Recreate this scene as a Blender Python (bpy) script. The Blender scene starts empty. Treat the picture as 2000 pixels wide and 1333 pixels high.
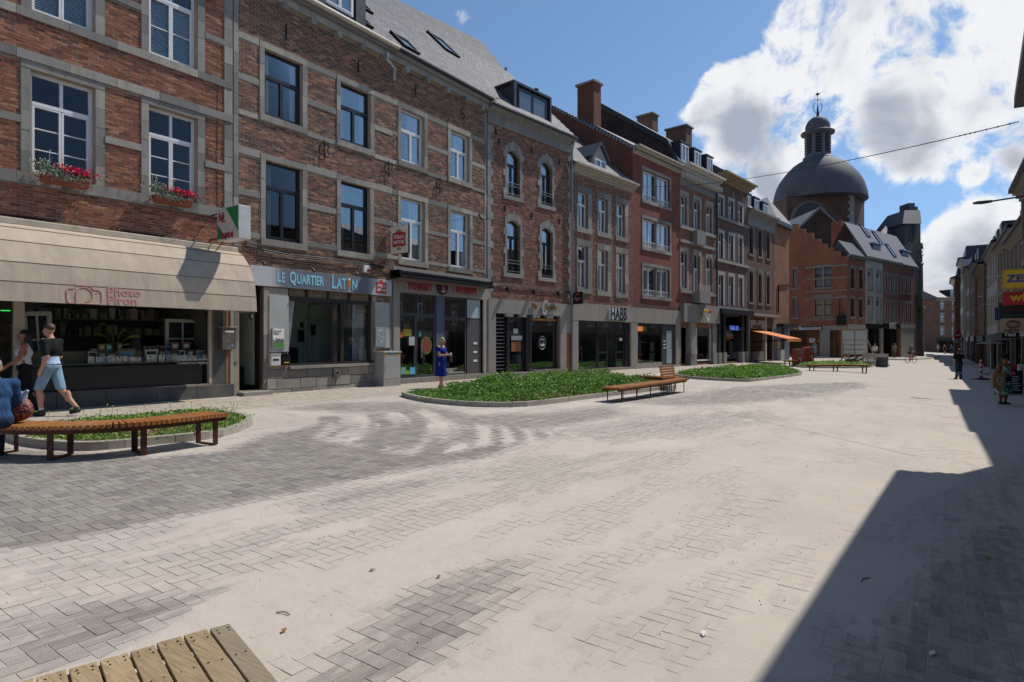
import bpy,math,random
import numpy as np
from mathutils import Vector,Matrix
random.seed(7);rng=np.random.default_rng(7)
R=math.radians
scene=bpy.context.scene
COL=scene.collection
# ------------------------------------------------------------------ camera, sky, sun, exposure
FPX=1200.0 # focal length in pixels of a 2000 px wide picture
TH=math.atan(830/FPX);S,C=math.sin(TH),math.cos(TH)
D,EYE=15.3,1.7 # camera distance from the first facade, eye height
cam_d=bpy.data.cameras.new('camera');cam=bpy.data.objects.new('camera',cam_d);COL.objects.link(cam)
cam_d.sensor_width=36;cam_d.lens=36*FPX/2000;cam_d.clip_end=3000;cam_d.clip_start=.05
cam.location=(D,0,EYE);cam.rotation_euler=(R(90),0,TH)
scene.camera=cam
SUN_AZ,SUN_EL=R(69),R(54) # azimuth from +X towards +Y
sun_dir=Vector((math.cos(SUN_AZ)*math.cos(SUN_EL),math.sin(SUN_AZ)*math.cos(SUN_EL),math.sin(SUN_EL)))
sun_l=bpy.data.lights.new('sun','SUN');sun=bpy.data.objects.new('sun',sun_l);COL.objects.link(sun)
sun_l.energy=3.9;sun_l.angle=R(.55);sun_l.color=(1,.945,.87)
sun.rotation_euler=(-sun_dir).to_track_quat('-Z','Y').to_euler()
def cam_dir(px,py):
 u=(px-1000)/FPX;v=(666.5-py)/FPX
 return Vector((-S+C*u,C+S*u,v))
world=bpy.data.worlds.new('World');scene.world=world;world.use_nodes=True
wt=world.node_tree;wt.nodes.clear()
def wn(t,**k):
 n=wt.nodes.new(t)
 for a,b in k.items():setattr(n,a,b)
 return n
def wmath(op,a,b=None,c=None,clamp=False):
 n=wn('ShaderNodeMath',operation=op);n.use_clamp=clamp
 for i,v in enumerate((a,b,c)):
  if v is None:continue
  if isinstance(v,(int,float)):n.inputs[i].default_value=v
  else:wt.links.new(v,n.inputs[i])
 return n.outputs[0]
sky=wn('ShaderNodeTexSky',sky_type='NISHITA');sky.sun_disc=False
sky.sun_elevation=SUN_EL;sky.sun_rotation=math.pi/2-SUN_AZ;sky.air_density=1.0;sky.dust_density=.15;sky.ozone_density=1.6
tc=wn('ShaderNodeTexCoord');dirv=tc.outputs['Generated']
lift=wn('ShaderNodeVectorMath',operation='MULTIPLY_ADD');wt.links.new(dirv,lift.inputs[0]);lift.inputs[1].default_value=(1,1,.9);lift.inputs[2].default_value=(0,0,.16);wt.links.new(lift.outputs[0],sky.inputs[0])
# a flat cloud layer: direction / (height + c)
sep=wn('ShaderNodeSeparateXYZ');wt.links.new(dirv,sep.inputs[0])
hz=wmath('MAXIMUM',wmath('ADD',sep.outputs[2],.16),.03)
comb=wn('ShaderNodeCombineXYZ')
wt.links.new(wmath('DIVIDE',sep.outputs[0],hz),comb.inputs[0]);wt.links.new(wmath('DIVIDE',sep.outputs[1],hz),comb.inputs[1])
comb.inputs[2].default_value=3.7
def fbm(vec,scale,detail=9,rough=.55,off=(0,0,0)):
 m=wn('ShaderNodeMapping');m.inputs['Location'].default_value=off;wt.links.new(vec,m.inputs[0])
 n=wn('ShaderNodeTexNoise');n.inputs['Scale'].default_value=scale;n.inputs['Detail'].default_value=detail
 n.inputs['Roughness'].default_value=rough;wt.links.new(m.outputs[0],n.inputs[0]);return n.outputs[0]
 # cloud banks in view: (px, py, radius px, weight); beyond the frame the same field of fair-weather clouds goes on
BANKS=[(1400,212,58,.8),(1480,190,80,.9),(1450,262,70,.9),(1530,265,75,.9),(1560,160,75,.8),(1640,235,80,.9),(1730,215,66,.85),(1600,75,70,.8),(1680,60,90,.8),(1640,150,60,.5),(1820,150,95,.85),(1800,60,110,.8),
(1920,70,130,.9),(1960,140,95,.9),(2060,200,110,.8),(1700,10,90,.8),(2100,30,200,.8),(1897,340,22,.7),
(1520,388,36,.8),(1925,432,42,1.1),(1885,470,44,1.0),(1840,520,60,.9),(1930,505,58,.9),(1860,590,70,.7),(1990,560,70,.8),(2100,420,80,.6),(1735,480,26,.6),
(1905,305,20,.4),(905,22,36,.4),(1395,160,20,.5),(1545,18,26,.6),(1420,335,20,.4)]
GREYS=[(1450,270,50,.6),(1530,275,60,.4),(1720,258,60,.45),(1860,50,80,.3),(1825,350,40,.2),(1890,480,42,.35),(1990,345,34,.3)]
def banks(L_,PW=1.7,K=.86):
 acc=None
 for(bx,by,br,bw)in L_:
  d=cam_dir(bx,by);L=d.length;d=d.normalized()
  ang=K*br/FPX/L
  vm=wn('ShaderNodeVectorMath',operation='DISTANCE');wt.links.new(dirv,vm.inputs[0]);vm.inputs[1].default_value=d
  q=wmath('MULTIPLY',wmath('EXPONENT',wmath('MULTIPLY',wmath('POWER',wmath('DIVIDE',vm.outputs['Value'],ang),PW),-.8)),bw)
  acc=q if acc is None else wmath('ADD',acc,q)
 return acc
acc=banks(BANKS);small=banks([(1750,338,34,.45),(1795,322,42,.6),(1840,345,32,.5),(1492,356,32,.8),(1515,380,34,.5),(1985,322,36,.8),(1870,455,40,.3),(1905,342,18,.4),(1450,262,60,.3)])
far_field=wmath('MULTIPLY',wmath('SUBTRACT',fbm(comb.outputs[0],.55,4,.5),.46,clamp=True),3.2)
vm=wn('ShaderNodeVectorMath',operation='DOT_PRODUCT');wt.links.new(dirv,vm.inputs[0]);vm.inputs[1].default_value=cam_dir(1100,330).normalized()
mr=wn('ShaderNodeMapRange');mr.interpolation_type='SMOOTHSTEP';wt.links.new(vm.outputs['Value'],mr.inputs[0]);mr.inputs[1].default_value=.80;mr.inputs[2].default_value=.60
far_field=wmath('MULTIPLY',far_field,mr.outputs[0])
acc=wmath('ADD',wmath('ADD',wmath('MINIMUM',acc,.64),small),far_field)
warp=wn('ShaderNodeVectorMath',operation='ADD');wt.links.new(dirv,warp.inputs[0]);wnz=wn('ShaderNodeTexNoise');wnz.inputs['Scale'].default_value=5;wnz.inputs['Detail'].default_value=3;wt.links.new(dirv,wnz.inputs[0])
wsc=wn('ShaderNodeVectorMath',operation='SCALE');wt.links.new(wnz.outputs['Color'],wsc.inputs[0]);wsc.inputs['Scale'].default_value=.12;wt.links.new(wsc.outputs[0],warp.inputs[1]);wdir=warp.outputs[0]
n1=fbm(wdir,8.5,13,.63,(.3,.1,.7));n2=fbm(wdir,8.5,5,.5,(.3+.018,.1+.030,.7+.040))
gate=wmath('MINIMUM',wmath('ADD',wmath('MULTIPLY',acc,1.6),.3),1.0)
def dens(n):return wmath('ADD',acc,wmath('MULTIPLY',wmath('MULTIPLY',wmath('SUBTRACT',n,.5),2.7),gate))
cov=wn('ShaderNodeMapRange');cov.interpolation_type='SMOOTHSTEP';wt.links.new(dens(n1),cov.inputs[0]);cov.inputs[1].default_value=.32;cov.inputs[2].default_value=.66
shade=wn('ShaderNodeMapRange');shade.interpolation_type='SMOOTHSTEP';wt.links.new(wmath('ADD',dens(n2),wmath('ADD',wmath('MULTIPLY',banks(GREYS,2,1),1.0),wmath('MULTIPLY',wmath('SUBTRACT',fbm(wdir,14,6,.5,(2.2,0,0)),.5),.9))),shade.inputs[0])
shade.inputs[1].default_value=.66;shade.inputs[2].default_value=1.5
cr=wn('ShaderNodeMix',data_type='RGBA');wt.links.new(shade.outputs[0],cr.inputs[0])
cr.inputs[6].default_value=(6.15,6.2,6.3,1);cr.inputs[7].default_value=(2.7,3.0,3.5,1)
skyc=wn('ShaderNodeMix',data_type='RGBA',blend_type='MULTIPLY');skyc.inputs[0].default_value=1;wt.links.new(sky.outputs[0],skyc.inputs[6]);skyc.inputs[7].default_value=(.76,.86,.90,1)
mx=wn('ShaderNodeMix',data_type='RGBA');wt.links.new(wmath('MULTIPLY',cov.outputs[0],.96),mx.inputs[0]);wt.links.new(skyc.outputs[2],mx.inputs[6]);wt.links.new(cr.outputs[2],mx.inputs[7])
bg=wn('ShaderNodeBackground');bg.inputs[1].default_value=.135;wt.links.new(mx.outputs[2],bg.inputs[0])
wo=wn('ShaderNodeOutputWorld');wt.links.new(bg.outputs[0],wo.inputs[0])
vs=scene.view_settings;vs.view_transform='Standard';vs.look='None';vs.gamma=1;vs.use_curve_mapping=False;vs.exposure=0.14
# ------------------------------------------------------------------ ground level
BEND=R(6.83)
def facx(Y):return max(0.0,Y-20.1)*math.tan(BEND)
def gz(X,Y):
 Yc=min(max(Y,-15),85);xf=X-facx(Yc)
 return.28-.004*Yc-max(-1,min(xf,25))*(.02+.0006*max(0,Yc))
def at(px,py,h=0.0):
 d=cam_dir(px,py);t=5.0
 for _ in range(50):
  t=(EYE-gz(D+d.x*t,d.y*t)-h)/(-d.z)
 return Vector((D+d.x*t,d.y*t,EYE+d.z*t))
def pt(px,py,z): # point at camera depth z (metres)
 return Vector((D,0,EYE))+cam_dir(px,py)*z
 # ------------------------------------------------------------------ object helpers
def tag(o,label=None,cat=None,group=None,kind=None):
 if label:o['label']=label
 if cat:o['category']=cat
 if group:o['group']=group
 if kind:o['kind']=kind
 return o
def thing(name,label,cat,loc=(0,0,0),rz=0.0,group=None):
 o=bpy.data.objects.new(name,None);COL.objects.link(o);o.empty_display_size=.2
 o.location=loc;o.rotation_euler=(0,0,rz);return tag(o,label,cat,group)
def link(name,me,parent=None):
 o=bpy.data.objects.new(name,me);COL.objects.link(o)
 if parent is not None:o.parent=parent
 return o
def copy_tree(o,parent=None):
 c=o.copy();COL.objects.link(c)
 if parent is not None:c.parent=parent
 for ch in list(o.children):copy_tree(ch,c)
 return c
class MB:
 """collects faces, builds ONE mesh object"""
 def __init__(s):s.v=[];s.f=[];s.m=[];s.r=[];s.cm=0;s.cr=0.0
 def quad(s,*p):
  n=len(s.v);s.v+=[tuple(q)for q in p];s.f.append(tuple(range(n,n+len(p))));s.m.append(s.cm);s.r.append(s.cr);return s
 def add(s,vs_,fs):
  n=len(s.v);s.v+=[tuple(q)for q in vs_]
  for f in fs:s.f.append(tuple(i+n for i in f));s.m.append(s.cm);s.r.append(s.cr)
  return s
 def box(s,x0,x1,y0,y1,z0,z1,M=None):
  x0,x1=min(x0,x1),max(x0,x1);y0,y1=min(y0,y1),max(y0,y1);z0,z1=min(z0,z1),max(z0,z1)
  p=[Vector(q)for q in((x0,y0,z0),(x1,y0,z0),(x1,y1,z0),(x0,y1,z0),(x0,y0,z1),(x1,y0,z1),(x1,y1,z1),(x0,y1,z1))]
  if M is not None:p=[M@q for q in p]
  return s.add(p,[(0,3,2,1),(4,5,6,7),(0,1,5,4),(1,2,6,5),(2,3,7,6),(3,0,4,7)])
 def bar(s,a,b,w,h=None,up=(0,0,1)):
  h=h or w;a=Vector(a);b=Vector(b);d=b-a;L=d.length
  if L<1e-6:return s
  d.normalize();up=Vector(up)
  if abs(d.dot(up))>.98:up=Vector((1,0,0))
  x=d.cross(up).normalized();y=x.cross(d)
  M=Matrix((x,d,y)).transposed().to_4x4();M.translation=a
  return s.box(-w/2,w/2,0,L,-h/2,h/2,M)
 def prism(s,pts,lo,hi,axis='y'):
  """extrude polygon pts; axis y: pts are (x,z); axis z: (x,y); axis x: (y,z)"""
  n=len(pts)
  def P(p,t):return(p[0],t,p[1])if axis=='y' else((p[0],p[1],t)if axis=='z' else(t,p[0],p[1]))
  v=[P(p,lo)for p in pts]+[P(p,hi)for p in pts]
  return s.add(v,[tuple(range(n)),tuple(range(2*n-1,n-1,-1))]+[(i,i+n,(i+1)%n+n,(i+1)%n)for i in range(n)])
 def tube(s,pts,r,n=8,caps=True):
  pts=[Vector(p)for p in pts];rs=r if isinstance(r,(list,tuple))else[r]*len(pts)
  rings=[];pu=None
  for i,p in enumerate(pts):
   d=(pts[min(i+1,len(pts)-1)]-pts[max(i-1,0)]);d.normalize()
   if pu is None:pu=Vector((0,0,1))if abs(d.z)<.9 else Vector((1,0,0))
   x=d.cross(pu).normalized();pu=x.cross(d).normalized()
   rings.append([p+(x*math.cos(2*math.pi*k/n)+pu*math.sin(2*math.pi*k/n))*rs[i]for k in range(n)])
  v=[q for ring in rings for q in ring];f=[]
  for i in range(len(rings)-1):
   for k in range(n):f.append((i*n+k,i*n+(k+1)%n,(i+1)*n+(k+1)%n,(i+1)*n+k))
  if caps:f+=[tuple(range(n-1,-1,-1)),tuple((len(rings)-1)*n+k for k in range(n))]
  return s.add(v,f)
 def lathe(s,prof,c=(0,0,0),n=24,sx=1,sy=1,a0=0):
  v=[];f=[];c=Vector(c)
  for(r,z)in prof:
   for k in range(n):a=a0+2*math.pi*k/n;v.append(c+Vector((r*sx*math.cos(a),r*sy*math.sin(a),z)))
  for i in range(len(prof)-1):
   for k in range(n):f.append((i*n+k,i*n+(k+1)%n,(i+1)*n+(k+1)%n,(i+1)*n+k))
  f+=[tuple(range(n-1,-1,-1)),tuple((len(prof)-1)*n+k for k in range(n))]
  return s.add(v,f)
 def ball(s,c,r,n=10,sc=(1,1,1)):
  prof=[(max(r*math.sin(math.pi*i/n),1e-4),-r*math.cos(math.pi*i/n)*sc[2])for i in range(n+1)]
  return s.lathe(prof,c,n*2,sc[0],sc[1])
 def mesh(s,name,mats,smooth=False):
  me=bpy.data.meshes.new(name);me.from_pydata(s.v,[],s.f)
  if not isinstance(mats,(list,tuple)):mats=[mats]
  for m in mats:me.materials.append(m)
  me.polygons.foreach_set('material_index',s.m)
  if smooth:me.polygons.foreach_set('use_smooth',[True]*len(s.f))
  if any(s.r):
   at_=me.attributes.new('rnd','FLOAT','FACE');at_.data.foreach_set('value',s.r)
  me.update();return me
 def grid(s,G):
  n,m=len(G),len(G[0]);return s.add([p for row in G for p in row],[(i*m+j,i*m+j+1,(i+1)*m+j+1,(i+1)*m+j)for i in range(n-1)for j in range(m-1)])
 def build(s,name,mats,parent=None,smooth=False,bevel=0,loc=None,rz=None):
  if not s.f:return None
  o=link(name,s.mesh(name,mats,smooth),parent)
  if bevel:
   b=o.modifiers.new('bevel','BEVEL');b.width=bevel;b.segments=2;b.limit_method='ANGLE';b.angle_limit=R(40)
  if smooth:
   try:o.data.set_sharp_from_angle(angle=R(42))
   except Exception:pass
  if loc is not None:o.location=loc
  if rz is not None:o.rotation_euler=(0,0,rz)
  return o
  # boxes in bulk: arrays of centre (N,3), half (N,3); frame rotation Rm (3x3) shared or (N,3,3)
BOXV=np.array([(-1,-1,-1),(1,-1,-1),(1,1,-1),(-1,1,-1),(-1,-1,1),(1,-1,1),(1,1,1),(-1,1,1)],float)
BOXF=np.array([(4,5,6,7),(0,1,5,4),(1,2,6,5),(2,3,7,6),(3,0,4,7)]) # no bottom
BOXFY=np.array([(0,3,2,1),(4,5,6,7),(0,1,5,4),(1,2,6,5),(3,0,4,7)]) # no back (+y)
def bulk_mesh(name,cen,half,rnd,mat,Rm=None,faces=BOXF,extra=None,chamfer=0):
 cen=np.asarray(cen,float);half=np.asarray(half,float);N=len(cen)
 loc=BOXV[None]*half[:,None]
 if Rm is not None:
  Rm=np.asarray(Rm,float)
  loc=loc@(np.swapaxes(Rm,-1,-2)if Rm.ndim==3 else Rm.T)
 V=(loc+cen[:,None]).reshape(-1,3)
 Fc=(faces[None]+8*np.arange(N)[:,None,None]).reshape(-1,4)
 me=bpy.data.meshes.new(name);me.vertices.add(len(V));me.vertices.foreach_set('co',V.ravel())
 me.loops.add(Fc.size);me.loops.foreach_set('vertex_index',Fc.ravel().astype(np.int32))
 me.polygons.add(len(Fc));me.polygons.foreach_set('loop_start',(np.arange(len(Fc))*4).astype(np.int32))
 me.materials.append(mat);me.polygons.foreach_set('use_smooth',[False]*len(Fc))
 me.update(calc_edges=True)
 a=me.attributes.new('rnd','FLOAT','FACE');a.data.foreach_set('value',np.repeat(np.asarray(rnd,float),len(faces)).astype(np.float32))
 if extra:
  for k,v in extra.items():
   a=me.attributes.new(k,'FLOAT','FACE');a.data.foreach_set('value',np.repeat(np.asarray(v,float),len(faces)).astype(np.float32))
 return me
UNIT={}
def unit_piece(mat,faces,tagk):
 k=(mat.name,tagk)
 if k not in UNIT:UNIT[k]=bulk_mesh('piece',[(0,0,0)],[(1,1,1)],[0.0],mat,faces=faces)
 return UNIT[k]
def pieces(name,field,cen,half,rnd,mat,parent,Rm=None,faces=BOXF,n=300,near=None,extra=None):
 """the n nearest (to the camera) as objects of their own, the rest as one part of kind stuff"""
 cen=np.asarray(cen,float);half=np.asarray(half,float);rnd=np.asarray(rnd,float)
 if near is None:near=np.zeros(len(cen))
 order=np.argsort(near);a,b=order[:n],order[n:]
 um=unit_piece(mat,faces,'y' if faces is BOXFY else 'z')
 Rm=None if Rm is None else np.asarray(Rm,float)
 for i in a:
  o=link(name,um,parent);o.location=cen[i];o.scale=half[i]
  if Rm is not None:o.rotation_euler=Matrix((Rm[i]if Rm.ndim==3 else Rm).tolist()).to_euler()
  if extra:
   for k,v in extra.items():o[k]=float(v[i])
 if len(b):
  me=bulk_mesh(field,cen[b],half[b],rnd[b],mat,(Rm[b]if(Rm is not None and Rm.ndim==3)else Rm),faces,{k:np.asarray(v)[b]for k,v in(extra or{}).items()})
  o=link(field,me,parent);o['kind']='stuff'
  # ------------------------------------------------------------------ materials
def newmat(name):
 m=bpy.data.materials.new(name);m.use_nodes=True;nt=m.node_tree;nt.nodes.clear();return m,nt
class NT:
 def __init__(s,nt):s.nt=nt
 def n(s,t,**k):
  o=s.nt.nodes.new(t)
  for a,b in k.items():setattr(o,a,b)
  return o
 def plug(s,sock,v):
  if v is None:return
  if isinstance(v,bpy.types.NodeSocket):s.nt.links.new(v,sock)
  elif isinstance(v,(tuple,list)):
   sock.default_value=tuple(v)+(1,)if(len(v)==3 and len(sock.default_value)==4)else v
  else:sock.default_value=v
 def math(s,op,a,b=None,c=None,clamp=False):
  o=s.n('ShaderNodeMath',operation=op);o.use_clamp=clamp
  for i,v in enumerate((a,b,c)):s.plug(o.inputs[i],v)
  return o.outputs[0]
 def pos(s):return s.n('ShaderNodeNewGeometry').outputs['Position']
 def obj(s):return s.n('ShaderNodeTexCoord').outputs['Object']
 def noise(s,vec,scale,detail=4,rough=.55,stretch=None,w=None):
  if stretch:
   m=s.n('ShaderNodeMapping');m.inputs['Scale'].default_value=stretch;s.plug(m.inputs[0],vec);vec=m.outputs[0]
  o=s.n('ShaderNodeTexNoise');s.plug(o.inputs['Vector'],vec);o.inputs['Scale'].default_value=scale
  o.inputs['Detail'].default_value=detail;o.inputs['Roughness'].default_value=rough;return o.outputs[0]
 def ramp(s,f,stops,interp='LINEAR'):
  o=s.n('ShaderNodeValToRGB');o.color_ramp.interpolation=interp;e=o.color_ramp.elements
  while len(e)<len(stops):e.new(.5)
  for i,(p,c)in enumerate(stops):
   e[i].position=p;e[i].color=tuple(c)+(1,)if len(c)==3 else c
  s.plug(o.inputs[0],f);return o.outputs[0]
 def rng(s,f,a,b,c=0.,d=1.,smooth=False):
  o=s.n('ShaderNodeMapRange');s.plug(o.inputs[0],f);o.inputs[1].default_value=a;o.inputs[2].default_value=b
  o.inputs[3].default_value=c;o.inputs[4].default_value=d
  if smooth:o.interpolation_type='SMOOTHSTEP'
  return o.outputs[0]
 def mix(s,f,a,b,mode='MIX'):
  o=s.n('ShaderNodeMix',data_type='RGBA',blend_type=mode);s.plug(o.inputs[0],f);s.plug(o.inputs[6],a);s.plug(o.inputs[7],b);return o.outputs[2]
 def attr(s,name):return s.n('ShaderNodeAttribute',attribute_name=name).outputs['Fac']
 def rnd(s):
  oi=s.n('ShaderNodeObjectInfo').outputs['Random']
  return s.math('FRACT',s.math('ADD',oi,s.attr('rnd')))
 def bump(s,h,dist=.01,strength=.6):
  o=s.n('ShaderNodeBump');s.plug(o.inputs['Height'],h);o.inputs['Distance'].default_value=dist;o.inputs['Strength'].default_value=strength;return o.outputs[0]
 def out(s,col,rough=.8,normal=None,metal=0,spec=.5,**k):
  b=s.n('ShaderNodeBsdfPrincipled');s.plug(b.inputs['Base Color'],col);s.plug(b.inputs['Roughness'],rough)
  s.plug(b.inputs['Metallic'],metal);s.plug(b.inputs['Specular IOR Level'],spec)
  if normal is not None:s.plug(b.inputs['Normal'],normal)
  for a,v in k.items():s.plug(b.inputs[a.replace('_',' ')],v)
  o=s.n('ShaderNodeOutputMaterial');s.nt.links.new(b.outputs[0],o.inputs[0]);return b
def lin(r,g=None,b=None):
 if g is None:r,g,b=int(r[0:2],16),int(r[2:4],16),int(r[4:6],16)
 f=lambda c:(c/255/12.92)if c/255<=.04045 else((c/255+.055)/1.055)**2.4
 return(f(r),f(g),f(b))
MATS={}
def simple(name,col,rough=.6,metal=0,var=.12,scale=6,bump=0,spec=.5,dirt=0,dirtcol=(.06,.055,.05),**k):
 """plain surface with slight procedural unevenness"""
 if name in MATS:return MATS[name]
 m,nt=newmat(name);t=NT(nt);p=t.pos()
 n=t.noise(p,scale,5);f=t.rng(n,.25,.75,1-var,1+var)
 c=t.mix(1,col,t.n('ShaderNodeCombineColor').outputs[0],'MULTIPLY')if False else None
 vm=t.n('ShaderNodeVectorMath',operation='SCALE');vm.inputs[0].default_value=col;t.plug(vm.inputs['Scale'],f);c=vm.outputs[0]
 if dirt:c=t.mix(t.rng(t.noise(p,scale*.45,6,.65),.52,.72,0,dirt),c,dirtcol)
 nrm=t.bump(t.noise(p,scale*14,3),bump,.7)if bump else None
 t.out(c,t.rng(n,.2,.8,max(rough-.08,.02),min(rough+.08,1)),nrm,metal,spec,**k);MATS[name]=m;return m
def piece_mat(name,stops,rough=.85,noise=.25,bumpd=.004,scale=40,grime=0.,grimecol=(.03,.028,.027)):
 """colour of each piece from its own random value, plus grain"""
 m,nt=newmat(name);t=NT(nt);p=t.pos();r=t.rnd()
 c=t.ramp(r,stops);f=t.rng(t.noise(p,scale,4,.6),.25,.75,1-noise,1+noise)
 vm=t.n('ShaderNodeVectorMath',operation='SCALE');t.plug(vm.inputs[0],c);t.plug(vm.inputs['Scale'],f);c=vm.outputs[0]
 if grime:c=t.mix(t.rng(t.noise(p,2.6,6,.7,stretch=(1.6,1.6,.35)),.47,.75,0,min(grime*1.4,.5)),c,grimecol);c=t.mix(t.rng(t.noise(p,.45,4,.6),.55,.7,0,.10),c,lin('a39684'))
 t.out(c,rough,t.bump(t.noise(p,scale*2.2,3),bumpd,.8));MATS[name]=m;return m
def glass_mat(name,tint=(.93,.95,.94),rough=.005):
 m,nt=newmat(name);t=NT(nt)
 fr=t.n('ShaderNodeFresnel');fr.inputs[0].default_value=1.52
 tr=t.n('ShaderNodeBsdfTransparent');tr.inputs[0].default_value=tint+(1,)
 gl=t.n('ShaderNodeBsdfGlossy');gl.inputs['Roughness'].default_value=rough;gl.inputs[0].default_value=(.95,.97,1,1)
 mxs=t.n('ShaderNodeMixShader');t.plug(mxs.inputs[0],t.rng(fr.outputs[0],0,1,.0,.62));nt.links.new(tr.outputs[0],mxs.inputs[1]);nt.links.new(gl.outputs[0],mxs.inputs[2])
 o=t.n('ShaderNodeOutputMaterial');nt.links.new(mxs.outputs[0],o.inputs[0]);MATS[name]=m;return m
GLASS=glass_mat('window_glass');GLASS_D=glass_mat('dark_window_glass',(.95,.96,.95))
STONE=piece_mat('blue_grey_limestone',[(0,lin('6f6c67')),(.4,lin('837e77')),(.75,lin('8f8a80')),(1,lin('a09a8d'))],.85,.16,.006,26,.35,lin('4e4b47'))
STONE_L=piece_mat('pale_limestone',[(0,lin('7f7c76')),(.5,lin('8c8881')),(1,lin('9c978e'))],.85,.14,.006,26,.25,lin('625f5a'))
WHITE=simple('white_painted_frame',lin('d8d8d6'),.4,var=.05);BLACKF=simple('black_painted_frame',lin('1c1b1d'),.38,var=.1)
DKWOOD=simple('dark_brown_joinery',lin('2a211d'),.5,var=.2)
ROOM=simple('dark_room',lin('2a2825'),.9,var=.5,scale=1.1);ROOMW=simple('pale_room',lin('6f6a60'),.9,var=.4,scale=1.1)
CURTAIN=simple('pale_curtain',lin('b9bbbd'),.9,var=.15,scale=9);CURTD=simple('grey_curtain',lin('6d7075'),.9,var=.2,scale=9)
ZINC=simple('grey_zinc',lin('8b9095'),.4,.6,var=.15,dirt=.4);DKZINC=simple('anthracite_zinc',lin('2f3136'),.45,.3,var=.12)
IRON=simple('black_iron',lin('17171a'),.5,.5,var=.2);STEEL=simple('brushed_steel',lin('a9abad'),.35,.8,var=.08,dirt=.2)
MORTAR=simple('lime_mortar',lin('998b79'),.95,var=.2,scale=5,bump=.003,dirt=.35,dirtcol=lin('5f5347'))
MORTAR_D=simple('dark_mortar',lin('80695c'),.95,var=.25,scale=5,bump=.004)
BR_RED=piece_mat('red_brick',[(0,lin('5e382a')),(.25,lin('814a33')),(.7,lin('94583f')),(1,lin('a87352'))],.9,.22,.006,30,.25)
BR_MIX=piece_mat('brown_mixed_brick',[(0,lin('42302a')),(.3,lin('5f3f30')),(.6,lin('774c38')),(.85,lin('8b5b42')),(1,lin('a2785c'))],.9,.22,.006,30,.2)
BR_PINK=piece_mat('pinkish_brick',[(0,lin('5b3d33')),(.4,lin('7a5141')),(.8,lin('8d604d')),(1,lin('a67b66'))],.9,.25,.006,30,.15)
BR_ORANGE=piece_mat('orange_red_brick',[(0,lin('70402c')),(.5,lin('8a5338')),(1,lin('a06a48'))],.9,.22,.006,30,.2)
SLATE=piece_mat('roof_slate',[(0,lin('4f4f55')),(.4,lin('5f5f64')),(.8,lin('6d6c70')),(1,lin('7d7a7e'))],.65,.14,.002,20,.3,lin('55524c'))
SLATE_D=piece_mat('dark_roof_slate',[(0,lin('34353c')),(.5,lin('3f4149')),(1,lin('4b4c54'))],.55,.12,.002,20)
def brickwall_mat(name,c1,c2,mortar,scale=1.0,noise=.25):
 """far walls whose bricks cannot be told apart: courses by world height and run"""
 m,nt=newmat(name);t=NT(nt)
 tcn=t.n('ShaderNodeTexCoord');sp=t.n('ShaderNodeSeparateXYZ');t.plug(sp.inputs[0],tcn.outputs['Object'])
 cb=t.n('ShaderNodeCombineXYZ');t.plug(cb.inputs[0],t.math('ADD',sp.outputs[0],sp.outputs[1]));t.plug(cb.inputs[1],sp.outputs[2])
 b=t.n('ShaderNodeTexBrick');t.plug(b.inputs['Vector'],cb.outputs[0]);b.inputs['Color1'].default_value=c1+(1,);b.inputs['Color2'].default_value=c2+(1,)
 b.inputs['Mortar'].default_value=mortar+(1,);b.inputs['Scale'].default_value=scale;b.inputs['Brick Width'].default_value=.21;b.inputs['Row Height'].default_value=.07
 b.inputs['Mortar Size'].default_value=.009;b.inputs['Mortar Smooth'].default_value=.3;b.inputs['Bias'].default_value=-.1
 f=t.rng(t.noise(t.pos(),.8,6,.65),.3,.7,1-noise,1+noise)
 vm=t.n('ShaderNodeVectorMath',operation='SCALE');t.plug(vm.inputs[0],b.outputs[0]);t.plug(vm.inputs['Scale'],f)
 inv=t.math('SUBTRACT',1,b.outputs['Fac'])
 t.out(vm.outputs[0],.9,t.bump(inv,.006,.7));MATS[name]=m;return m
def text_obj(body,size,mat,parent=None,loc=(0,0,0),rot=(R(90),0,0),name='lettering',extrude=.004,align='CENTER',sx=1.,spacing=1.,offset=0.,shear=0.):
 c=bpy.data.curves.new(name,'FONT');c.body=body;c.size=size;c.extrude=extrude;c.align_x=align;c.align_y='CENTER';c.space_character=spacing
 c.offset=offset;c.shear=shear;c.resolution_u=3
 c.materials.append(mat);o=bpy.data.objects.new('tmp_text',c);c.offset=offset;COL.objects.link(o)
 TEXTS.append(o);o.name=name
 if parent is not None:o.parent=parent
 o.location=loc;o.rotation_euler=rot;o.scale=(sx,1,1);return o
TEXTS=[]
def texts_to_mesh():
 dg=bpy.context.evaluated_depsgraph_get();dg.update()
 for o in TEXTS:
  me=bpy.data.meshes.new_from_object(o.evaluated_get(dg));nm=o.name;n=link('t',me,o.parent)
  n.location=o.location;n.rotation_euler=o.rotation_euler;n.scale=o.scale
  for k in('label','category'):
   if k in o:n[k]=o[k]
  bpy.data.objects.remove(o);n.name=nm
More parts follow.
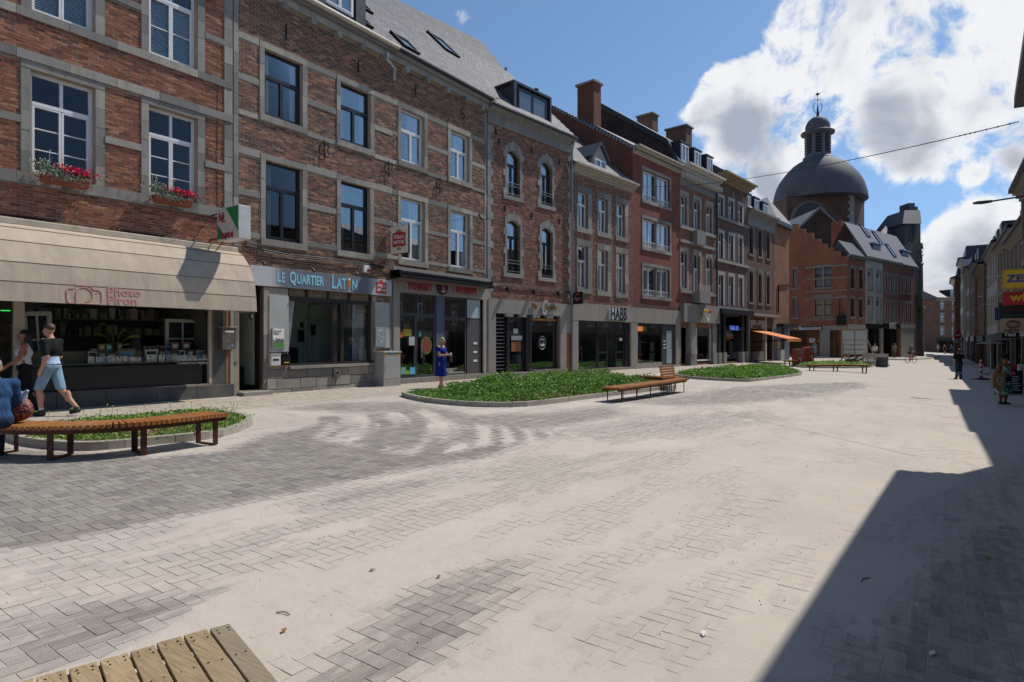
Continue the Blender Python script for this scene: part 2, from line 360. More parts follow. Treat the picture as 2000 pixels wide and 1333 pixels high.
  # ------------------------------------------------------------------ facade frames
class Fr:
 """a street line: origin O, running along d, its buildings behind it, the street in front (outward o > 0)"""
 def __init__(s,ox,oy,deg): # deg: direction of the line, from +X towards +Y
  s.O=Vector((ox,oy));s.deg=deg;s.d=Vector((math.cos(R(deg)),math.sin(R(deg))));s.n=Vector((s.d.y,-s.d.x))
 def hit(s,px,o=0.0): # -> (distance along the line, camera depth) of the sight line through column px
  r=cam_dir(px,666.5);q=s.O+s.n*o-Vector((D,0))
  # D + t r = O + n o + a d
  det=r.x*(-s.d.y)+s.d.x*r.y
  t=(q.x*(-s.d.y)+s.d.x*q.y)/det
  a=(r.x*q.y-r.y*q.x)/det
  return-a if False else((Vector((r.x,r.y))*t-q).dot(s.d)),t
 def s(s,px,o=0.0):return s.hit(px,o)[0]
 def z(s,px,py,o=0.0):return EYE+(666.5-py)/FPX*s.hit(px,o)[1]
 def xy(s,a,o=0.0):return s.O+s.d*a+s.n*o
P1=Fr(0,0,90);P2=Fr(0,20.1,90-6.83)
class House:
 def __init__(h,name,label,cat,fr,s0,s1,base=None,group=None,depth=9.0):
  h.fr=fr;h.s0,h.s1=s0,s1;h.W=s1-s0
  q=fr.xy(s0);h.base=gz(q.x+.2,q.y)if base is None else base
  h.root=thing(name,label,cat,(q.x,q.y,h.base),R(fr.deg),group);h.depth=depth
  h.open=[];h.excl=[]
 def P(h,px,py,o=0.0):return h.fr.s(px,o)-h.s0,h.fr.z(px,py,o)-h.base
 def X(h,px,o=0.0):return h.fr.s(px,o)-h.s0
 def Z(h,px,py,o=0.0):return h.fr.z(px,py,o)-h.base
 def rect(h,pl,pr,yt,yb,o=0.0):return(h.X(pl,o),h.X(pr,o),h.Z(pl,yb,o),h.Z(pl,yt,o))
 def side(h,px,py,x): # on the cross wall at local x: (depth behind the facade, height)
  r=cam_dir(px,py);q=h.fr.xy(h.s0+x)-Vector((D,0));t=q.dot(h.fr.d)/Vector((r.x,r.y)).dot(h.fr.d)
  p=Vector((r.x,r.y))*t;return-(p-q).dot(h.fr.n),EYE+r.z*t-h.base
 def onroof(h,px,py,ze,oe,pitch): # on the front slope: (x, y, z)
  r=cam_dir(px,py);k=math.tan(R(pitch));O=h.fr.xy(h.s0)-Vector((D,0));r2=Vector((r.x,r.y))
  # height: EYE + r.z t - base = ze + k*(y + oe), y = -(r2 t - O).n
  t=(ze+k*(O.dot(h.fr.n)+oe)-EYE+h.base)/(r.z+k*r2.dot(h.fr.n))
  p=r2*t-O;return Vector((p.dot(h.fr.d),-p.dot(h.fr.n),EYE+r.z*t-h.base))
  # ---- masonry
 def wall(h,z0,z1,mat,thick=.22,body=True,gable=None,name='wall',ymax=None):
  """front wall with its real openings; sides and back close the body"""
  mb=MB();op=[o for o in h.open]
  xs=sorted({0.0,h.W,*[min(max(v,0),h.W)for o in op for v in o[:2]]});zs=sorted({z0,z1,*[min(max(v,z0),z1)for o in op for v in o[2:4]]})
  for i in range(len(xs)-1):
   run=None
   for j in range(len(zs)-1):
    cx,cz=(xs[i]+xs[i+1])/2,(zs[j]+zs[j+1])/2
    if xs[i+1]-xs[i]<1e-5 or zs[j+1]-zs[j]<1e-5:continue
    if any(o[0]<cx<o[1]and o[2]<cz<o[3]for o in op):continue
    mb.quad((xs[i],0,zs[j]),(xs[i+1],0,zs[j]),(xs[i+1],0,zs[j+1]),(xs[i],0,zs[j+1]))
  for(a,b,c,d,*_)in op:
   if d<=z0 or c>=z1:continue
   mb.quad((a,0,c),(a,0,d),(a,thick,d),(a,thick,c));mb.quad((b,0,c),(b,thick,c),(b,thick,d),(b,0,d))
   mb.quad((a,0,d),(b,0,d),(b,thick,d),(a,thick,d));mb.quad((a,0,c),(a,thick,c),(b,thick,c),(b,0,c))
  if body:
   dp=h.depth;e=.004
   g0=[(0,z0),(dp,z0),(dp,z1)]+([(p[0],p[1])for p in reversed(gable)]if gable else[])+[(0,z1)]
   for x in(e,h.W-e):mb.add([(x,y,z)for y,z in g0],[tuple(range(len(g0)))])
   mb.quad((0,dp,z0),(0,dp,z1),(h.W,dp,z1),(h.W,dp,z0));mb.quad((0,0,z1-.003),(h.W,0,z1-.003),(h.W,dp,z1-.003),(0,dp,z1-.003))
  o=mb.build(name,mat,h.root);h.wall_o=o;return o
 def arch_fill(h,r,rise,mat,depth=.2,n=8,y0=0.0):
  """brick or stone above a segmental arch, inside the opening r"""
  a,b,c,d=r;w=(b-a)/2;mb=MB();cx=(a+b)/2
  def zc(x):return d-rise*((x-cx)/w)**2
  for i in range(n):
   xa,xb=a+(b-a)*i/n,a+(b-a)*(i+1)/n
   mb.prism([(xa,zc(xa)),(xb,zc(xb)),(xb,d),(xa,d)],y0,y0+depth)
  return mb
 def bricks(h,z0,z1,mat,L=.215,Hc=.068,j=.015,proud=.005,x0=0.0,x1=None,parent=None,n=300):
  x1=h.W if x1 is None else x1;cen=[];half=[];rn=[]
  rows=int((z1-z0)/(Hc))
  for k in range(rows):
   za=z0+k*Hc;zb=za+Hc-j;zc=(za+zb)/2;off=(k%2)*L/2
   free=[(x0,x1)]
   for(a,b,c,d,*_)in h.open+h.excl:
    if c-.02<zc<d+.01:
     nf=[]
     for(p,q)in free:
      if b<=p or a>=q:nf.append((p,q));continue
      if a>p:nf.append((p,a))
      if b<q:nf.append((b,q))
     free=nf
   for(p,q)in free:
    if q-p<.05:continue
    i=math.floor((p-off)/L)
    while True:
     a=max(p,off+i*L);b=min(q,off+(i+1)*L);i+=1
     if a>=q:break
     if b-a<.045:continue
     pr=proud*(random.random()*1.3+.15);
     cen.append(((a+b)/2+random.uniform(-.002,.002),.03-pr,zc+random.uniform(-.002,.002)));half.append(((b-a-j)/2*random.uniform(.97,1),.03,(Hc-j)/2*random.uniform(.92,1.04)));rn.append(random.random())
  if not cen:return
  cen=np.array(cen);c2=h.fr.xy(h.s0)
  wx=c2.x+h.fr.d.x*cen[:,0];wy=c2.y+h.fr.d.y*cen[:,0]
  near=(wx-D)**2+wy**2+(cen[:,2]+h.base-EYE)**2
  zc=-S*(wx-D)+C*wy;u=(C*(wx-D)+S*wy)/zc;v=(cen[:,2]+h.base-EYE)/zc
  keep=(zc>0)&(u>-.86)&(v<.62);near=near+np.where(keep,0,1e6)
  m=(zc>0)&(u>-.95)&(v<.75)
  pieces('brick','brick_field',cen[m],np.array(half)[m],np.array(rn)[m],mat,parent or h.wall_o,None,BOXFY,n,near[m])
 def stone(h,x0,x1,z0,z1,proud=.025,y1=.12,mat=None,L=0,name='stone',bevel=False):
  """dressed stone, cut in lengths of about L"""
  mat=mat or STONE;n=max(1,round((x1-x0)/L))if L else 1;nz=max(1,round((z1-z0)/L))if(L and z1-z0>x1-x0)else 1
  if nz>1:n=1
  for i in range(n):
   for k in range(nz):
    a=x0+(x1-x0)*i/n;b=x0+(x1-x0)*(i+1)/n;c=z0+(z1-z0)*k/nz;d=z0+(z1-z0)*(k+1)/nz
    g=.003;pr=proud+random.uniform(-.004,.004)
    cen=((a+b)/2,(y1-pr)/2,(c+d)/2);half=((b-a)/2-g,(y1+pr)/2,(d-c)/2-g)
    o=link(name,unit_piece(mat,BOXFY,'y'),h.root);o.location=cen;o.scale=half
  h.excl.append((x0,x1,z0,z1))
 def box(h,name,mat,x0,x1,y0,y1,z0,z1,parent=None,bevel=0):
  return MB().box(x0,x1,y0,y1,z0,z1).build(name,mat,parent or h.root,bevel=bevel)
  # ---- windows
 def window(h,r,style='T',fmat=None,y=.13,arch=0,panes=True,room='dark',fr=.055,trans=.68,glass=None,bars=0,curtain=None,label=None,kind='window'):
  a,b,c,d=r;fmat=fmat or WHITE;glass=glass or GLASS;w=b-a;mb=MB();t=.06
  def ztop(x):return d-(arch*((x-(a+b)/2)/(w/2))**2 if arch else 0)
  mb.box(a,a+fr,y,y+t,c,ztop(a+fr*.5));mb.box(b-fr,b,y,y+t,c,ztop(b-fr*.5));mb.box(a+fr,b-fr,y,y+t,c,c+fr)
  if arch:
   n=8
   for i in range(n):
    xa,xb=a+w*i/n,a+w*(i+1)/n;mb.prism([(xa,ztop(xa)-fr),(xb,ztop(xb)-fr),(xb,ztop(xb)),(xa,ztop(xa))],y,y+t)
  else:mb.box(a+fr,b-fr,y,y+t,d-fr,d)
  ia,ib,ic,id_=a+fr,b-fr,c+fr,d-fr-(arch*.35 if arch else 0);cells=[]
  zt=c+(d-c)*trans;k=.04;mid=(a+b)/2
  def casement(p,q,r0,r1,nb=0):
   f2=k
   mb.box(p,p+f2,y-.015,y+t-.01,r0,r1);mb.box(q-f2,q,y-.015,y+t-.01,r0,r1)
   mb.box(p+f2,q-f2,y-.015,y+t-.01,r0,r0+f2);mb.box(p+f2,q-f2,y-.015,y+t-.01,r1-f2,r1)
   hh=(r1-r0-2*f2)
   for i in range(nb):
    zz=r0+f2+hh*(i+1)/(nb+1);mb.box(p+f2,q-f2,y+.005,y+t-.02,zz-.012,zz+.012)
   for i in range(nb+1):cells.append((p+f2,q-f2,r0+f2+hh*i/(nb+1)+(.012 if i else 0),r0+f2+hh*(i+1)/(nb+1)-(.012 if i<nb else 0)))
  if style in('T','T4'):
   mb.box(ia,ib,y-.02,y+t,zt-.035,zt+.035)
   if style=='T4':
    mb.box(mid-.03,mid+.03,y-.01,y+t,zt+.035,id_);cells+=[(ia,mid-.03,zt+.035,id_),(mid+.03,ib,zt+.035,id_)]
   else:cells.append((ia,ib,zt+.035,id_))
   casement(ia,mid-.004,ic,zt-.035,bars);casement(mid+.004,ib,ic,zt-.035,bars)
  elif style=='C': # two casements
   casement(ia,mid-.004,ic,id_,bars);casement(mid+.004,ib,ic,id_,bars)
  elif style=='V4':
   for i in range(4):casement(ia+(ib-ia)*i/4+.003,ia+(ib-ia)*(i+1)/4-.003,ic,id_)
  elif style=='S':cells.append((ia,ib,ic,id_))
  elif style=='D': # shop door: one leaf, mid rail
   casement(ia,ib,ic,ic+(id_-ic)*.42);casement(ia,ib,ic+(id_-ic)*.42+.005,id_)
  elif style=='2S':mb.box(mid-.03,mid+.03,y,y+t,ic,id_);cells+=[(ia,mid-.03,ic,id_),(mid+.03,ib,ic,id_)]
  w_o=mb.build(kind,fmat,h.root)
  if label:w_o['label']=label
  if panes:
   for(p,q,r0,r1)in cells:MB().box(p,q,y+.02,y+.03,r0,r1).build('pane',glass,w_o)
  else:
   g=MB()
   for(p,q,r0,r1)in cells:g.box(p,q,y+.02,y+.03,r0,r1)
   g.build('pane',glass,w_o)
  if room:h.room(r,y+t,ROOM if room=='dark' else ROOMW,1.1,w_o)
  if curtain:
   cm={'pale':CURTAIN,'grey':CURTD}[curtain[0]];g=MB()
   for(p,q)in curtain[1:]:
    xa,xb=a+w*p,a+w*q;n=14;pts=[]
    for i in range(n+1):pts.append((xa+(xb-xa)*i/n,y+.14+.03*math.sin(i*2.3)+.01*math.sin(i*5.1)))
    for i in range(n):g.quad((pts[i][0],pts[i][1],c+.03),(pts[i+1][0],pts[i+1][1],c+.03),(pts[i+1][0],pts[i+1][1],d-.02),(pts[i][0],pts[i][1],d-.02))
   g.build('curtain',cm,w_o)
  return w_o
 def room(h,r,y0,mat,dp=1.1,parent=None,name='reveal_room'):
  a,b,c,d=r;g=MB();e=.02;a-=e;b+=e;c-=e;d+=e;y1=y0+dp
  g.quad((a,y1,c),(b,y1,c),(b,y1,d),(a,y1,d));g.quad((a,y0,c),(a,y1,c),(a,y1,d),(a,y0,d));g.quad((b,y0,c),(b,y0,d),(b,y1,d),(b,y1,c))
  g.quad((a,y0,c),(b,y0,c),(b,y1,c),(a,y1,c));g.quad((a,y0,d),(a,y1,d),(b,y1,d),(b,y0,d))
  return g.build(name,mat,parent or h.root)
 def surround(h,r,l=.16,rr=.16,top=.2,sill=.14,mat=None,proud=.03,sp=.06,L=.45,ext=0):
  a,b,c,d=r
  h.stone(a-l,a,c,d,proud,mat=mat,L=L);h.stone(b,b+rr,c,d,proud,mat=mat,L=L)
  if top:h.stone(a-l,b+rr,d,d+top,proud+.003,mat=mat,L=.8)
  if sill:h.stone(a-l-ext,b+rr+ext,c-sill,c,sp,mat=mat,L=.9)
  # ---- roof
 def slates(h,poly,ze,oe,pitch,mat,w=.22,e=.15,n=300,parent=None,x_extra=0):
  """slates on the front slope inside poly [(x, y)...]; y measured into the building"""
  k=math.tan(R(pitch));cs,sn=math.cos(R(pitch)),math.sin(R(pitch));cen=[];rn=[]
  ys=[p[1]for p in poly];y0,y1=min(ys),max(ys);nr=int((y1-y0)/(e*cs))
  def inside(x,y):
   c=False;m=len(poly)
   for i in range(m):
    (xa,ya),(xb,yb)=poly[i],poly[(i+1)%m]
    if(ya>y)!=(yb>y)and x<(xb-xa)*(y-ya)/(yb-ya)+xa:c=not c
   return c
  for i in range(nr):
   y=y0+(i+.5)*e*cs
   xs=[p[0]for p in poly];x=min(xs)+(i%2)*w/2
   while x<max(xs):
    if inside(x,y):cen.append((x,y,ze+k*(y+oe)+.012));rn.append(random.random())
    x+=w
  if not cen:return
  cen=np.array(cen);N=len(cen);half=np.tile([w/2-.002,e*.5,.004],(N,1))*rng.uniform(.97,1.0,(N,3))
  tilt=R(pitch)-.045
  Rm=np.array(Matrix.Rotation(tilt,3,'X'))
  c2=h.fr.xy(h.s0);wx=c2.x+h.fr.d.x*cen[:,0]-h.fr.n.x*cen[:,1];wy=c2.y+h.fr.d.y*cen[:,0]-h.fr.n.y*cen[:,1]
  zc=-S*(wx-D)+C*wy;u=(C*(wx-D)+S*wy)/zc;v=(cen[:,2]+h.base-EYE)/zc
  m=(zc>0)&(u>-.9)&(v<.64)
  if m.sum()==0:return
  pieces('slate','slate_field',cen[m],half[m],np.array(rn)[m],mat,parent or h.root,Rm,BOXF,n,(wx**2*0+(wx-D)**2+wy**2)[m])
 def gable_roof(h,ze,pitch,ridge_y,mat,oe=.25,ridge_mat=None,back=True,name='roof',x0=0,x1=None,slates=0,w=.22,e=.15,thick=.1):
  x1=h.W if x1 is None else x1;k=math.tan(R(pitch));zr=ze+k*(ridge_y+oe);mb=MB()
  mb.add([(x0,-oe,ze),(x1,-oe,ze),(x1,ridge_y,zr),(x0,ridge_y,zr),(x0,h.depth,ze),(x1,h.depth,ze),(x0,-oe,ze-thick),(x1,-oe,ze-thick),(x0,h.depth,ze-thick),(x1,h.depth,ze-thick)],
  [(0,1,2,3),(3,2,5,4),(0,6,7,1),(0,3,4,8,6),(1,7,9,5,2),(4,5,9,8)])
  o=mb.build(name,mat,h.root)
  if slates:h.slates([(x0,-oe),(x1,-oe),(x1,ridge_y),(x0,ridge_y)],ze,oe,pitch,slates,w,e,parent=o)
  return o
 def gutter(h,z,o=.3,mat=None,x0=0,x1=None,r=.07,name='gutter'):
  x1=h.W if x1 is None else x1
  return MB().prism([(o_*-1,z_)for o_,z_ in((o-.0,z+.09),(o+.12,z+.09),(o+.13,z+.03),(o+.09,z-.02),(o,z-.02))],x0,x1,'x').build(name,mat or ZINC,h.root)
 def cornice(h,z0,z1,out,mat,x0=0,x1=None,steps=4,name='cornice'):
  x1=h.W if x1 is None else x1;pts=[(0.0,z0)]
  for i in range(steps):
   o=out*((i+1)/steps)**1.3;zz=z0+(z1-z0)*i/steps;pts+=[(-o,zz+.01),(-o,z0+(z1-z0)*(i+1)/steps)]
  pts+=[(0.0,z1)]
  return MB().prism(pts,x0,x1,'x').build(name,mat,h.root)
  # ================================================================== ground
def wxy(pts):return[tuple(at(*p)[:2])for p in pts]
def inpoly(X,Y,poly):
 c=np.zeros(X.shape,bool);n=len(poly)
 for i in range(n):
  (xa,ya),(xb,yb)=poly[i],poly[(i+1)%n]
  if ya==yb:continue
  m=((ya>Y)!=(yb>Y))&(X<(xb-xa)*(Y-ya)/(yb-ya)+xa);c^=m
 return c
def polydist(X,Y,poly):
 d=np.full(X.shape,1e9);n=len(poly)
 for i in range(n):
  (xa,ya),(xb,yb)=poly[i],poly[(i+1)%n];dx,dy=xb-xa,yb-ya;L=dx*dx+dy*dy+1e-12
  t=np.clip(((X-xa)*dx+(Y-ya)*dy)/L,0,1);d=np.minimum(d,np.hypot(X-xa-t*dx,Y-ya-t*dy))
 return d
_lat=rng.random((256,256))
def vnoise(x,y):
 xi=np.floor(x).astype(int);yi=np.floor(y).astype(int);fx=x-xi;fy=y-yi;fx=fx*fx*(3-2*fx);fy=fy*fy*(3-2*fy)
 g=lambda a,b:_lat[a&255,b&255]
 return(g(xi,yi)*(1-fx)+g(xi+1,yi)*fx)*(1-fy)+(g(xi,yi+1)*(1-fx)+g(xi+1,yi+1)*fx)*fy
def fbm2(x,y,o=4):
 v=0;a=.5;s=0
 for i in range(o):v=v+a*vnoise(x+17.3*i,y+9.1*i);s+=a;a*=.5;x=x*2.03;y=y*2.03
 return v/s
 # swept (bare) areas and how bare they are, as ground polygons
BARE=[(wxy([(-60,870),(-60,1082),(0,1076),(170,1048),(340,1012),(480,985),(640,948),(800,918),(950,893),(1015,866),(960,853),(880,868),(800,886),(720,876),(640,858),(590,838),(530,846),(440,880),(300,895)]),.93,.25),
(wxy([(520,800),(640,785),(800,783),(930,808),(1060,806),(1190,790),(1240,812),(1100,838),(960,850),(860,838),(760,815),(640,806)]),.60,.5),
(wxy([(1190,785),(1330,770),(1420,755),(1560,748),(1690,745),(1720,757),(1600,778),(1450,790),(1320,795)]),.56,.6),
(wxy([(1060,840),(1250,812),(1500,800),(1540,820),(1350,855),(1150,870)]),.42,.5),
(wxy([(680,950),(870,925),(900,940),(800,968),(600,1000),(520,1010)]),.50,.25),
(wxy([(-50,1190),(140,1160),(330,1150),(470,1140),(420,1180),(330,1230),(200,1300),(60,1333),(-50,1400)]),.58,.25),
(wxy([(-60,1080),(200,1046),(640,955),(1000,895),(1350,868),(1350,905),(1050,975),(720,1075),(420,1140),(-60,1190)]),.30,.2),
(wxy([(1020,1010),(1700,945),(1480,1400),(560,1400),(900,1150)]),.20,.5),
(wxy([(0,1110),(300,1075),(620,1040),(620,1060),(300,1110),(0,1150)]),.40,.2),
(wxy([(540,1333),(620,1290),(680,1230),(760,1175),(880,1120),(980,1090),(1080,1085),(1030,1120),(1000,1160),(960,1200),(950,1245),(880,1300),(800,1340),(760,1450),(500,1450)]),.60,.22),
(wxy([(960,1200),(1250,1110),(1400,1090),(1300,1180),(1100,1270),(950,1290)]),.30,.4),
(wxy([(1500,1400),(1620,1270),(1760,1130),(1850,1030),(2060,1000),(2100,1400)]),.62,.35),
(wxy([(1690,1050),(1800,960),(1960,900),(2100,880),(2100,1050),(1850,1060)]),.40,.5)]
DRIFT=[(wxy([(560,838),(700,880),(830,890),(960,872),(1100,850),(1000,835),(900,828),(830,800),(700,812),(600,815)]),.0,.35)]
def bare(X,Y):
 v=np.full(X.shape,.12)
 for poly,val,soft in BARE:
  inside=inpoly(X,Y,poly);d=polydist(X,Y,poly);d=np.where(inside,d,-d);t=np.clip(d/soft*.5+.5,0,1)
  v=np.maximum(v,val*t)
  # arcs swept by turning wheels, centred up the street
 cx,cy=7.2,-1.0
 poly=DRIFT[0][0];inside=inpoly(X,Y,poly);d=polydist(X,Y,poly);t=np.clip(np.where(inside,d,-d)/.5+.5,0,1)
 r=np.hypot(X-1.5,(Y-3.0));arcs=fbm2(r*5+9,np.arctan2(Y-3,X-1.5)*3.0,4);v=v*(1-t)+t*np.clip((arcs-.42)*2.6+.18,.02,.75)
 return v
def sand_shader(t,attrv,streak=True):
 p=t.pos();s1_=t.noise(p,1.0,8,.72,stretch=(7.0,.8,1));s2_=t.noise(p,9.0,6,.68,stretch=(1.6,.7,1));s3_=t.noise(p,1.1,5,.6)
 a=t.math('ADD',attrv,t.math('MULTIPLY',t.math('SUBTRACT',s1_,.5),.95));a=t.math('ADD',a,t.math('MULTIPLY',t.math('SUBTRACT',s2_,.5),.55));a=t.math('ADD',a,t.math('MULTIPLY',t.math('SUBTRACT',s3_,.5),.15))
 return a
SANDC=lin('cbbfb3')
def sandcol(t):
 p=t.pos();n=t.noise(p,.5,6,.6);c=t.mix(t.rng(n,.3,.7),lin('b3aaa0'),lin('c0b6ab'));c=t.mix(t.rng(t.noise(p,5,6,.7),.45,.75,0,.35),c,lin('a69d92'))
 sp=t.rng(t.noise(p,60,2,.5),.74,.8,0,.5);return t.mix(sp,c,lin('7d7265'))
def paver_mat(name,stops,sandy=True):
 m,nt=newmat(name);t=NT(nt);p=t.pos();r=t.rnd();c=t.ramp(r,stops)
 c=t.mix(t.rng(t.noise(p,1.7,5,.6),.35,.7,0,.35),c,lin('8d8479'));f=t.rng(t.noise(p,90,3,.7),.25,.75,.82,1.18)
 vm=t.n('ShaderNodeVectorMath',operation='SCALE');t.plug(vm.inputs[0],c);t.plug(vm.inputs['Scale'],f);c=vm.outputs[0]
 if sandy:
  at_=t.n('ShaderNodeAttribute',attribute_name='bare').outputs['Fac'];at2=t.n('ShaderNodeAttribute',attribute_type='OBJECT',attribute_name='bare').outputs['Fac']if True else None
  a=sand_shader(t,t.math('MAXIMUM',at_,at2));k=t.rng(a,.34,.78,1,0,True);k2=t.rng(a,.1,1.0,.96,.1)
  c=t.mix(t.math('MULTIPLY',k,k2),c,sandcol(t))
  t.out(c,.9,t.bump(t.math('ADD',t.noise(p,70,4,.6),t.math('MULTIPLY',k,t.noise(p,14,4,.6))),.006,.6),spec=.25)
 else:t.out(c,.9,t.bump(t.noise(p,60,4,.6),.004,.6),spec=.25)
 return m
PAVER=paver_mat('dusty_concrete_paver',[(0,lin('75716d')),(.3,lin('837e77')),(.7,lin('8b857e')),(1,lin('949087'))])
WALKP=paver_mat('beige_paver',[(0,lin('a0968a')),(.5,lin('aba093')),(1,lin('b5ab9e'))],False)
def joint_mat():
 m,nt=newmat('sand_filled_joints');t=NT(nt);a=sand_shader(t,t.attr('bare'));k=t.rng(a,.6,.9,0,.7,True)
 c=t.mix(t.math('MULTIPLY',k,t.rng(t.noise(t.pos(),2.2,4),.4,.6)),sandcol(t),lin('3c3935'));t.out(c,.95,t.bump(t.noise(t.pos(),40,4),.01,.5),spec=.2);return m
JOINT=joint_mat()
def far_mat():
 m,nt=newmat('far_street_sand');t=NT(nt);a=sand_shader(t,t.attr('bare'));k=t.rng(a,.3,.62,1,0,True);p=t.pos()
 c=t.mix(t.math('MULTIPLY',k,.85),t.mix(t.noise(p,3,4),lin('7d7a76'),lin('938e87')),sandcol(t));t.out(c,.92,t.bump(t.noise(p,9,5),.012,.6),spec=.2);return m
FARM=far_mat()
def grid_mesh(name,xs,ys,zf,mat,kind,skip=None):
 X,Y=np.meshgrid(xs,ys);Z=zf(X,Y);n,m_=X.shape;V=np.stack([X,Y,Z],-1).reshape(-1,3)
 I=np.arange(n*m_).reshape(n,m_);F_=np.stack([I[:-1,:-1],I[:-1,1:],I[1:,1:],I[1:,:-1]],-1).reshape(-1,4)
 if skip is not None:F_=F_[~skip(X,Y)[:-1,:-1].ravel()]
 me=bpy.data.meshes.new(name);me.vertices.add(len(V));me.vertices.foreach_set('co',V.ravel());me.loops.add(F_.size);me.loops.foreach_set('vertex_index',F_.ravel().astype(np.int32))
 me.polygons.add(len(F_));me.polygons.foreach_set('loop_start',(np.arange(len(F_))*4).astype(np.int32));me.polygons.foreach_set('use_smooth',[True]*len(F_));me.materials.append(mat);me.update(calc_edges=True)
 a=me.attributes.new('bare','FLOAT','POINT');a.data.foreach_set('value',bare(X,Y).ravel().astype(np.float32));o=link(name,me);o['kind']=kind;return o
TB=math.tan(BEND)
def gzv(X,Y):
 Yc=np.clip(Y,-15,85);xf=X-np.maximum(0,Yc-20.1)*TB;return.28-.004*Yc-np.clip(xf,-1,25)*(.02+.0006*np.maximum(0,Yc))
BED1=[(4.9,6.6),(5.65,5.6),(5.62,4.6),(5.45,3.8),(4.9,3.45),(4.0,3.3),(3.1,3.5),(2.75,4.3),(2.75,6.1),(3.2,6.9),(4.1,7.0)]
BED2=[(3.1,12.3),(4.5,11.8),(5.9,12.0),(6.75,13.0),(6.95,15.5),(7.05,17.5),(7.25,20.5),(7.4,21.6),(7.1,22.3),(5.0,22.6),(3.7,22.3),(3.2,20.5),(2.9,14.2),(2.75,12.9)]
BED3=[(4.8,29.0),(5.6,27.9),(6.6,27.5),(8.3,28.1),(8.7,30),(9.2,36),(8.9,38),(7.7,41.5),(6.4,41.8),(5.4,38),(4.9,33)]
BEDS=[BED1,BED2,BED3]
PX0,PX1,PY0,PY1=2.62,19.0,.3,25.0
W_EDGE=lambda Y:2.62+np.maximum(0,Y-20.1)*TB
def inbed(X,Y):
 r=np.zeros(X.shape,bool)
 for b in BEDS:r|=inpoly(X,Y,b)
 return r
xs=np.unique(np.concatenate([np.arange(-60,0,6),np.arange(0,20,.25),np.arange(20,80,5),[1500,-1500]]));ys=np.unique(np.concatenate([np.arange(-40,0,4),np.arange(0,30,.3),np.arange(30,110,1.5),np.arange(110,300,10),[2500,-1500]]))
def base_z(X,Y):
 z=gzv(X,Y);inp=(X>-.2)&(X<PX1-.2)&(Y>PY0+.2)&(Y<PY1-.3);return z-np.where(inp,.0032,0.0)
grid_mesh('ground',xs,ys,base_z,JOINT,'structure')
grid_mesh('road',np.concatenate([np.arange(2.7,19.3,.5),np.arange(20,60,4)]),np.unique(np.concatenate([np.arange(25.1,60,.8),np.arange(60,260,4)])),lambda X,Y:gzv(X+0,Y)+.004,FARM,'structure',skip=lambda X,Y:X<W_EDGE(Y)+.1)
def slope_rot(cx,cy,ang):
 e=.05;gx=(gzv(cx+e,cy)-gzv(cx-e,cy))/(2*e);gy=(gzv(cx,cy+e)-gzv(cx,cy-e))/(2*e);n=np.stack([-gx,-gy,np.ones_like(gx)],-1)
 n+=rng.normal(0,.004,n.shape);n/=np.linalg.norm(n,axis=1)[:,None];x=np.stack([np.cos(ang),np.sin(ang),np.zeros_like(ang)],-1);y=np.cross(n,x);y/=np.linalg.norm(y,axis=1)[:,None];x=np.cross(y,n);return np.stack([x,y,n],-1)
def visible(cx,cy,pad=.06):
 zc=-S*(cx-D)+C*cy;u=(C*(cx-D)+S*cy)/np.maximum(zc,.1);v=(gzv(cx,cy)-EYE)/np.maximum(zc,.1);return(zc>.8)&(np.abs(u)<.84+pad)&(v>-.57-pad)
 # herringbone field, 20 x 10 cm, long sides along and across the street
q=.1015;cen=[];ang=[]
n_=int((PY1-PY0+(PX1-PX0))/q)
I=np.arange(-20,int(19/q)+270);M=np.arange(-200,200);II,MM=np.meshgrid(I,M);hx=(II+2*MM).ravel()*q;hy=(II-2*MM).ravel()*q
H_c=np.stack([hx+q,hy+q/2],-1);V_c=np.stack([hx+q/2,hy+2*q],-1)
allc=np.concatenate([H_c,V_c]);alla=np.concatenate([np.zeros(len(H_c)),np.full(len(V_c),math.pi/2)])
allc+=np.array([PX0+.05,PY0]);cx,cy=allc[:,0],allc[:,1]
m=(cx>W_EDGE(cy)+.06)&(cx<PX1)&(cy>PY0)&(cy<PY1)&visible(cx,cy)&~inbed(cx,cy);cx,cy,alla=cx[m],cy[m],alla[m]
N=len(cx);hl=np.tile([.0985,.0480,.03],(N,1));hl[:,:2]*=rng.uniform(.985,1.0,(N,2));rt=slope_rot(cx,cy,alla);zc_=gzv(cx,cy)-.03+rng.normal(0,.0007,N)
bv=bare(cx,cy);print('pavers',N)
paving=thing('paving',None,None);paving['kind']='structure'
pieces('paver','paver_field',np.stack([cx,cy,zc_],-1),hl,rng.random(N),PAVER,paving,rt,BOXF,300,(cx-D)**2+cy**2+np.where(visible(cx,cy,-.005),0,1e4),extra={'bare':bv})
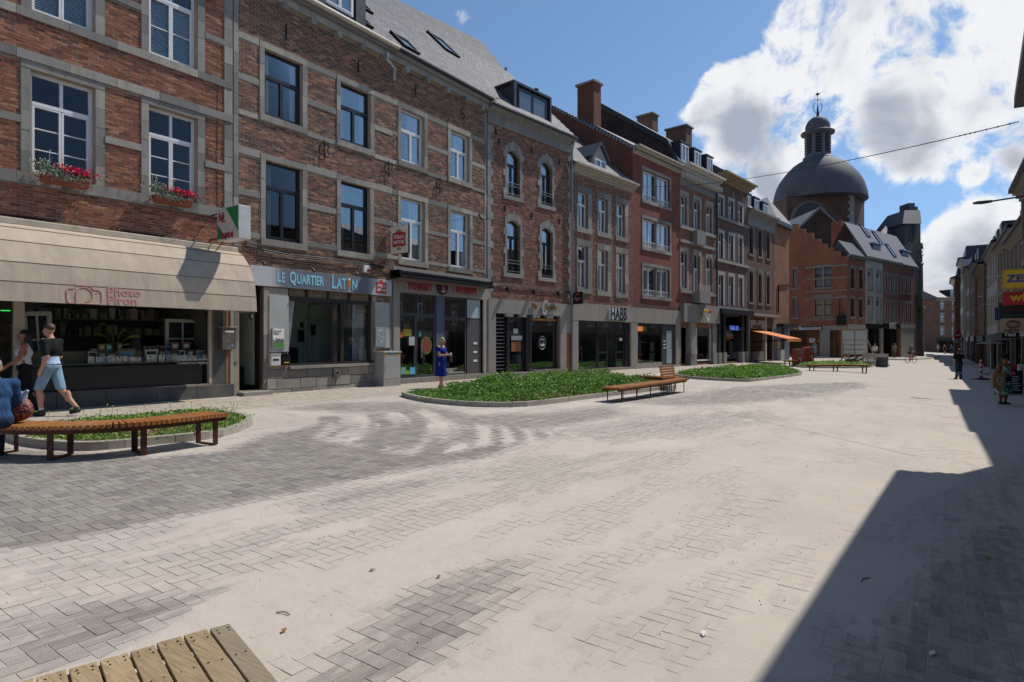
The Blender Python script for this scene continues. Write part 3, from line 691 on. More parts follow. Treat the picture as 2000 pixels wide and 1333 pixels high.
# pavement along the shops: beige setts in running bond
walk=thing('pavement',None,None);walk['kind']='structure'
cs_=[]
for i in range(int(27/.1)):
 y=.2+i*.1015;w1=float(W_EDGE(np.array(y)));x=-.15+(i%2)*.1+(0 if y<20 else(y-20.1)*TB)
 while x<w1-.02:cs_.append((x,y));x+=.2025
cs_=np.array(cs_);cx,cy=cs_[:,0],cs_[:,1];m=visible(cx,cy)&~inbed(cx,cy);cx,cy=cx[m],cy[m];N=len(cx);hl=np.tile([.0995,.0485,.03],(N,1));rt=slope_rot(cx,cy,np.zeros(N))
pieces('paver','paver_field',np.stack([cx,cy,gzv(cx,cy)-.03+rng.normal(0,.0006,N)],-1),hl,rng.random(N),WALKP,walk,rt,BOXF,300,(cx-D)**2+cy**2,extra={'bare':np.ones(N)})
ys2=np.arange(27,72,1.0)
grid_mesh('pavement_far',np.arange(-.4,20,.4),ys2,lambda X,Y:gzv(X,Y)+.006,WALKP,'structure',skip=lambda X,Y:(X>W_EDGE(Y)-.3)|(X<W_EDGE(Y)-3.2))
# sand lying on the pavers: a thin uneven sheet that rises over them where it is thick
TRK=[([(470,1215),(700,1165),(900,1110),(1120,1060)],.16),([(560,1130),(760,1085),(950,1050)],.12),([(640,1250),(560,1290)],.12),([(900,1010),(1150,950),(1330,920)],.12)]
TRKW=[([tuple(at(*p)[:2])for p in pts],w)for pts,w in TRK]
def sand_z(X,Y):
 b=bare(X,Y);a=1-b;n=fbm2(X*3.4,Y*.9,5);s=a*1.0+(n-.5)*1.0;z=gzv(X,Y)-.010+np.clip((s-.455)/.54,0,1)*.0145+(fbm2(X*9,Y*7,4)-.5)*.006
 for pts,w in TRKW:
  for(xa,ya),(xb,yb)in zip(pts[:-1],pts[1:]):
   dx,dy=xb-xa,yb-ya;L=math.hypot(dx,dy);t=((X-xa)*dx+(Y-ya)*dy)/L;d=((X-xa)*dy-(Y-ya)*dx)/L;k=np.clip(1-np.abs(d)/w,0,1)*((t>0)&(t<L));k=np.minimum(k*2.5,1)*np.clip((fbm2(X*2.5,Y*2.5)-.38)*5,0,1)
   z=z+k*(.0035+.004*np.sign(np.sin((t+np.abs(d)*.9)*95+d*12)))
 fp=np.clip((fbm2(X*5+40,Y*5+3,3)-.6)*6,0,1)*np.sin(X*70+Y*55)*.002
 return z+fp
def sand_mat():
 m,nt=newmat('loose_sand');t=NT(nt);p=t.pos();t.out(sandcol(t),.95,t.bump(t.math('ADD',t.noise(p,25,6,.65),t.math('MULTIPLY',t.noise(p,120,3),.4)),.012,.55),spec=.15);return m
SANDM=sand_mat()
def sand_skip(X,Y):return~visible(X,Y,.1)|inbed(X,Y)|(polydist(X,Y,BED1)<.25)|(polydist(X,Y,BED2)<.25)|((bare(X,Y)>.75))|(X<W_EDGE(Y)+.4)
grid_mesh('sand',np.arange(8.5,17.2,.028),np.arange(.8,8.0,.028),sand_z,SANDM,'stuff',sand_skip)
grid_mesh('sand',np.arange(3.5,18.4,.07),np.arange(8.0,25.0,.07),sand_z,SANDM,'stuff',sand_skip)
grid_mesh('sand',np.arange(6.0,8.5,.07),np.arange(.8,8.0,.07),sand_z,SANDM,'stuff',sand_skip)
# pebbles, twigs and dead leaves on the sand
mb=MB()
for i in range(640):
 if i<500:X=random.uniform(8.5,16.5);Y=random.uniform(1.2,12)
 else:p=at(random.uniform(900,1900),random.uniform(800,1100));X,Y=p.x,p.y
 r=random.uniform(.002,.007);z=gz(X,Y)+.005;a=random.uniform(0,6)
 mb.add([(X+r*math.cos(a),Y+r*math.sin(a),z-.004),(X+r*math.cos(a+2.1),Y+r*math.sin(a+2.1),z-.004),(X+r*math.cos(a+4.2),Y+r*math.sin(a+4.2),z-.004),(X,Y,z+r)],[(0,1,3),(1,2,3),(2,0,3)])
o=mb.build('gravel',simple('pebble',lin('6d6258'),.9,var=.4,scale=30));o['kind']='stuff'
TWIG=simple('dead_leaf',lin('8a6a3c'),.8,var=.4)
for px,py,r,lb in((553,1201,.05,'dry yellow twig lying on the sand behind the wooden pallet'),(556,1235,.035,'curled dead leaf on the sand right of the pallet corner'),(728,1117,.03,'orange dead leaf in the sandy wheel track'),(858,1129,.03,'small orange leaf at the edge of the dark pavers'),(1690,1135,.07,'brown twig on the shaded paving'),(1930,1090,.05,'brown curled leaf in the building shade'),(1375,1241,.038,'scrap of white paper on the sunlit sand'),(1822,1280,.04,'small white scrap on the shaded paving')):
 p=at(px,py);t=thing('litter_scrap' if 'scrap' in lb else('twig' if 'twig' in lb else 'dead_leaf'),lb,'litter' if 'scrap' in lb else('twig' if 'twig' in lb else 'leaf'),(p.x,p.y,p.z+.008),random.uniform(0,3));mb=MB()
 if 'twig' in lb:mb.tube([(-r,0,0),(0,r*.25,.006),(r,0,.0)],.004,5)
 else:mb.add([(-r,0,0),(-r*.2,r*.45,.012),(r,.01,.004),(0,-r*.4,.01)],[(0,1,2,3)]).add([(-r,0,.001),(-r*.2,r*.45,.013),(r,.01,.005),(0,-r*.4,.011)],[(3,2,1,0)])
 mb.build('piece',CARDW if 'scrap' in lb else TWIG,t)if False else mb.build('leaf_blade' if 'leaf' in lb else('stick' if 'twig' in lb else 'paper'),simple('scrap_white',lin('cfd0cc'),.8)if 'scrap' in lb else TWIG,t)
 # ================================================================== building 1: photo shop, rough red brick with stone bands
SHOPM=simple('anthracite_metal',lin('303236'),.4,.4,var=.08);BLACKM=simple('black_panel',lin('1d1e20'),.35,var=.15,dirt=.3,dirtcol=lin('3a3a38'))
CONC=simple('shopfront_stone',lin('8f8981'),.8,var=.08,scale=3,bump=.002,dirt=.25,dirtcol=lin('6c665e'))
CREAM=simple('cream_frame',lin('b7ab9c'),.5,var=.06);PLINTH=simple('dark_plinth_stone',lin('4b4b4a'),.75,var=.25,scale=3,bump=.004,dirt=.4,dirtcol=lin('77736b'))
RUST=simple('rust_stained_render',lin('8a5f41'),.9,var=.3,scale=4,bump=.004)
RENDER=simple('grey_render',lin('7a756e'),.9,var=.15,scale=3,bump=.004,dirt=.3)
H=House('brick_house','red brick house with flower boxes and stone bands above the cream awning','house',P1,.8,P1.s(455),depth=9)
b1=H;B=H.base;zz=lambda a:a-B
wA=(H.X(59.4),H.X(185.4),zz(5.15),zz(7.28));wB=(H.X(290),H.X(385),zz(5.15),zz(7.28))
uA=(wA[0],wA[1],zz(8.5),zz(10.6));uB=(wB[0],wB[1],zz(8.5),zz(10.6))
lz=wA[0]-2.3;wZ=(lz,lz+1.2,wA[2],wA[3]);uZ=(lz,lz+1.2,uA[2],uA[3])
shop=(.25,H.X(413),.34,3.25)
H.open=[wA,wB,uA,uB,wZ,uZ,shop]
H.wall(-.3,zz(11.8),MORTAR)
for r in(wA,wB,wZ):H.surround(r,.17,.19,zz(7.44)-zz(7.28),0,proud=.03)
for r in(uA,uB,uZ):H.surround(r,.17,.19,.17,0,proud=.03)
for(c,d,p)in((7.44,7.64,.06),(4.9,5.15,.05),(8.31,8.5,.05),(10.77,10.97,.05)):H.stone(0,H.W-.03,zz(c),zz(d),p,L=.95)
edges=[(0,wZ[0]-.17),(wZ[1]+.19,wA[0]-.17),(wA[1]+.19,wB[0]-.17),(wB[1]+.19,H.W-.03)]
for(c,d)in((6.13,6.29),(9.4,9.55)):
 for(a,b)in edges:H.stone(a,b,zz(c),zz(d),.04,L=.9)
for(c,d)in((5.15,7.44),(7.64,8.31),(8.5,10.77)):H.stone(H.X(437),H.W-.03,zz(c),zz(d),.035,L=.5)
H.excl.append((H.W-.03,H.W+.1,-1,20))
H.bricks(zz(3.9),zz(11.6),BR_RED,L=.2,Hc=.066,proud=.009)
BLIND=simple('blue_striped_blind',lin('8fa6b8'),.8,var=.1)
for r,bars,cur in((wA,2,None),(wB,2,None),(wZ,2,None),(uA,1,1),(uB,1,1),(uZ,1,1)):
 w=H.window(r,'T4',WHITE,y=.14,bars=bars,trans=.7,fr=.07)
 if cur:
  mb=MB();n=int((r[3]-r[2])*.7/.05)
  for k in range(n):mb.box(r[0]+.08,r[1]-.08,.24,.262,r[2]+.03+k*.05,r[2]+.06+k*.05)
  mb.build('window_blind',BLIND,w)
  # shop front: posts, plinth, black base panels, glazing, interior
H.box('shop_post',CREAM,H.X(28),H.X(49),.02,.14,.36,3.25);H.box('shop_post',CREAM,H.X(409),H.X(416),.0,.12,.2,3.25)
H.box('shop_base_panel',BLACKM,H.X(52),H.X(399),.1,.2,.36,.86)
x=.25
while x<H.W:
 x2=min(x+random.uniform(.7,1.1),H.W);H.box('plinth_stone',PLINTH,x+.004,x2-.004,-.07,.3,-.3,.335 if x<H.X(300)else.30,bevel=.008);x=x2
H.box('shop_pier',PLINTH,H.X(416.5),H.X(441),-.004,.2,.3,2.9);H.box('shop_pier',RUST,H.X(441),H.X(449),-.012,.2,.3,2.9);H.box('shop_pier',STONE,H.X(449),H.W,-.03,.25,.3,2.9)
MB().box(H.X(50),H.X(409),.06,.075,.87,3.2).build('shop_glass',GLASS_D,H.root);MB().box(.3,H.X(28),.06,.075,.36,3.2).build('shop_glass',GLASS_D,H.root)
H.room(shop,.3,simple('shop_interior',lin('77766a'),.9,var=.3,scale=1.5),2.6,name='shop_room')
SHELFM=simple('shelf_board',lin('6a6a5c'),.7,var=.15)
x0s,x1s=H.X(215),H.X(404)
H.box('display_shelf',SHELFM,H.X(52),H.X(404),.14,.42,.9,.93);H.box('display_shelf',SHELFM,H.X(52),H.X(400),.44,.8,1.17,1.2);H.box('display_shelf_front',simple('olive_board',lin('77725c'),.8),H.X(52),H.X(400),.43,.445,.93,1.17)
SHSTK=[simple('stock_'+str(i),lin(c),.8)for i,c in enumerate(('6c6a66','8a847c','53686a','a7a29a'))]
for rz_ in(1.55,1.95,2.35,2.75):
 H.box('back_shelf',SHELFM,H.X(120),H.X(395),1.7,2.1,rz_,rz_+.03)
 mb=MB();xx=H.X(120)
 while xx<H.X(390):
  w_=random.uniform(.03,.2);mb.cm=random.randrange(4);mb.box(xx,xx+w_*.9,1.75,2.0,rz_+.03,rz_+random.uniform(.12,.33));xx+=w_+random.uniform(.0,.08)
 o=mb.build('stocked_goods',SHSTK,H.root);o['kind']='stuff'
mb=MB().box(0,H.W,-.12,9.2,zz(11.8),zz(11.95));mb.build('roof',SLATE_D,H.root)
MB().tube([(0,-.03,zz(4.22)),(2,-.035,zz(4.2)),(4.5,-.03,zz(4.23)),(7,-.035,zz(4.2)),(H.W+.2,-.03,zz(4.23))],.012,6).build('wall_cable',IRON,H.root)
MB().tube([(H.X(424),-.012,zz(4.9)),(H.X(423),-.015,zz(6.5)),(H.X(425),-.015,zz(8.5))],.006,5).build('wall_cable',IRON,H.root)
# products in the photo shop window
CARDW=simple('white_card',lin('e0ded6'),.6);REDM=simple('red_print',lin('a5252c'),.6);PAPERB=simple('blue_card',lin('6f9bbf'),.6);PHOTO=simple('dark_photograph',lin('2c2f38'),.3,var=.6,scale=9)
GOLDC=simple('yellow_box',lin('c79a2b'),.6);TEALC=simple('teal_box',lin('3f9a93'),.6);PINKC=simple('dusty_pink_frame',lin('8f6f64'),.6);WOODC=simple('light_wood_frame',lin('8e7558'),.6);GREYC=simple('grey_camera',lin('9aa0a6'),.5)
def at1(px,py,o):x,z=b1.P(px,py,o);q=b1.fr.xy(b1.s0+x,o);return Vector((q.x,q.y,z+b1.base))
def frame_thing(px0,px1,ph,shelf,o,style,label,cat,group,name):
 """a framed picture, card or box standing on a shelf; local +X along the street"""
 xa,xb=b1.X(px0,-o),b1.X(px1,-o);q=b1.fr.xy(b1.s0+(xa+xb)/2,-o);w=xb-xa;t=thing(name,label,cat,(q.x,q.y,b1.base+shelf),R(90)+random.uniform(-.08,.08),group)
 if style=='frame':
  mat=random.choice((CARDW,PINKC,WOODC,CREAM));mb=MB();f=w*.14
  mb.box(-w/2,w/2,0,.02,0,f);mb.box(-w/2,w/2,0,.02,ph-f,ph);mb.box(-w/2,-w/2+f,0,.02,f,ph-f);mb.box(w/2-f,w/2,0,.02,f,ph-f);mb.build('frame',mat,t)
  MB().box(-w/2+f,w/2-f,.006,.016,f,ph-f).build('picture',random.choice((PHOTO,CARDW,PAPERB)),t)
 elif style=='card':
  MB().box(-w/2,w/2,0,.012,0,ph).build('card',CARDW,t)
  r=w*random.uniform(.12,.2);cx,cz=random.uniform(-w*.25,w*.25),random.uniform(ph*.6,ph*.8)
  pts=[(cx+r*(16*math.sin(a)**3)/17,cz+r*(13*math.cos(a)-5*math.cos(2*a)-2*math.cos(3*a)-math.cos(4*a))/17)for a in[2*math.pi*k/14 for k in range(14)]]
  MB().prism(pts,-.006,-.001).build('heart',REDM,t)
  MB().box(-w*.3,w*.2,-.004,-.001,ph*.3,ph*.34).box(-w*.3,w*.1,-.004,-.001,ph*.2,ph*.23).build('print',PHOTO,t)
 elif style=='box':
  m={'yellow':GOLDC,'teal':TEALC,'grey':GREYC}[label.split()[1]]if label.split()[1]in('yellow','teal','grey')else PINKC
  MB().box(-w/2,w/2,0,.09,0,ph).build('box',m,t);MB().box(-w*.3,w*.3,-.004,-.001,ph*.25,ph*.75).build('print',CARDW,t)
 else: # small instant camera
  MB().box(-w/2,w/2,0,.05,0,ph).build('body',random.choice((GREYC,CARDW,PAPERB,PINKC)),t,bevel=.008);MB().tube([(0,0,ph*.45),(0,-.03,ph*.45)],w*.24,12).build('lens',IRON,t)
  MB().box(w*.2,w*.38,-.004,-.001,ph*.75,ph*.9).build('flash',CARDW,t)
 return t
lower=[(172,184,.15),(187,199,.13),(201,212,.14),(213,224,.14),(226,238,.14),(239,250,.15),(252,263,.12),(264,275,.11),(276,284,.09),(286,306,.17),(310,322,.16),(325,337,.16),(338,346,.14),(347,356,.14),(357,366,.15),(368,374,.12),(376,384,.12),(386,394,.13),(396,403,.15)]
for i,(a,b,ph)in enumerate(lower):
 nm=['first','second','third','fourth','fifth','sixth','seventh','eighth','ninth','tenth'][min(i,len(lower)-1-i)];side_='man walking past' if i<len(lower)-i else 'right-hand post'
 frame_thing(a,b,ph,.932,.2,'card' if i%3!=2 else 'frame',f'small white greeting card in the shop window, front shelf, {nm} from the {side_}','card','cards along the front shelf of the photo shop','greeting_card')
for(a,b,ph,lb)in((172,190,.3,'framed family picture behind the walking man in shop window'),(193,207,.26,'small pale framed portrait in shop window, right of the walking man'),(208,228,.24,'wide framed picture of hearts in shop window'),(229,264,.36,'large white framed picture with a red heart in shop window'),(283,309,.34,'pale blue framed picture under the plant in shop window'),(313,331,.26,'dusty pink frame right of the blue picture in shop window'),
(333,349,.24,'low wooden frame in the middle of the front display'),(351,361,.3,'narrow card with red heart standing behind the front shelf'),(366,378,.28,'pale frame under the window lettering'),(384,402,.3,'pink framed print with heart beside the right post')):
 frame_thing(a,b,ph*.8+.02,.932,.34,'frame',lb,'picture frame',None,'picture_frame')
for(a,b,ph,st,lb,ct)in((176,190,.06,'box','low grey box on the upper display shelf near the walking man','box'),(193,205,.19,'box','small yellow camera box on the upper display shelf','box'),(207,219,.2,'box','small teal camera box on the upper display shelf','box'),(229,239,.22,'box','stacked pink carton on the upper shelf beside the plant','box'),
(282,291,.13,'cam','instant camera nearest the plant pot in the shop window','camera'),(293,302,.12,'cam','second instant camera right of the plant in the shop window','camera'),(304,311,.15,'cam','third instant camera right of the plant in the shop window','camera'),(313,320,.13,'cam','fourth instant camera in the row, beside the black one','camera'),(322,331,.13,'cam','last instant camera of the row, left of the brown carton','camera'),
(334,350,.24,'box','brown kraft carton on upper shelf before the white frame','box'),(356,372,.25,'box','square pinkish carton beside the white window frame','box')):
 frame_thing(a,b,ph*.8,1.202,.55,st,lb,ct,None,'camera_box' if st=='box' else 'instant_camera')
def photo_window(px0,px1,py0,py1,o,label,tilt=0):
 xa,xb,c,d=b1.rect(px0,px1,py0,py1,-o);q=b1.fr.xy(b1.s0+(xa+xb)/2,-o);w,hh=xb-xa,d-c
 t=thing('photo_frame',label,'picture frame',(q.x,q.y,b1.base+c),R(90));mb=MB();f=.09
 if tilt:t.rotation_euler=(0,tilt,R(90))
 mb.box(-w/2,w/2,0,.05,0,f);mb.box(-w/2,w/2,0,.05,hh-f,hh);mb.box(-w/2,-w/2+f,0,.05,f,hh-f);mb.box(w/2-f,w/2,0,.05,f,hh-f)
 mb.box(-.02,.02,.01,.04,f,hh-f);mb.box(-w/2+f,-.02,.01,.04,hh/2-.015,hh/2+.015);mb.box(.02,w/2-f,.01,.04,hh/2-.015,hh/2+.015);mb.build('frame',WHITE,t)
 for i in(0,1):
  for k in(0,1):MB().box(-w/2+f if i==0 else.02,-.02 if i==0 else w/2-f,.042,.048,f+k*(hh/2-f+.015),f+(k+1)*(hh/2-f)-.01).build('photograph',PHOTO,t)
photo_window(323,390,623,701,.85,'white four-pane window frame holding dark photographs at the right of the shop window')
photo_window(50,108,608,720,.85,'leaning white four-pane window frame with photographs behind the walking man',-.06)
LEAFG=simple('banana_leaf',lin('86b43c'),.5,var=.2,scale=5,spec=.4)
q=at1(225,704,-.62);t=thing('potted_plant','broad-leaved green plant in a terracotta pot inside the shop window','plant',tuple(q),0)
TERRA=simple('terracotta',lin('8b4a30'),.8,var=.15)
MB().lathe([(.05,0),(.07,.12),(.075,.13),(.06,.125)],n=16).build('pot',TERRA,t,smooth=True)
for k,(az,ln,rise)in enumerate(((1.9,.85,.45),(-1.2,.75,.5),(-1.9,.55,.75),(1.2,.5,.25),(-1.5,.3,.62),(1.6,.4,.6))):
 mb=MB();n=9;ax=Vector((math.cos(az)*.25,-math.sin(az)*-1,0));ax=Vector((0.15*math.cos(k*2),math.copysign(1,az),0)).normalized();wv=Vector((ax.y,-ax.x,.35)).normalized();L_=[]
 for i in range(n+1):
  f=i/n;p=Vector((0,0,.12))+ax*ln*.62*f**1.4+Vector((0,0,1))*(rise*math.sin(f*1.9)*1.0);ww=.008 if f<.35 else.085*math.sin((f-.35)/.65*math.pi)**.7+.004
  L_.append((p-wv*ww,p+Vector((0,0,-.012)),p+wv*ww))
 for i in range(n):
  a_,b_=L_[i],L_[i+1];mb.quad(a_[0],a_[1],b_[1],b_[0]);mb.quad(a_[1],a_[2],b_[2],b_[1])
 o=mb.build('leaf',LEAFG,t,smooth=True);sm=o.modifiers.new('s','SOLIDIFY');sm.thickness=.004
WLET=simple('white_lettering',lin('d8d8d2'),.6)
text_obj('La lumière transforme\nl\'ordinaire en magique',.085,WLET,H.root,(H.X(378),.05,H.Z(378,706)),extrude=.001,shear=.3,name='window_lettering')
NEON=simple('green_light',(.05,.6,.1),.4);e_=NEON.node_tree.nodes['Principled BSDF'];e_.inputs['Emission Color'].default_value=(.05,1,.15,1);e_.inputs['Emission Strength'].default_value=.8
MB().box(H.X(2,-.5),H.X(20,-.5),.5,.52,H.Z(8,608,-.5),H.Z(8,606,-.5)).build('light_strip',NEON,H.root)
# awning: profile from the wall out and down, panels with seams
AWN=None
def awning_mat():
 m,nt=newmat('cream_awning_canvas');t=NT(nt);p=t.pos();base=lin('b7a896')
 c=t.mix(t.rng(t.noise(p,1.3,5,.6,stretch=(1,1,1)),.4,.75,0,.5),base,lin('93877a'))
 c=t.mix(t.rng(t.noise(p,4,5,.6,stretch=(1,1.5,.6)),.55,.8,0,.35),c,lin('7f776c'))
 wv=t.noise(p,1.5,2,.4,stretch=(1,2.2,.5))
 t.out(c,.85,t.bump(t.math('ADD',wv,t.math('MULTIPLY',t.noise(p,7,4,.6,stretch=(1,1,.5)),.25)),.05,.6),spec=.15);return m
AWN=awning_mat()
aw_prof=[(.12,zz(4.06)),(.42,zz(3.92)),(.72,zz(3.62)),(.93,zz(3.2)),(1.0,zz(2.82)),(1.03,zz(2.44))]
q=P1.xy(b1.s0);T=thing('awning','long cream canvas awning over the photo shop window','awning',(q.x,q.y,b1.base),R(90))
ax0,ax1=.05,H.X(457)
for i in range(len(aw_prof)-1):
 (o0,z0_),(o1,z1_)=aw_prof[i],aw_prof[i+1];mb=MB();n=90;g=[]
 for k in range(n+1):
  x_=ax0+(ax1-ax0)*k/n;a_=(.010*math.sin(x_*3.3+i*1.7)+.006*math.sin(x_*9.1+i*2))*(i<4);g.append([(x_,-(o0+(o1-o0)*f)-.6*a_*math.sin(math.pi*min(f*1.1,1))-.004*(i<4)*math.sin(math.pi*f),z0_+(z1_+.012-z0_)*f-.004*math.sin(math.pi*f))for f in(0,.25,.5,.75,1)])
 mb.grid(g)
 o=mb.build('canvas_panel' if i<4 else 'valance',AWN,T,smooth=True);
 MB().tube([(ax0,-o1,z1_+.008),(ax1,-o1,z1_+.008)],.006,6).build('seam_rod',simple('awning_seam',lin('5e564c'),.8),T)
for xx in(ax0,ax1):
 o=MB().prism([(-o_,z_)for o_,z_ in aw_prof]+[(-.12,zz(2.44))],xx-.004,xx+.004,'x').build('end_panel',AWN,T)
MB().box(ax0,ax1,-.2,0,zz(4.02),zz(4.16)).build('cassette',simple('awning_box',lin('b3a894'),.6,dirt=.4),T,bevel=.02)
MB().box(ax0,ax1,-.205,-.16,zz(3.985),zz(4.02)).build('cassette_lip',IRON,T)
PINKL=simple('faded_red_print',lin('b8837b'),.8,var=.15,scale=30)
vz=zz(2.62);
def vx(px):return b1.X(px,1.0)
for body,zc_ in(('Photo',zz(2.74)),('Piron',zz(2.56))):text_obj(body,.255,PINKL,T,((vx(206)+.02),-1.008-.03*(zz(2.82)-zc_)/.38,zc_),rot=(R(85.5),0,0),extrude=.001,align='LEFT',offset=.006,sx=1.08)
mb=MB();cx,cz,w_,h_=vx(164),zz(2.64),.64,.42
def outline(pts,r=.012,closed=True):mb.tube([(a,-1.003-.03*(zz(2.82)-b)/.38,b)for a,b in(pts+([pts[0],pts[1]]if closed else[]))],r,6)
outline([(cx-.31,cz-.12),(cx-.31,cz+.06),(cx-.27,cz+.11),(cx-.16,cz+.12),(cx-.12,cz+.19),(cx+.12,cz+.19),(cx+.16,cz+.12),(cx+.27,cz+.11),(cx+.31,cz+.06),(cx+.31,cz-.13),(cx+.27,cz-.18),(cx-.06,cz-.18)],closed=False)
outline([(cx-.31,cz-.12),(cx-.27,cz-.18),(cx-.16,cz-.18),(cx-.15,cz-.02)]+[(cx+.15*math.cos(a),cz+.15*math.sin(a)-.0)for a in[R(180-i*22)for i in range(13)]],closed=False)
outline([(cx+.22,cz+.05),(cx+.235,cz+.05)],.012,False)
mb.build('camera_emblem',PINKL,T)
# ================================================================== building 2/3: brown brick, stone bands
def bandrow(H,rows,xr=None,mat=None,L=.9,p=.03):
 for(c,d,pr)in rows:H.stone(0 if xr is None else xr[0],H.W if xr is None else xr[1],zz(c),zz(d),pr,L=L,mat=mat)
H=House('brick_house','brown brick house with black window frames above the blue-lettered bar','house',P1,P1.s(455)+.004,P1.s(766),depth=10);b2=H;B=H.base
wins=[(518,590),(665,722)];lo=[(H.X(a),H.X(b),zz(4.54),zz(6.72))for a,b in wins];up=[(H.X(a),H.X(b),zz(7.97),zz(9.8))for a,b in((516,590),(664.5,723))]
bw=(H.X(562),H.X(728),zz(1.7+.0)+0,zz(3.22));bw=(H.X(562),H.X(728),H.Z(645,712),zz(3.25));dr=(H.X(467),H.X(513),.12,zz(3.3))
H.open=lo+up+[bw,dr];H.wall(-.3,zz(11.45),MORTAR)
cs=H.X(465)
H.stone(0,cs,.9,zz(11.0),.03,L=.55)
for r in lo+up:H.surround(r,.15,.17,.17,.19,proud=.03,sp=.05,L=.5)
def gaps(rs,a0,a1,l=.15,r_=.17):
 out=[];a=a0
 for r in rs:out.append((a,r[0]-l));a=r[1]+r_
 out.append((a,a1));return out
for(c,d,rs)in((9.8,9.97,up),(8.70,8.85,up),(7.76,7.9,up),(6.72,6.9,lo),(5.62,5.77,lo),(4.5,4.65,lo)):
 for(a,b)in gaps(rs,cs,H.W):H.stone(a,b,zz(c),zz(d),.02,L=.9)
H.excl.append((H.X(520),H.X(563),0,2.9));H.excl.append((0,H.W,-.3,.95));H.excl.append((H.X(729),H.W,0,.95))
H.bricks(.95,zz(11.2),BR_MIX,Hc=.067)
for r in lo:H.window(r,'T',BLACKF,y=.12,trans=.68,fr=.07,curtain=('grey',(.0,.3)))
for r in up:H.window(r,'T',BLACKF,y=.12,trans=.62,fr=.07,curtain=('pale',(.02,.25),(.8,.98)))
# ground floor
sillz=bw[2]
for(xa,xb,za,zb)in((H.X(520),H.X(735),.02,sillz-.09),):
 zc_=-.2;k=0
 while zc_<zb-.1:
  zt_=min(zc_+.3,zb-.0);x_=xa-(k%2)*.3
  while x_<xb:
   x2=min(x_+random.uniform(.55,.85),xb)
   if max(x_,xa)<x2-.05:H.box('stone_block',STONE,max(x_,xa)+.006,x2-.006,-.045+random.uniform(-.008,.008),.1,zc_+.006,zt_-.006,bevel=.008)
   x_=x2
  zc_=zt_;k+=1
H.stone(H.X(562),H.X(735),sillz-.09,sillz-.0,.12,L=1.1,mat=STONE_L)
H.stone(H.X(514),H.X(524),.3,2.95,.03,L=.6);H.stone(H.X(524.5),H.X(562),.85,2.95,.01,L=.6);H.stone(H.X(728),H.X(735),sillz,2.95,.03,L=.6);H.stone(H.X(760),H.W,.0,2.95,.03,L=.6)
BOARD=simple('weathered_white_board',lin('a5a6a3'),.7,var=.1,scale=2,dirt=.5,dirtcol=lin('7c7d7b'))
for(a,b,y0_,y1_)in((524,562,577,688),(731,759,590,680)):
 H.box('wall_board',BOARD,H.X(a),H.X(b),-.05,-.012,H.Z(a,y1_),H.Z(a,y0_),bevel=.004)
tb=H.Z(645,588)
wo=H.box('bar_window',DKWOOD,bw[0],bw[1],.06,.16,tb-.06,tb+.06)
for px in(562,600,642,683,724):H.box('mullion',DKWOOD,H.X(px),H.X(px)+.09,.07,.15,tb+.06,bw[3],wo)
MB().box(bw[0],bw[1],.1,.11,tb+.06,bw[3]).build('pane',simple('amber_fanlight',lin('7a6c55'),.25,var=.2),wo)
H.box('sill_board',DKWOOD,bw[0],bw[1],.0,.18,sillz,sillz+.06,wo)
for px,wd in((562,.07),(653,.16),(668,.13),(722,.1)):H.box('post',DKWOOD,H.X(px),H.X(px)+wd,.07,.15,sillz+.06,tb-.06,wo)
MB().box(H.X(672),H.X(722),.1,.11,sillz+.06,tb-.06).build('pane',GLASS,wo)
mb=MB();xc,yc=H.X(653),.1;wdt=.75 # casement leaf swung open inwards
M_=Matrix.Translation((xc,yc,0))@Matrix.Rotation(R(165),4,'Z')
for(p,q_,r0,r1)in((0,.05,sillz+.07,tb-.08),(wdt-.05,wdt,sillz+.07,tb-.08),(.05,wdt-.05,sillz+.07,sillz+.13),(.05,wdt-.05,tb-.14,tb-.08)):mb.box(p,q_,-.02,.02,r0,r1,M_)
lf=mb.build('casement_leaf',DKWOOD,wo);MB().box(.05,wdt-.05,-.004,.004,sillz+.13,tb-.14,M_).build('pane',GLASS,wo)
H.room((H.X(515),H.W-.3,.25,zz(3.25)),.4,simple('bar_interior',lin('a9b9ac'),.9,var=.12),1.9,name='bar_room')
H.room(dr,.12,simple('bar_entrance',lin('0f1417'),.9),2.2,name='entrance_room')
g=MB()
for(xa,xb,ya)in((H.X(563),H.X(584),.2),(H.X(697),H.X(722),.22)):
 n=12
 for i in range(n):
  f0,f1=i/n,(i+1)/n;top=xb-xa
  pa=(xa+top*f0,ya+.03*math.sin(i*2.1));pb=(xa+top*f1,ya+.03*math.sin((i+1)*2.1));k_=.25 if ya<.21 else.8
  g.quad((xa+(pa[0]-xa)*k_,pa[1],sillz+.1),(xa+(pb[0]-xa)*k_,pb[1],sillz+.1),(pb[0],pb[1],tb),(pa[0],pa[1],tb))
g.build('curtain',CURTAIN,wo)
for(a,b,y0_,y1_)in((573,583,645,668),(596,606,634,655),(577,582,630,640)):H.box('wall_picture',IRON,H.X(a,-2.5),H.X(b,-2.5),2.2,2.24,H.Z(a,y1_,-2.2),H.Z(a,y0_,-2.2))
H.box('bar_bench',simple('dark_bench',lin('181b1e'),.7),H.X(575),H.X(650),1.7,2.2,.4,1.25)
H.box('door_step',STONE,H.X(464),H.X(522),-.28,.1,-.2,.1,bevel=.01);H.box('door_post',DKWOOD,H.X(508),H.X(513),.0,.12,.12,zz(3.2))
MB().ball((H.X(497,-.4),.5,H.Z(497,617,-.4)),.11,8).build('lamp_globe',STEEL,H.root,smooth=True)
H.box('entrance_sofa',simple('navy_leather',lin('14202b'),.45),H.X(472,-.8),H.X(496,-.8),.9,1.5,.12,.75)
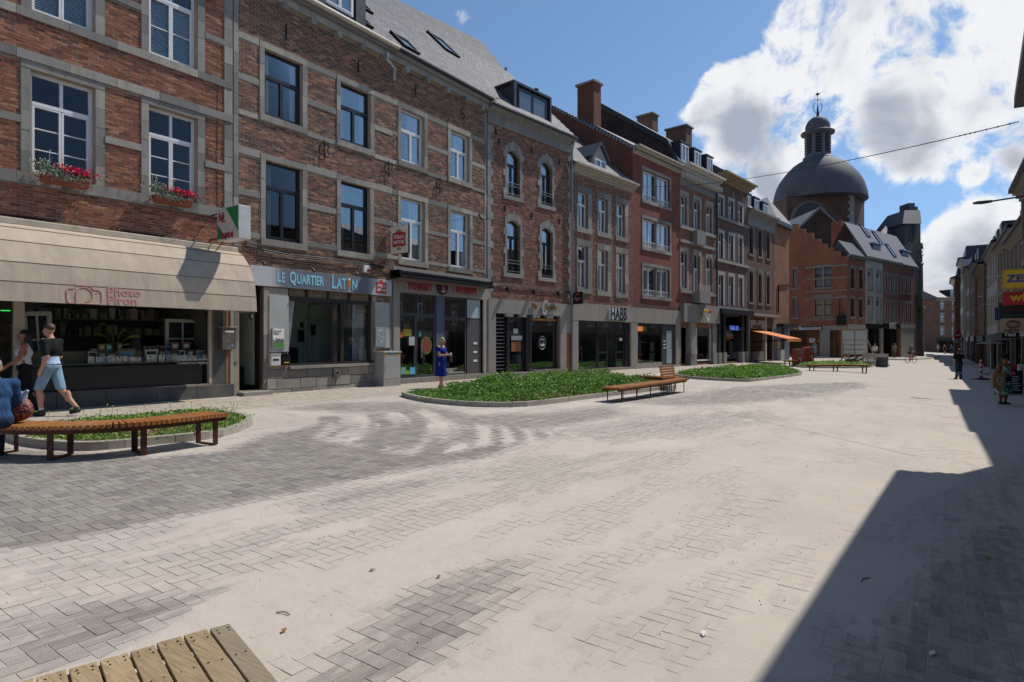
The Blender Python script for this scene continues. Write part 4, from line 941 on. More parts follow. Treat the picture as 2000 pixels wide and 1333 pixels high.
# fascia sign
def fascia_mat():
 m,nt=newmat('grey_fascia_panel');t=NT(nt)
 sp=t.n('ShaderNodeSeparateXYZ');t.plug(sp.inputs[0],t.obj());f=t.rng(sp.outputs[0],.55,1.1,0,1,True);f2=t.rng(sp.outputs[0],4.6,4.1,0,1,True)
 c=t.mix(t.math('MULTIPLY',f,f2),lin('b9babd'),lin('6a6e76'));t.out(c,.45);return m
def at_h(H,name,label,cat,x,z,o=0.0,group=None):
 q=H.fr.xy(H.s0+x,o);return thing(name,label,cat,(q.x,q.y,H.base+z),R(H.fr.deg),group)
CYANL=simple('pale_blue_lettering',lin('8cc3d6'),.5);STELR=simple('brewery_red',lin('b01f2c'),.5);STELW=simple('sign_white',lin('d9d2c2'),.5,dirt=.2,dirtcol=lin('a79b86'));GOLDL=simple('gold_ornament',lin('a58a50'),.45,.3)
fx0,fx1=H.X(489,.06),H.X(765,.06);t=at_h(H,'fascia_sign','grey fascia board with pale blue bar lettering above the open window','sign',fx0,zz(3.22),.03);fw=fx1-fx0
MB().box(0,fw,-.03,.02,0,.54).build('board',fascia_mat(),t,bevel=.004)
def cap(px):return H.X(px,.07)-fx0
def bold(c,k=.01):c.data.offset=k;return c
x_=cap(541);bold(text_obj('L',.47,CYANL,t,(x_,-.035,.29),align='LEFT',name='lettering',sx=.56));bold(text_obj('E',.39,CYANL,t,(x_+.15,-.035,.265),align='LEFT',sx=.56))
bold(text_obj('Q',.46,CYANL,t,(cap(566),-.035,.29),align='LEFT',sx=.58),.012);bold(text_obj('UARTIER',.39,CYANL,t,(cap(566)+.23,-.035,.265),align='LEFT',sx=.62),.012)
bold(text_obj('L',.58,CYANL,t,(cap(648),-.035,.28),align='LEFT',sx=.6),.012);bold(text_obj('AT',.47,CYANL,t,(cap(648)+.2,-.035,.25),align='LEFT',sx=.62),.012);bold(text_obj('N',.47,CYANL,t,(cap(687.5),-.035,.25),align='LEFT',sx=.62),.012)
BEER=simple('beer_print',lin('c07a1c'),.4)
gx=cap(682.5);mb=MB();mb.prism([(gx-.03,.16),(gx+.03,.16),(gx+.06,.3),(gx+.055,.4),(gx-.055,.4),(gx-.06,.3)],-.036,-.033);mb.build('beer_glass_print',BEER,t);MB().prism([(gx-.055,.4),(gx+.055,.4),(gx+.04,.47),(gx-.04,.47)],-.037,-.033).box(gx-.008,gx+.008,-.036,-.033,.05,.16).box(gx-.05,gx+.05,-.036,-.033,.035,.05).build('beer_foam_print',WHITE,t)
def beer_logo(t,cx,cz,w,y,two=True):
 h_=w*.36
 pts=[(cx-w*.46,cz-h_*.8),(cx-w*.3,cz-h_),(cx,cz-h_*.86),(cx+w*.3,cz-h_),(cx+w*.46,cz-h_*.8),(cx+w*.42,cz),(cx+w*.46,cz+h_*.8),(cx+w*.2,cz+h_),(cx,cz+h_*1.18),(cx-w*.2,cz+h_),(cx-w*.46,cz+h_*.8),(cx-w*.42,cz)]
 MB().prism([(cx+(a-cx)*1.1,cz+(b-cz)*1.14)for a,b in pts],y-.003,y).build('emblem_border',GOLDL,t)
 MB().prism(pts,y-.007,y-.003).build('emblem',STELR,t)
 for s_,zc in(('STELLA',cz+h_*.36),('ARTOIS',cz-h_*.42)):bold(text_obj(s_,w*.25,WHITE,t,(cx,y-.009,zc),sx=.9,extrude=.001),w*.006)
beer_logo(t,cap(745),.25,.5,-.032);MB().prism([(cap(745)-.1,.47),(cap(745)+.1,.47),(cap(745)+.04,.5),(cap(745)+.02,.53),(cap(745)-.02,.53),(cap(745)-.04,.5)],-.036,-.033).build('emblem_crest',STELR,t)
def hang_sign(H,name,label,px_wall,o0,o1,z0,z1,thick,mat,side_mat=None):
 x=H.X(px_wall,(o0+o1)/2);t=at_h(H,name,label,'sign',x,z0,0)
 MB().box(-thick/2,thick/2,-o1,-o0,0,z1-z0).build('sign_box',[mat]if not side_mat else[mat],t,bevel=.01)
 mb=MB()
 for zz_ in((z1-z0)*.18,(z1-z0)*.82):mb.tube([(0,0,zz_),(0,-o0,zz_)],.016,6)
 mb.box(-.05,.05,-.012,0,.05,z1-z0-.05);mb.build('bracket',IRON,t);return t
 # film sign: square box, near face green with diagonal pale band and red letters
o0=.42;zt_,zb_=H.Z(466,399,o0),H.Z(466,462,o0)
x445=None
def sign_at(fr,px0,px1,py_top,s_guess): # outward extent from pixel columns on a cross plane at s
 out=[]
 for px in(px0,px1):
  r=cam_dir(px,666.5);q=fr.xy(s_guess)-Vector((D,0));tt=q.dot(fr.d)/Vector((r.x,r.y)).dot(fr.d);p=Vector((r.x,r.y))*tt;out.append(((p-q).dot(fr.n),tt))
 return out
(o_out,t_o),(o_in,t_i)=sign_at(P1,466,424,0,8.45)[0],sign_at(P1,424,424,0,8.45)[0]
fo0,fo1=min(o_out,o_in),max(o_out,o_in);zt_=EYE+(666.5-399)/FPX*t_o;zb_=EYE+(666.5-465)/FPX*t_o
FW=simple('sign_light_grey',lin('bfc0bd'),.4);FG=simple('film_sign_green',lin('12733f'),.4);FR=simple('film_sign_red',lin('8e2436'),.4)
t=thing('shop_sign','square projecting film sign, green and white with red letters, above the awning end','sign',(0,8.45,zb_),0);hs=zt_-zb_;ws=fo1-fo0
MB().box(fo0,fo1,0,.32,0,hs).build('sign_box',FW,t,bevel=.012)
def pl(pts,mat,nm='print',y=-.004):MB().prism([(fo0+a*ws,b*hs)for a,b in pts],y,y+.003).build(nm,mat,t)
pl([(.42,.97),(.98,.97),(.98,.22)],FG);pl([(.02,.50),(.45,.05),(.02,.05)],FG);pl([(.02,.97),(.42,.97),(.98,.22),(.98,.03),(.45,.05),(.02,.5)],simple('sign_pale',lin('b7b3a6'),.5),'print',-.003)
for s_,xx,zc,sz in(('FUJI',.22,.72,.19),('FUJIFILM',.5,.13,.165)):bold(text_obj(s_ if s_!='FUJI' else 'fuji',sz if s_!='FUJI' else.26,FR,t,(fo0+xx*ws,-.008,zc*hs),extrude=.001,sx=.82),.01)
MB().box(fo0+.09*ws,fo0+.12*ws,-.007,-.004,hs*.58,hs*.8).box(fo0+.2*ws,fo0+.42*ws,-.007,-.004,hs*.55,hs*.58).build('print',FR,t)
MB().tube([(0,.1,.1),(fo0,.1,.1)],.018,6).tube([(0,.1,hs-.1),(fo0,.1,hs-.1)],.018,6).tube([(0,.1,-.35),(fo0+.1,.1,0)],.012,6).build('bracket',IRON,t)
# beer sign
sB=P1.s(776)-.42;(oo,tt1),(oi,tt0)=sign_at(P1,796,757,0,sB);zt_=EYE+(666.5-439)/FPX*tt1;zb_=EYE+(666.5-493)/FPX*tt1
t=thing('shop_sign','cream hanging beer sign with red emblem projecting between the two brick houses','sign',(0,sB,zb_),0);hs=zt_-zb_;oi,oo=min(oi,oo),max(oi,oo);oi=max(oi,.1)
MB().box(oi,oo,0,.13,0,hs).build('sign_box',STELW,t,bevel=.02);MB().box(oi-.012,oo+.012,.03,.1,-.012,hs+.012).build('sign_rim',IRON,t)
beer_logo(t,(oi+oo)/2,hs*.5,(oo-oi)*.8,-.002)
MB().prism([((oi+oo)/2+.12*math.cos(a),hs*.82+.05*math.sin(a))for a in[R(i*40)for i in range(9)]],-.006,-.003).prism([((oi+oo)/2+.11*math.cos(a),hs*.17+.05*math.sin(a))for a in[R(i*40)for i in range(9)]],-.006,-.003).build('ornament',GOLDL,t)
MB().tube([(0,.06,.15),(oi,.06,.15)],.014,6).tube([(0,.06,hs-.15),(oi,.06,hs-.15)],.014,6).tube([(0,.06,hs+.3),(oo*.8,.06,hs)],.01,6).build('bracket',IRON,t)
# ---- small things on the two facades
def wallbox(H,name,label,cat,pl_,pr_,yt,yb,dpt,mat,group=None,roof=False):
 a,b,c,d=H.rect(pl_,pr_,yt,yb,dpt);t=at_h(H,name,label,cat,(a+b)/2,c,.012,group);w=b-a;hh=d-c
 MB().box(-w/2,w/2,-dpt,0,0,hh).build('body',mat,t,bevel=.01);return t,w,hh
GREYMB=simple('weathered_steel_letterbox',lin('6e6b66'),.45,.5,var=.2,dirt=.5,dirtcol=lin('a39a8c'));WHMB=simple('white_letterbox',lin('c9c8c3'),.5,dirt=.4,dirtcol=lin('8d8b85'))
t,w,hh=wallbox(b1,'letterbox','weathered steel letterbox on the dark pier beside the bar entrance','letterbox',434,461,640,683,.18,GREYMB)
MB().box(-w/2-.02,w/2+.02,-.21,.0,hh,hh+.025).build('lid',simple('peeling_lid',lin('9c968c'),.6,dirt=.6),t,bevel=.005);MB().box(-w*.32,w*.32,-.186,-.181,hh*.78,hh*.86).build('slot',CARDW,t);MB().prism([(.08+.03*math.cos(a),.1+.03*math.sin(a))for a in[R(36*i)for i in range(10)]],-.185,-.181).build('sticker',PAPERB,t)
t,w,hh=wallbox(b2,'letterbox','white metal letterbox under the noticeboard left of the bar window','letterbox',529,548,693,715,.12,WHMB);MB().box(-w/2-.01,w/2+.01,-.135,0,hh,hh+.02).build('lid',WHMB,t);MB().box(-w*.3,w*.3,-.125,-.121,hh*.45,hh*.6).build('slot',IRON,t)
t,w,hh=wallbox(b2,'letterbox','black letterbox beside the white one under the bar window edge','letterbox',551,567,693,714,.12,IRON);MB().box(-w/2-.01,w/2+.01,-.135,0,hh,hh+.02).build('lid',IRON,t);MB().box(-w*.3,w*.3,-.125,-.121,hh*.2,hh*.3).build('label_plate',GOLDC,t)
t,w,hh=wallbox(b2,'vent_box','small grey ventilation box on the stone wall under the bar window','vent',651,664,719,739,.1,GREYMB);MB().tube([(0,-.1,hh/2),(0,-.13,hh/2)],w*.3,16).build('cowl',STEEL,t);MB().tube([(0,-.131,hh/2),(0,-.133,hh/2)],w*.2,16).build('opening',IRON,t)
t,w,hh=wallbox(b2,'alarm_box','small white and red alarm box above the bar sign','alarm box',711,723,518,532,.1,WHITE);MB().box(-.01,w/2-.02,-.106,-.101,.02,hh*.45).build('print',STELR,t)
for(a,b,c,d,lb,kind)in((531,556,641,682,'framed poster of a green park fixed to the white board left of bar window',0),(732.5,754,640,678,'framed grey town map on the white board right of bar window',1)):
 t,w,hh=wallbox(b2,'poster_frame',lb,'poster',a,b,c,d,.075,STEEL)
 MB().box(-w/2+.02,w/2-.02,-.079,-.076,.02,hh-.02).build('sheet',CARDW if kind==0 else simple('map_grey',lin('8b9199'),.5),t)
 if kind==0:
  MB().box(-w/2+.03,w/2-.03,-.083,-.08,.03,hh*.28).build('print',simple('print_green',lin('4d8a3a'),.6),t);mb=MB()
  for i in range(9):xx=-w/2+.05+i*(w-.1)/8;mb.box(xx-.012,xx+.014,-.083,-.08,hh*.28,hh*random.uniform(.4,.6))
  mb.build('print',simple('print_trees',lin('4a5550'),.6),t);mb=MB()
  for i in range(4):mb.box(-w/2+.04,w*random.uniform(0,.3),-.083,-.08,hh*(.68+.06*i),hh*(.68+.06*i)+.012)
  mb.build('print',PHOTO,t)
 else:
  mb=MB();pts=[(-.12,hh*.8),(.0,hh*.86),(.08,hh*.74),(.12,hh*.5),(.05,hh*.3),(-.04,hh*.22),(-.1,hh*.4),(-.13,hh*.6)]
  mb.tube([(p[0],-.083,p[1])for p in pts+pts[:1]],.007,5).tube([(-.1,-.083,hh*.62),(0,-.083,hh*.5),(.1,-.083,hh*.55)],.005,5);mb.build('print',CARDW,t)
  # wall ties: forked scroll anchors
def anchor(H,px,py,label,k=0):
 x,z=H.P(px,py);t=at_h(H,'wall_anchor',label,'wall anchor',x,z,.03,'iron wall anchors on the brick facades');mb=MB();r=.012
 if k==0:
  mb.tube([(0,-.03,-.28),(0,-.03,.28)],.016,6)
  for sx in(-1,1):
   for(zc,rr)in((.08,.1),(-.1,.11)):mb.tube([(sx*(rr-rr*math.cos(a))*.8+sx*.0,-.03-.03*math.sin(a),zc+rr*math.sin(a)*(1 if zc>0 else-1))for a in[R(i*30)for i in range(9)]],r,5)
  mb.tube([(0,.03,0),(0,-.05,0)],.02,6)
 elif k==1:mb.tube([(0,-.02,-.2),(0,-.02,.2)],.02,6);mb.tube([(0,.03,0),(0,-.03,0)],.02,6)
 else:mb.tube([(.09*math.cos(a)+0,-.02,.1+.09*math.sin(a))for a in[R(60+i*30)for i in range(7)]]+[(.03,-.02,-.02)]+[(.02+.09*math.cos(a),-.02,-.11+.09*math.sin(a))for a in[R(90-i*30)for i in range(7)]],.017,6);mb.tube([(0,.03,0),(0,-.03,0)],.02,6)
 mb.build('iron_scroll',IRON,t)
for px,py,lb,k in((631,293,'scrolled iron wall anchor between the two black-framed window pairs',0),(757,330,'scrolled iron wall anchor above the beer sign',0),(557,62,'straight iron tie high above the first black-framed window',1),(698,130,'slanted iron tie above the second black-framed window',1)):anchor(b2,px,py,lb,k)
SPOT=simple('spot_lamp_black',lin('202022'),.4)
for i,px in enumerate((508,605,690)):
 x,z=b2.P(px,(513,527,534)[i],.1);t=at_h(b2,'spot_lamp',('spotlight above the left end of the bar sign','spotlight above the middle of the bar sign','spotlight above the last letters of the bar sign')[i],'lamp',x,z,.0,'spotlights over the bar sign')
 MB().tube([(0,0,.05),(0,-.2,.05),(0,-.26,-.02)],.008,6).build('arm',SPOT,t);MB().tube([(0,-.24,.01),(0,-.3,-.07)],[.03,.045],10).build('head',SPOT,t)
mb=MB();pts=[(H.X(478),-.03,H.Z(478,470)),(H.X(500),-.04,H.Z(500,478)),(H.X(512),-.05,H.Z(512,488)),(H.X(560),-.05,H.Z(560,497)),(H.X(640),-.06,H.Z(640,505)),(H.X(720),-.06,H.Z(720,517)),(H.W,-.05,H.Z(765,524))]
mb.tube(pts,.014,6).tube([(p[0],p[1]-.01,p[2]-.05)for p in pts],.009,6).tube([(p[0],p[1]-.01,p[2]-.09-.03*math.sin(p[0]*5))for p in pts],.008,6).build('wall_cables',IRON,H.root)
# utility cabinet
q=P1.xy(P1.s(771),.0);cx0,cx1=b2.X(749,.48),b2.X(783,.48)
t=at_h(b2,'utility_cabinet','light grey street utility cabinet with yellow stickers against the wall','utility cabinet',(cx0+cx1)/2,gz(.5,q.y)-b2.base-.02,.03)
CAB=simple('cabinet_grey',lin('9b9d99'),.5,var=.05,dirt=.25,dirtcol=lin('7f7c74'));w=cx1-cx0;hh=b2.Z(749,687,.48)-(gz(.5,q.y)-b2.base)
MB().box(-w/2,w/2,-.45,0,0,hh*.2).build('base',simple('cabinet_base',lin('908d86'),.7,dirt=.4),t,bevel=.01);MB().box(-w/2+.01,w/2-.01,-.44,-.01,hh*.2,hh*.97).build('body',CAB,t,bevel=.01)
MB().box(-w/2-.02,w/2+.02,-.47,0,hh*.97,hh*1.02).build('top',CAB,t,bevel=.012);MB().box(-w/2+.04,w/2-.03,-.447,-.441,hh*.23,hh*.95).build('door',CAB,t,bevel=.004)
for xx in(-w/2+.05,w/2-.2):MB().box(xx,xx+.14,-.452,-.448,hh*.88,hh*.94).build('sticker',GOLDC,t)
MB().tube([(-w/2+.09,-.45,hh*.5),(-w/2+.09,-.475,hh*.5),(-w/2+.09,-.475,hh*.62)],.012,6).build('handle',STEEL,t)
# flower boxes
PETR=simple('magenta_petal',lin('dc1c55'),.6,var=.25,scale=30);PETP=simple('pink_petal',lin('c0406f'),.6);GREYL=simple('silver_leaf',lin('8d9a86'),.7,var=.2,scale=30);GRL=simple('green_leaf',lin('4c6b2c'),.6,var=.3,scale=20);YELF=simple('pale_flower',lin('c9bd92'),.7)
def leafcloud(c,sz,n,size,up=.2):
 mb=MB()
 for i in range(n):
  p=Vector(c)+Vector((random.gauss(0,sz[0]*.45),random.gauss(0,sz[1]*.45),random.gauss(0,sz[2]*.4)));a=Vector((random.gauss(0,1),random.gauss(0,1),random.gauss(up,.8))).normalized();b=a.cross(Vector((random.random()-.5,random.random()-.5,random.random()))).normalized();s_=size*random.uniform(.6,1.3)
  mb.quad(p-a*s_,p-b*s_*.45,p+a*s_,p+b*s_*.45)
 return mb
for i,(pl_,pr_,yb)in enumerate(((83,176,361),(303,377,398))):
 a,b=b1.X(pl_,.3),b1.X(pr_,.3);zt2=zz(5.17);w=(b-a);t=at_h(b1,'flower_box',('terracotta flower box with magenta petunias on the sill of the first window','terracotta flower box with red petunias on the sill of the second window')[i],'flower box',(a+b)/2,b1.Z(pl_,yb-(4 if i==0 else 10),.25)-.0,.2)
 t.location.z=b1.base+zz(4.93)
 mb=MB();mb.add([(-w/2+.03,-.09,0),(w/2-.03,-.09,0),(w/2-.03,.07,0),(-w/2+.03,.07,0),(-w/2,-.12,.17),(w/2,-.12,.17),(w/2,.1,.17),(-w/2,.1,.17)],[(0,3,2,1),(4,5,6,7),(0,1,5,4),(1,2,6,5),(2,3,7,6),(3,0,4,7)]);mb.build('trough',TERRA,t,bevel=.008)
 MB().tube([(-w*.62,-.0,.1),(w*.62,-.0,.06)],.008,5).tube([(-w*.45,.2,.1),(-w*.45,-.13,.12)],.008,5).tube([(w*.45,.2,.1),(w*.45,-.13,.12)],.008,5).build('rail',IRON,t)
 o=leafcloud((w*.22,-.04,.32),(w*.5,.12,.13),300,.042).build('blossom',PETR,t);o['kind']='stuff'
 o=leafcloud((w*.1,-.03,.26),(w*.75,.12,.12),500,.03).build('foliage',GRL,t);o['kind']='stuff'
 o=leafcloud((-w*.12,-.13,.17),(w*.5,.05,.12),340,.026,-.5).build('trailing_leaves',GREYL,t);o['kind']='stuff'
 o=leafcloud((-w*.36,-.02,.3),(w*.3,.1,.2),240,.03,1).build('foliage',GREYL,t);o['kind']='stuff'
 mb=MB()
 for k in range(12):x_=random.uniform(-w*.6,w*.05);z_=random.uniform(.35,.68);mb.tube([(x_,0,.2),(x_+random.uniform(-.06,.06),-.02,z_)],.004,4);mb.ball((x_,-.02,z_),.016,3)
 mb.build('flower_stem',YELF,t)
 # ---- building 3: white-framed windows above the ramen restaurant
H=House('brick_house','brown brick house with white window frames above the ramen restaurant','house',P1,P1.s(766)+.004,P1.s(951),depth=10);b3=H;B=H.base
lo=[(H.X(a),H.X(b),zz(4.54),zz(6.72))for a,b in((783,829),(879.5,917))];up=[(H.X(a),H.X(b),zz(7.97),zz(9.8))for a,b in((783,828),(879.5,916))]
shop=(H.X(779),H.X(942),.18,H.Z(779,571));H.open=lo+up+[shop];H.wall(-.3,zz(11.45),MORTAR)
for r in lo+up:H.surround(r,.16,.17,.18,.19,proud=.03,sp=.06,L=.5)
for(c,d,rs)in((9.8,9.97,up),(8.75,8.9,up),(7.76,7.9,up),(6.72,6.88,lo),(5.62,5.77,lo),(4.5,4.62,lo)):
 for(a,b)in gaps(rs,0,H.W-.18,.16,.17):H.stone(a,b,zz(c),zz(d),.02,L=.9)
H.stone(H.W-.18,H.W,zz(3.9),zz(11.1),.02,L=.55);H.excl.append((0,H.W,-1,zz(3.75)))
H.bricks(zz(3.75),zz(11.2),BR_MIX,Hc=.067)
for r in lo:H.window(r,'T',WHITE,y=.12,trans=.66,fr=.06,curtain=('pale',(.0,.12),(.55,.98)))
for r in up:H.window(r,'T',WHITE,y=.12,trans=.62,fr=.06,curtain=('pale',(.45,.95)))
ft,fb=H.Z(942,559.5),shop[3]
x=0
for x2 in(.18,1.2,2.35,3.4,4.4,H.W):H.box('fascia_slab',CONC,x+.003,x2-.003,-.06,.1,fb,ft+.32,bevel=.003);x=x2
H.box('shop_pier',CONC,0,shop[0],-.06,.25,-.2,fb-.005,bevel=.004);H.box('shop_pier',CONC,shop[1],H.W,-.06,.25,-.2,fb-.005,bevel=.004);H.box('door_sill',STONE,shop[0],shop[1],-.12,.3,-.2,.17)
GM=simple('grey_aluminium',lin('4a4c50'),.4,.3);BLUEC=simple('blue_grey_column',lin('50596a'),.6,var=.15)
dz=H.Z(850,617)
H.window((H.X(779),H.X(812),.18,dz),'S',GM,y=.02,room=None,kind='shop_window',fr=.05);dd=H.window((H.X(812),H.X(851),.18,dz),'S',GM,y=.02,room=None,kind='shop_door',fr=.09)
H.window((H.X(779),H.X(851),dz,fb),'2S',GM,y=.02,room=None,kind='fanlight',fr=.05);H.window((H.X(868),H.X(911),.18,H.Z(868,622)),'S',GM,y=.02,room=None,kind='shop_window',fr=.05);H.window((H.X(868),H.X(911),H.Z(868,622),fb),'S',GM,y=.02,room=None,kind='fanlight',fr=.05)
H.box('blue_column',BLUEC,H.X(852),H.X(867),-.01,.2,.18,fb-.01);pd=H.box('side_door',simple('grey_door',lin('4d4b4c'),.5),H.X(913),H.X(940),.02,.1,.18,H.Z(925,624));H.box('door_panel',simple('frosted_panel',lin('9fb0b4'),.3),H.X(914),H.X(939),.03,.06,H.Z(925,622),fb-.03)
for i in range(3):z_=H.Z(928,671+i*17);MB().box(H.X(925),H.X(932),.005,.02,z_-.04,z_+.04).build('letter_slot',CARDW,pd)
MB().tube([(H.X(821.5),-.05,H.Z(822,664)),(H.X(821.5),-.05,H.Z(822,699))],.02,8).build('door_handle',STEEL,dd)
MB().tube([(H.X(941),-.05,H.Z(941,674)),(H.X(941),-.05,H.Z(941,682))],.015,6).build('door_handle',STEEL,pd)
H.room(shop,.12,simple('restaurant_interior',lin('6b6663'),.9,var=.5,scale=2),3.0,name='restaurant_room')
mb=MB()
for i in range(4):mb.box(H.X(870),H.X(908),.5,.56,.9+i*.5,.93+i*.5)
for px in(872,884,896,907):mb.box(H.X(px),H.X(px)+.04,.5,.56,.3,2.4)
mb.build('lattice_shelf',simple('warm_wood',lin('6b4a30'),.7),H.root)
for(px0,px1,y0_,y1_,c,nm)in((780,787,648,659,'c4622a','sticker'),(788,804,643,656,'a89a3a','sticker'),(799,810,658,675,'a9aeab','notice'),(818,823,648,657,'3f9a8c','sticker'),(801,811,718,732,'5aa4c4','sticker'),(783,793,718,732,'6f9a84','notice'),(792,800,724,732,'7a9a3a','notice')):
 MB().box(H.X(px0),H.X(px1),.008,.014,H.Z(px0,y1_),H.Z(px0,y0_)).build(nm,simple('sticker_'+c,lin(c),.6),H.root)
cxx,czz=H.X(832.5),H.Z(832,675)
MB().prism([(cxx+.3*math.cos(a),czz+.33*math.sin(a))for a in[R(i*20)for i in range(18)]],-.004,.002).build('round_emblem',simple('emblem_green',lin('5a6426'),.6),H.root);MB().prism([(cxx+.24*math.cos(a),czz+.27*math.sin(a))for a in[R(i*20)for i in range(18)]],-.008,-.004).build('round_emblem',simple('emblem_brown',lin('7c3a24'),.6,var=.5,scale=30),H.root)
text_obj('221',.2,GOLDL,H.root,(H.X(795),.01,H.Z(795,638)),extrude=.001)
RAML=simple('red_letter_face',lin('96262b'),.45);RAMS=simple('letter_return',lin('b9a79a'),.5)
t=at_h(H,'fascia_sign','red block lettering of the ramen restaurant with a round bowl emblem','sign',0,fb+.05,.07)
for s_,pxc,wd in(('YUMMY',818,1.0),('RAMEN',909,1.0)):
 xc=H.X(pxc,.1);zc=H.Z(pxc,560.5 if pxc<850 else 567.5,.1)-fb-.05
 bold(text_obj(s_,.42,RAML,t,(xc,-.075,zc),sx=.86,extrude=.012,spacing=1.1),.016);bold(text_obj(s_,.42,RAMS,t,(xc,-.04,zc),sx=.86,extrude=.025,spacing=1.1),.022)
xc=H.X(863,.1);zc=H.Z(863,562,.1)-fb-.05
MB().tube([(xc,-.02,zc),(xc,-.1,zc)],.27,24).build('emblem_disc',simple('emblem_dark',lin('30171a'),.5),t);MB().lathe([(.01,-.12),(.1,-.1),(.09,0),(.05,.08),(.01,.14)],(xc,-.1,zc),10,1,.3).build('emblem_figure',simple('emblem_orange',lin('b0512c'),.5),t,smooth=True)
MB().box(xc-.1,xc+.1,-.115,-.1,zc-.17,zc-.13).build('emblem_bowl',WHITE,t)
# cassette awning, closed, with sagging cloth
q0,q1=H.X(778,.4),H.X(961,.4);za=H.Z(790,534,.4);t=at_h(H,'awning','closed black cassette awning over the ramen restaurant front','awning',q0,za-.22,0);L_=q1-q0
MB().box(0,L_,-.45,-.12,.22,.3).box(0,L_,-.5,-.3,.08,.18).box(.0,.1,-.45,0,.05,.32).box(L_-.1,L_,-.45,0,.05,.32).tube([(0,-.2,.2),(L_,-.2,.2)],.06,8).build('cassette',IRON,t)
MB().add([(.1,-.28,.1),(L_-.1,-.28,.1),(L_-.1,-.18,.02),(L_*.5,-.2,.0),(.1,-.16,-.05),(.1,-.27,.07),(L_-.1,-.27,.07)],[(0,1,2,3,4)]).build('awning_cloth',simple('brown_awning_cloth',lin('6d5a55'),.9),t)
for px,py,lb in((857,362,'scrolled iron wall anchor between the two white-framed windows'),):anchor(H,px,py,lb)
anchor(H,902,222,'letter-shaped iron tie under the eaves near the house corner',2);anchor(H,810,178,'straight iron tie under the eaves of the white-framed house',1)
anchor(H,937,425,'small scrolled iron anchor beside the stone corner of the ramen house',2)
# corbelled eaves, gutters and roof over buildings 2 and 3
for H_,m_ in((b2,simple('cream_gutter',lin('b7b0a2'),.5,dirt=.3)),(b3,simple('dark_gutter',lin('33343a'),.5))):
 zt2=11.45-H_.base
 H_.box('eaves_course',STONE,0,H_.W,-.14,.1,zt2-.22,zt2-.02);H_.box('eaves_course',STONE,0,H_.W,-.26,.1,zt2-.02,zt2+.12)
 n=int(H_.W/.95)
 for i in range(n):x_=(i+.5)*H_.W/n;H_.box('corbel',STONE,x_-.09,x_+.09,-.24,.1,zt2-.42,zt2-.224,bevel=.02)
 H_.gutter(zt2+.12,.28,m_)
zb2=11.62-b2.base;PIT=45
def roof_poly(H,pts,ze,oe,pitch,mat,smat,back=True,w=.22,e=.15,thick=.12,nslate=300,label=None):
 """front slope whose outline is given on the roof plane as (x, y); its back drops behind the ridge"""
 k=math.tan(R(pitch));P=[(x,y,ze+k*(y+oe))for x,y in pts];n=len(P);mb=MB()
 mb.add(P,[tuple(range(n))]);mb.add(P+[(p[0],p[1]+thick*.7,p[2]-thick)for p in P],[(i,i+n,(i+1)%n+n,(i+1)%n)for i in range(n)]+[tuple(range(2*n-1,n-1,-1))])
 o=mb.build('roof',mat,H.root);H.slates(pts,ze,oe,pitch,smat,w,e,nslate,parent=o);return o
 # corner points of the big slope are on its plane, in building 2's own frame
def rp(px,py):v=b2.onroof(px,py,zb2,.3,PIT);return(v.x,v.y)
p_eL=(-.1,-.3);p_eR=(b3.s1-b2.s0+.05,-.3);pB=rp(941,82);pC=rp(1009,166);pA=rp(771,-2);pA2=(rp(640,-120)[0],min(rp(640,-120)[1],12))
big=[p_eL,p_eR,pC,pB,pA,(pA[0]-3,pA[1]+.8),(-.1,pA[1]+.8)]
print('roof',big)
RB=roof_poly(b2,big,zb2,.3,PIT,SLATE,SLATE,w=.25,e=.19)
MB().add([(p[0],p[1],zb2+(p[1]+.3))for p in big[2:]]+[(p[0],16,11)for p in big[2:]],[(i,i+5,i+6,i+1)for i in range(4)]).build('roof_back',SLATE_D,b2.root)
def skylight(H,ref,x,y,w,l,label,ze,oe,pitch,tilt=0):
 y=max(y,.05);k=math.tan(R(pitch));q=H.fr.xy(H.s0+x,-y);t=thing('roof_window',label,'roof window',(q.x,q.y,H.base+ze+k*(y+oe)+.03),R(H.fr.deg));t.rotation_euler=(0,0,0)
 t.rotation_euler=(Matrix.Rotation(R(H.fr.deg),3,'Z')@Matrix.Rotation(R(pitch),3,'X')).to_euler();f=.07;mb=MB()
 mb.box(-w/2,w/2,0,f,0,.09);mb.box(-w/2,w/2,l-f,l,0,.09);mb.box(-w/2,-w/2+f,f,l-f,0,.09);mb.box(w/2-f,w/2,f,l-f,0,.09);mb.box(-w/2-.03,w/2+.03,l,l+.1,0,.1);mb.build('frame',IRON,t)
 MB().box(-w/2+f,w/2-f,f,l-f,.04,.05).build('pane',SKYG,t);return t
SKYG=simple('skylight_glass',lin('5d6a75'),.04,var=.02,spec=1.0)
for(px,py,w,l,lb)in((884,108,1.0,1.5,'large slanted roof window high on the big slate roof'),(941,138,.75,1.3,'smaller roof window right of the large one on the slate roof'),(868,166,.8,.9,'roof window just above the dark gutter of the ramen house'),(770,112,.8,1.1,'roof window above the end of the cream gutter'),(712,22,.8,1.3,'roof window at the top edge above the bar house')):
 v=b2.onroof(px,py,zb2,.3,PIT);skylight(b2,RB,v.x,v.y,w,l,lb,zb2,.3,PIT)
v=b2.onroof(987,145,zb2,.3,PIT);MB().tube([v,v+Vector((0,-.05,.35))],.09,8).build('vent_pipe',ZINC,b2.root)
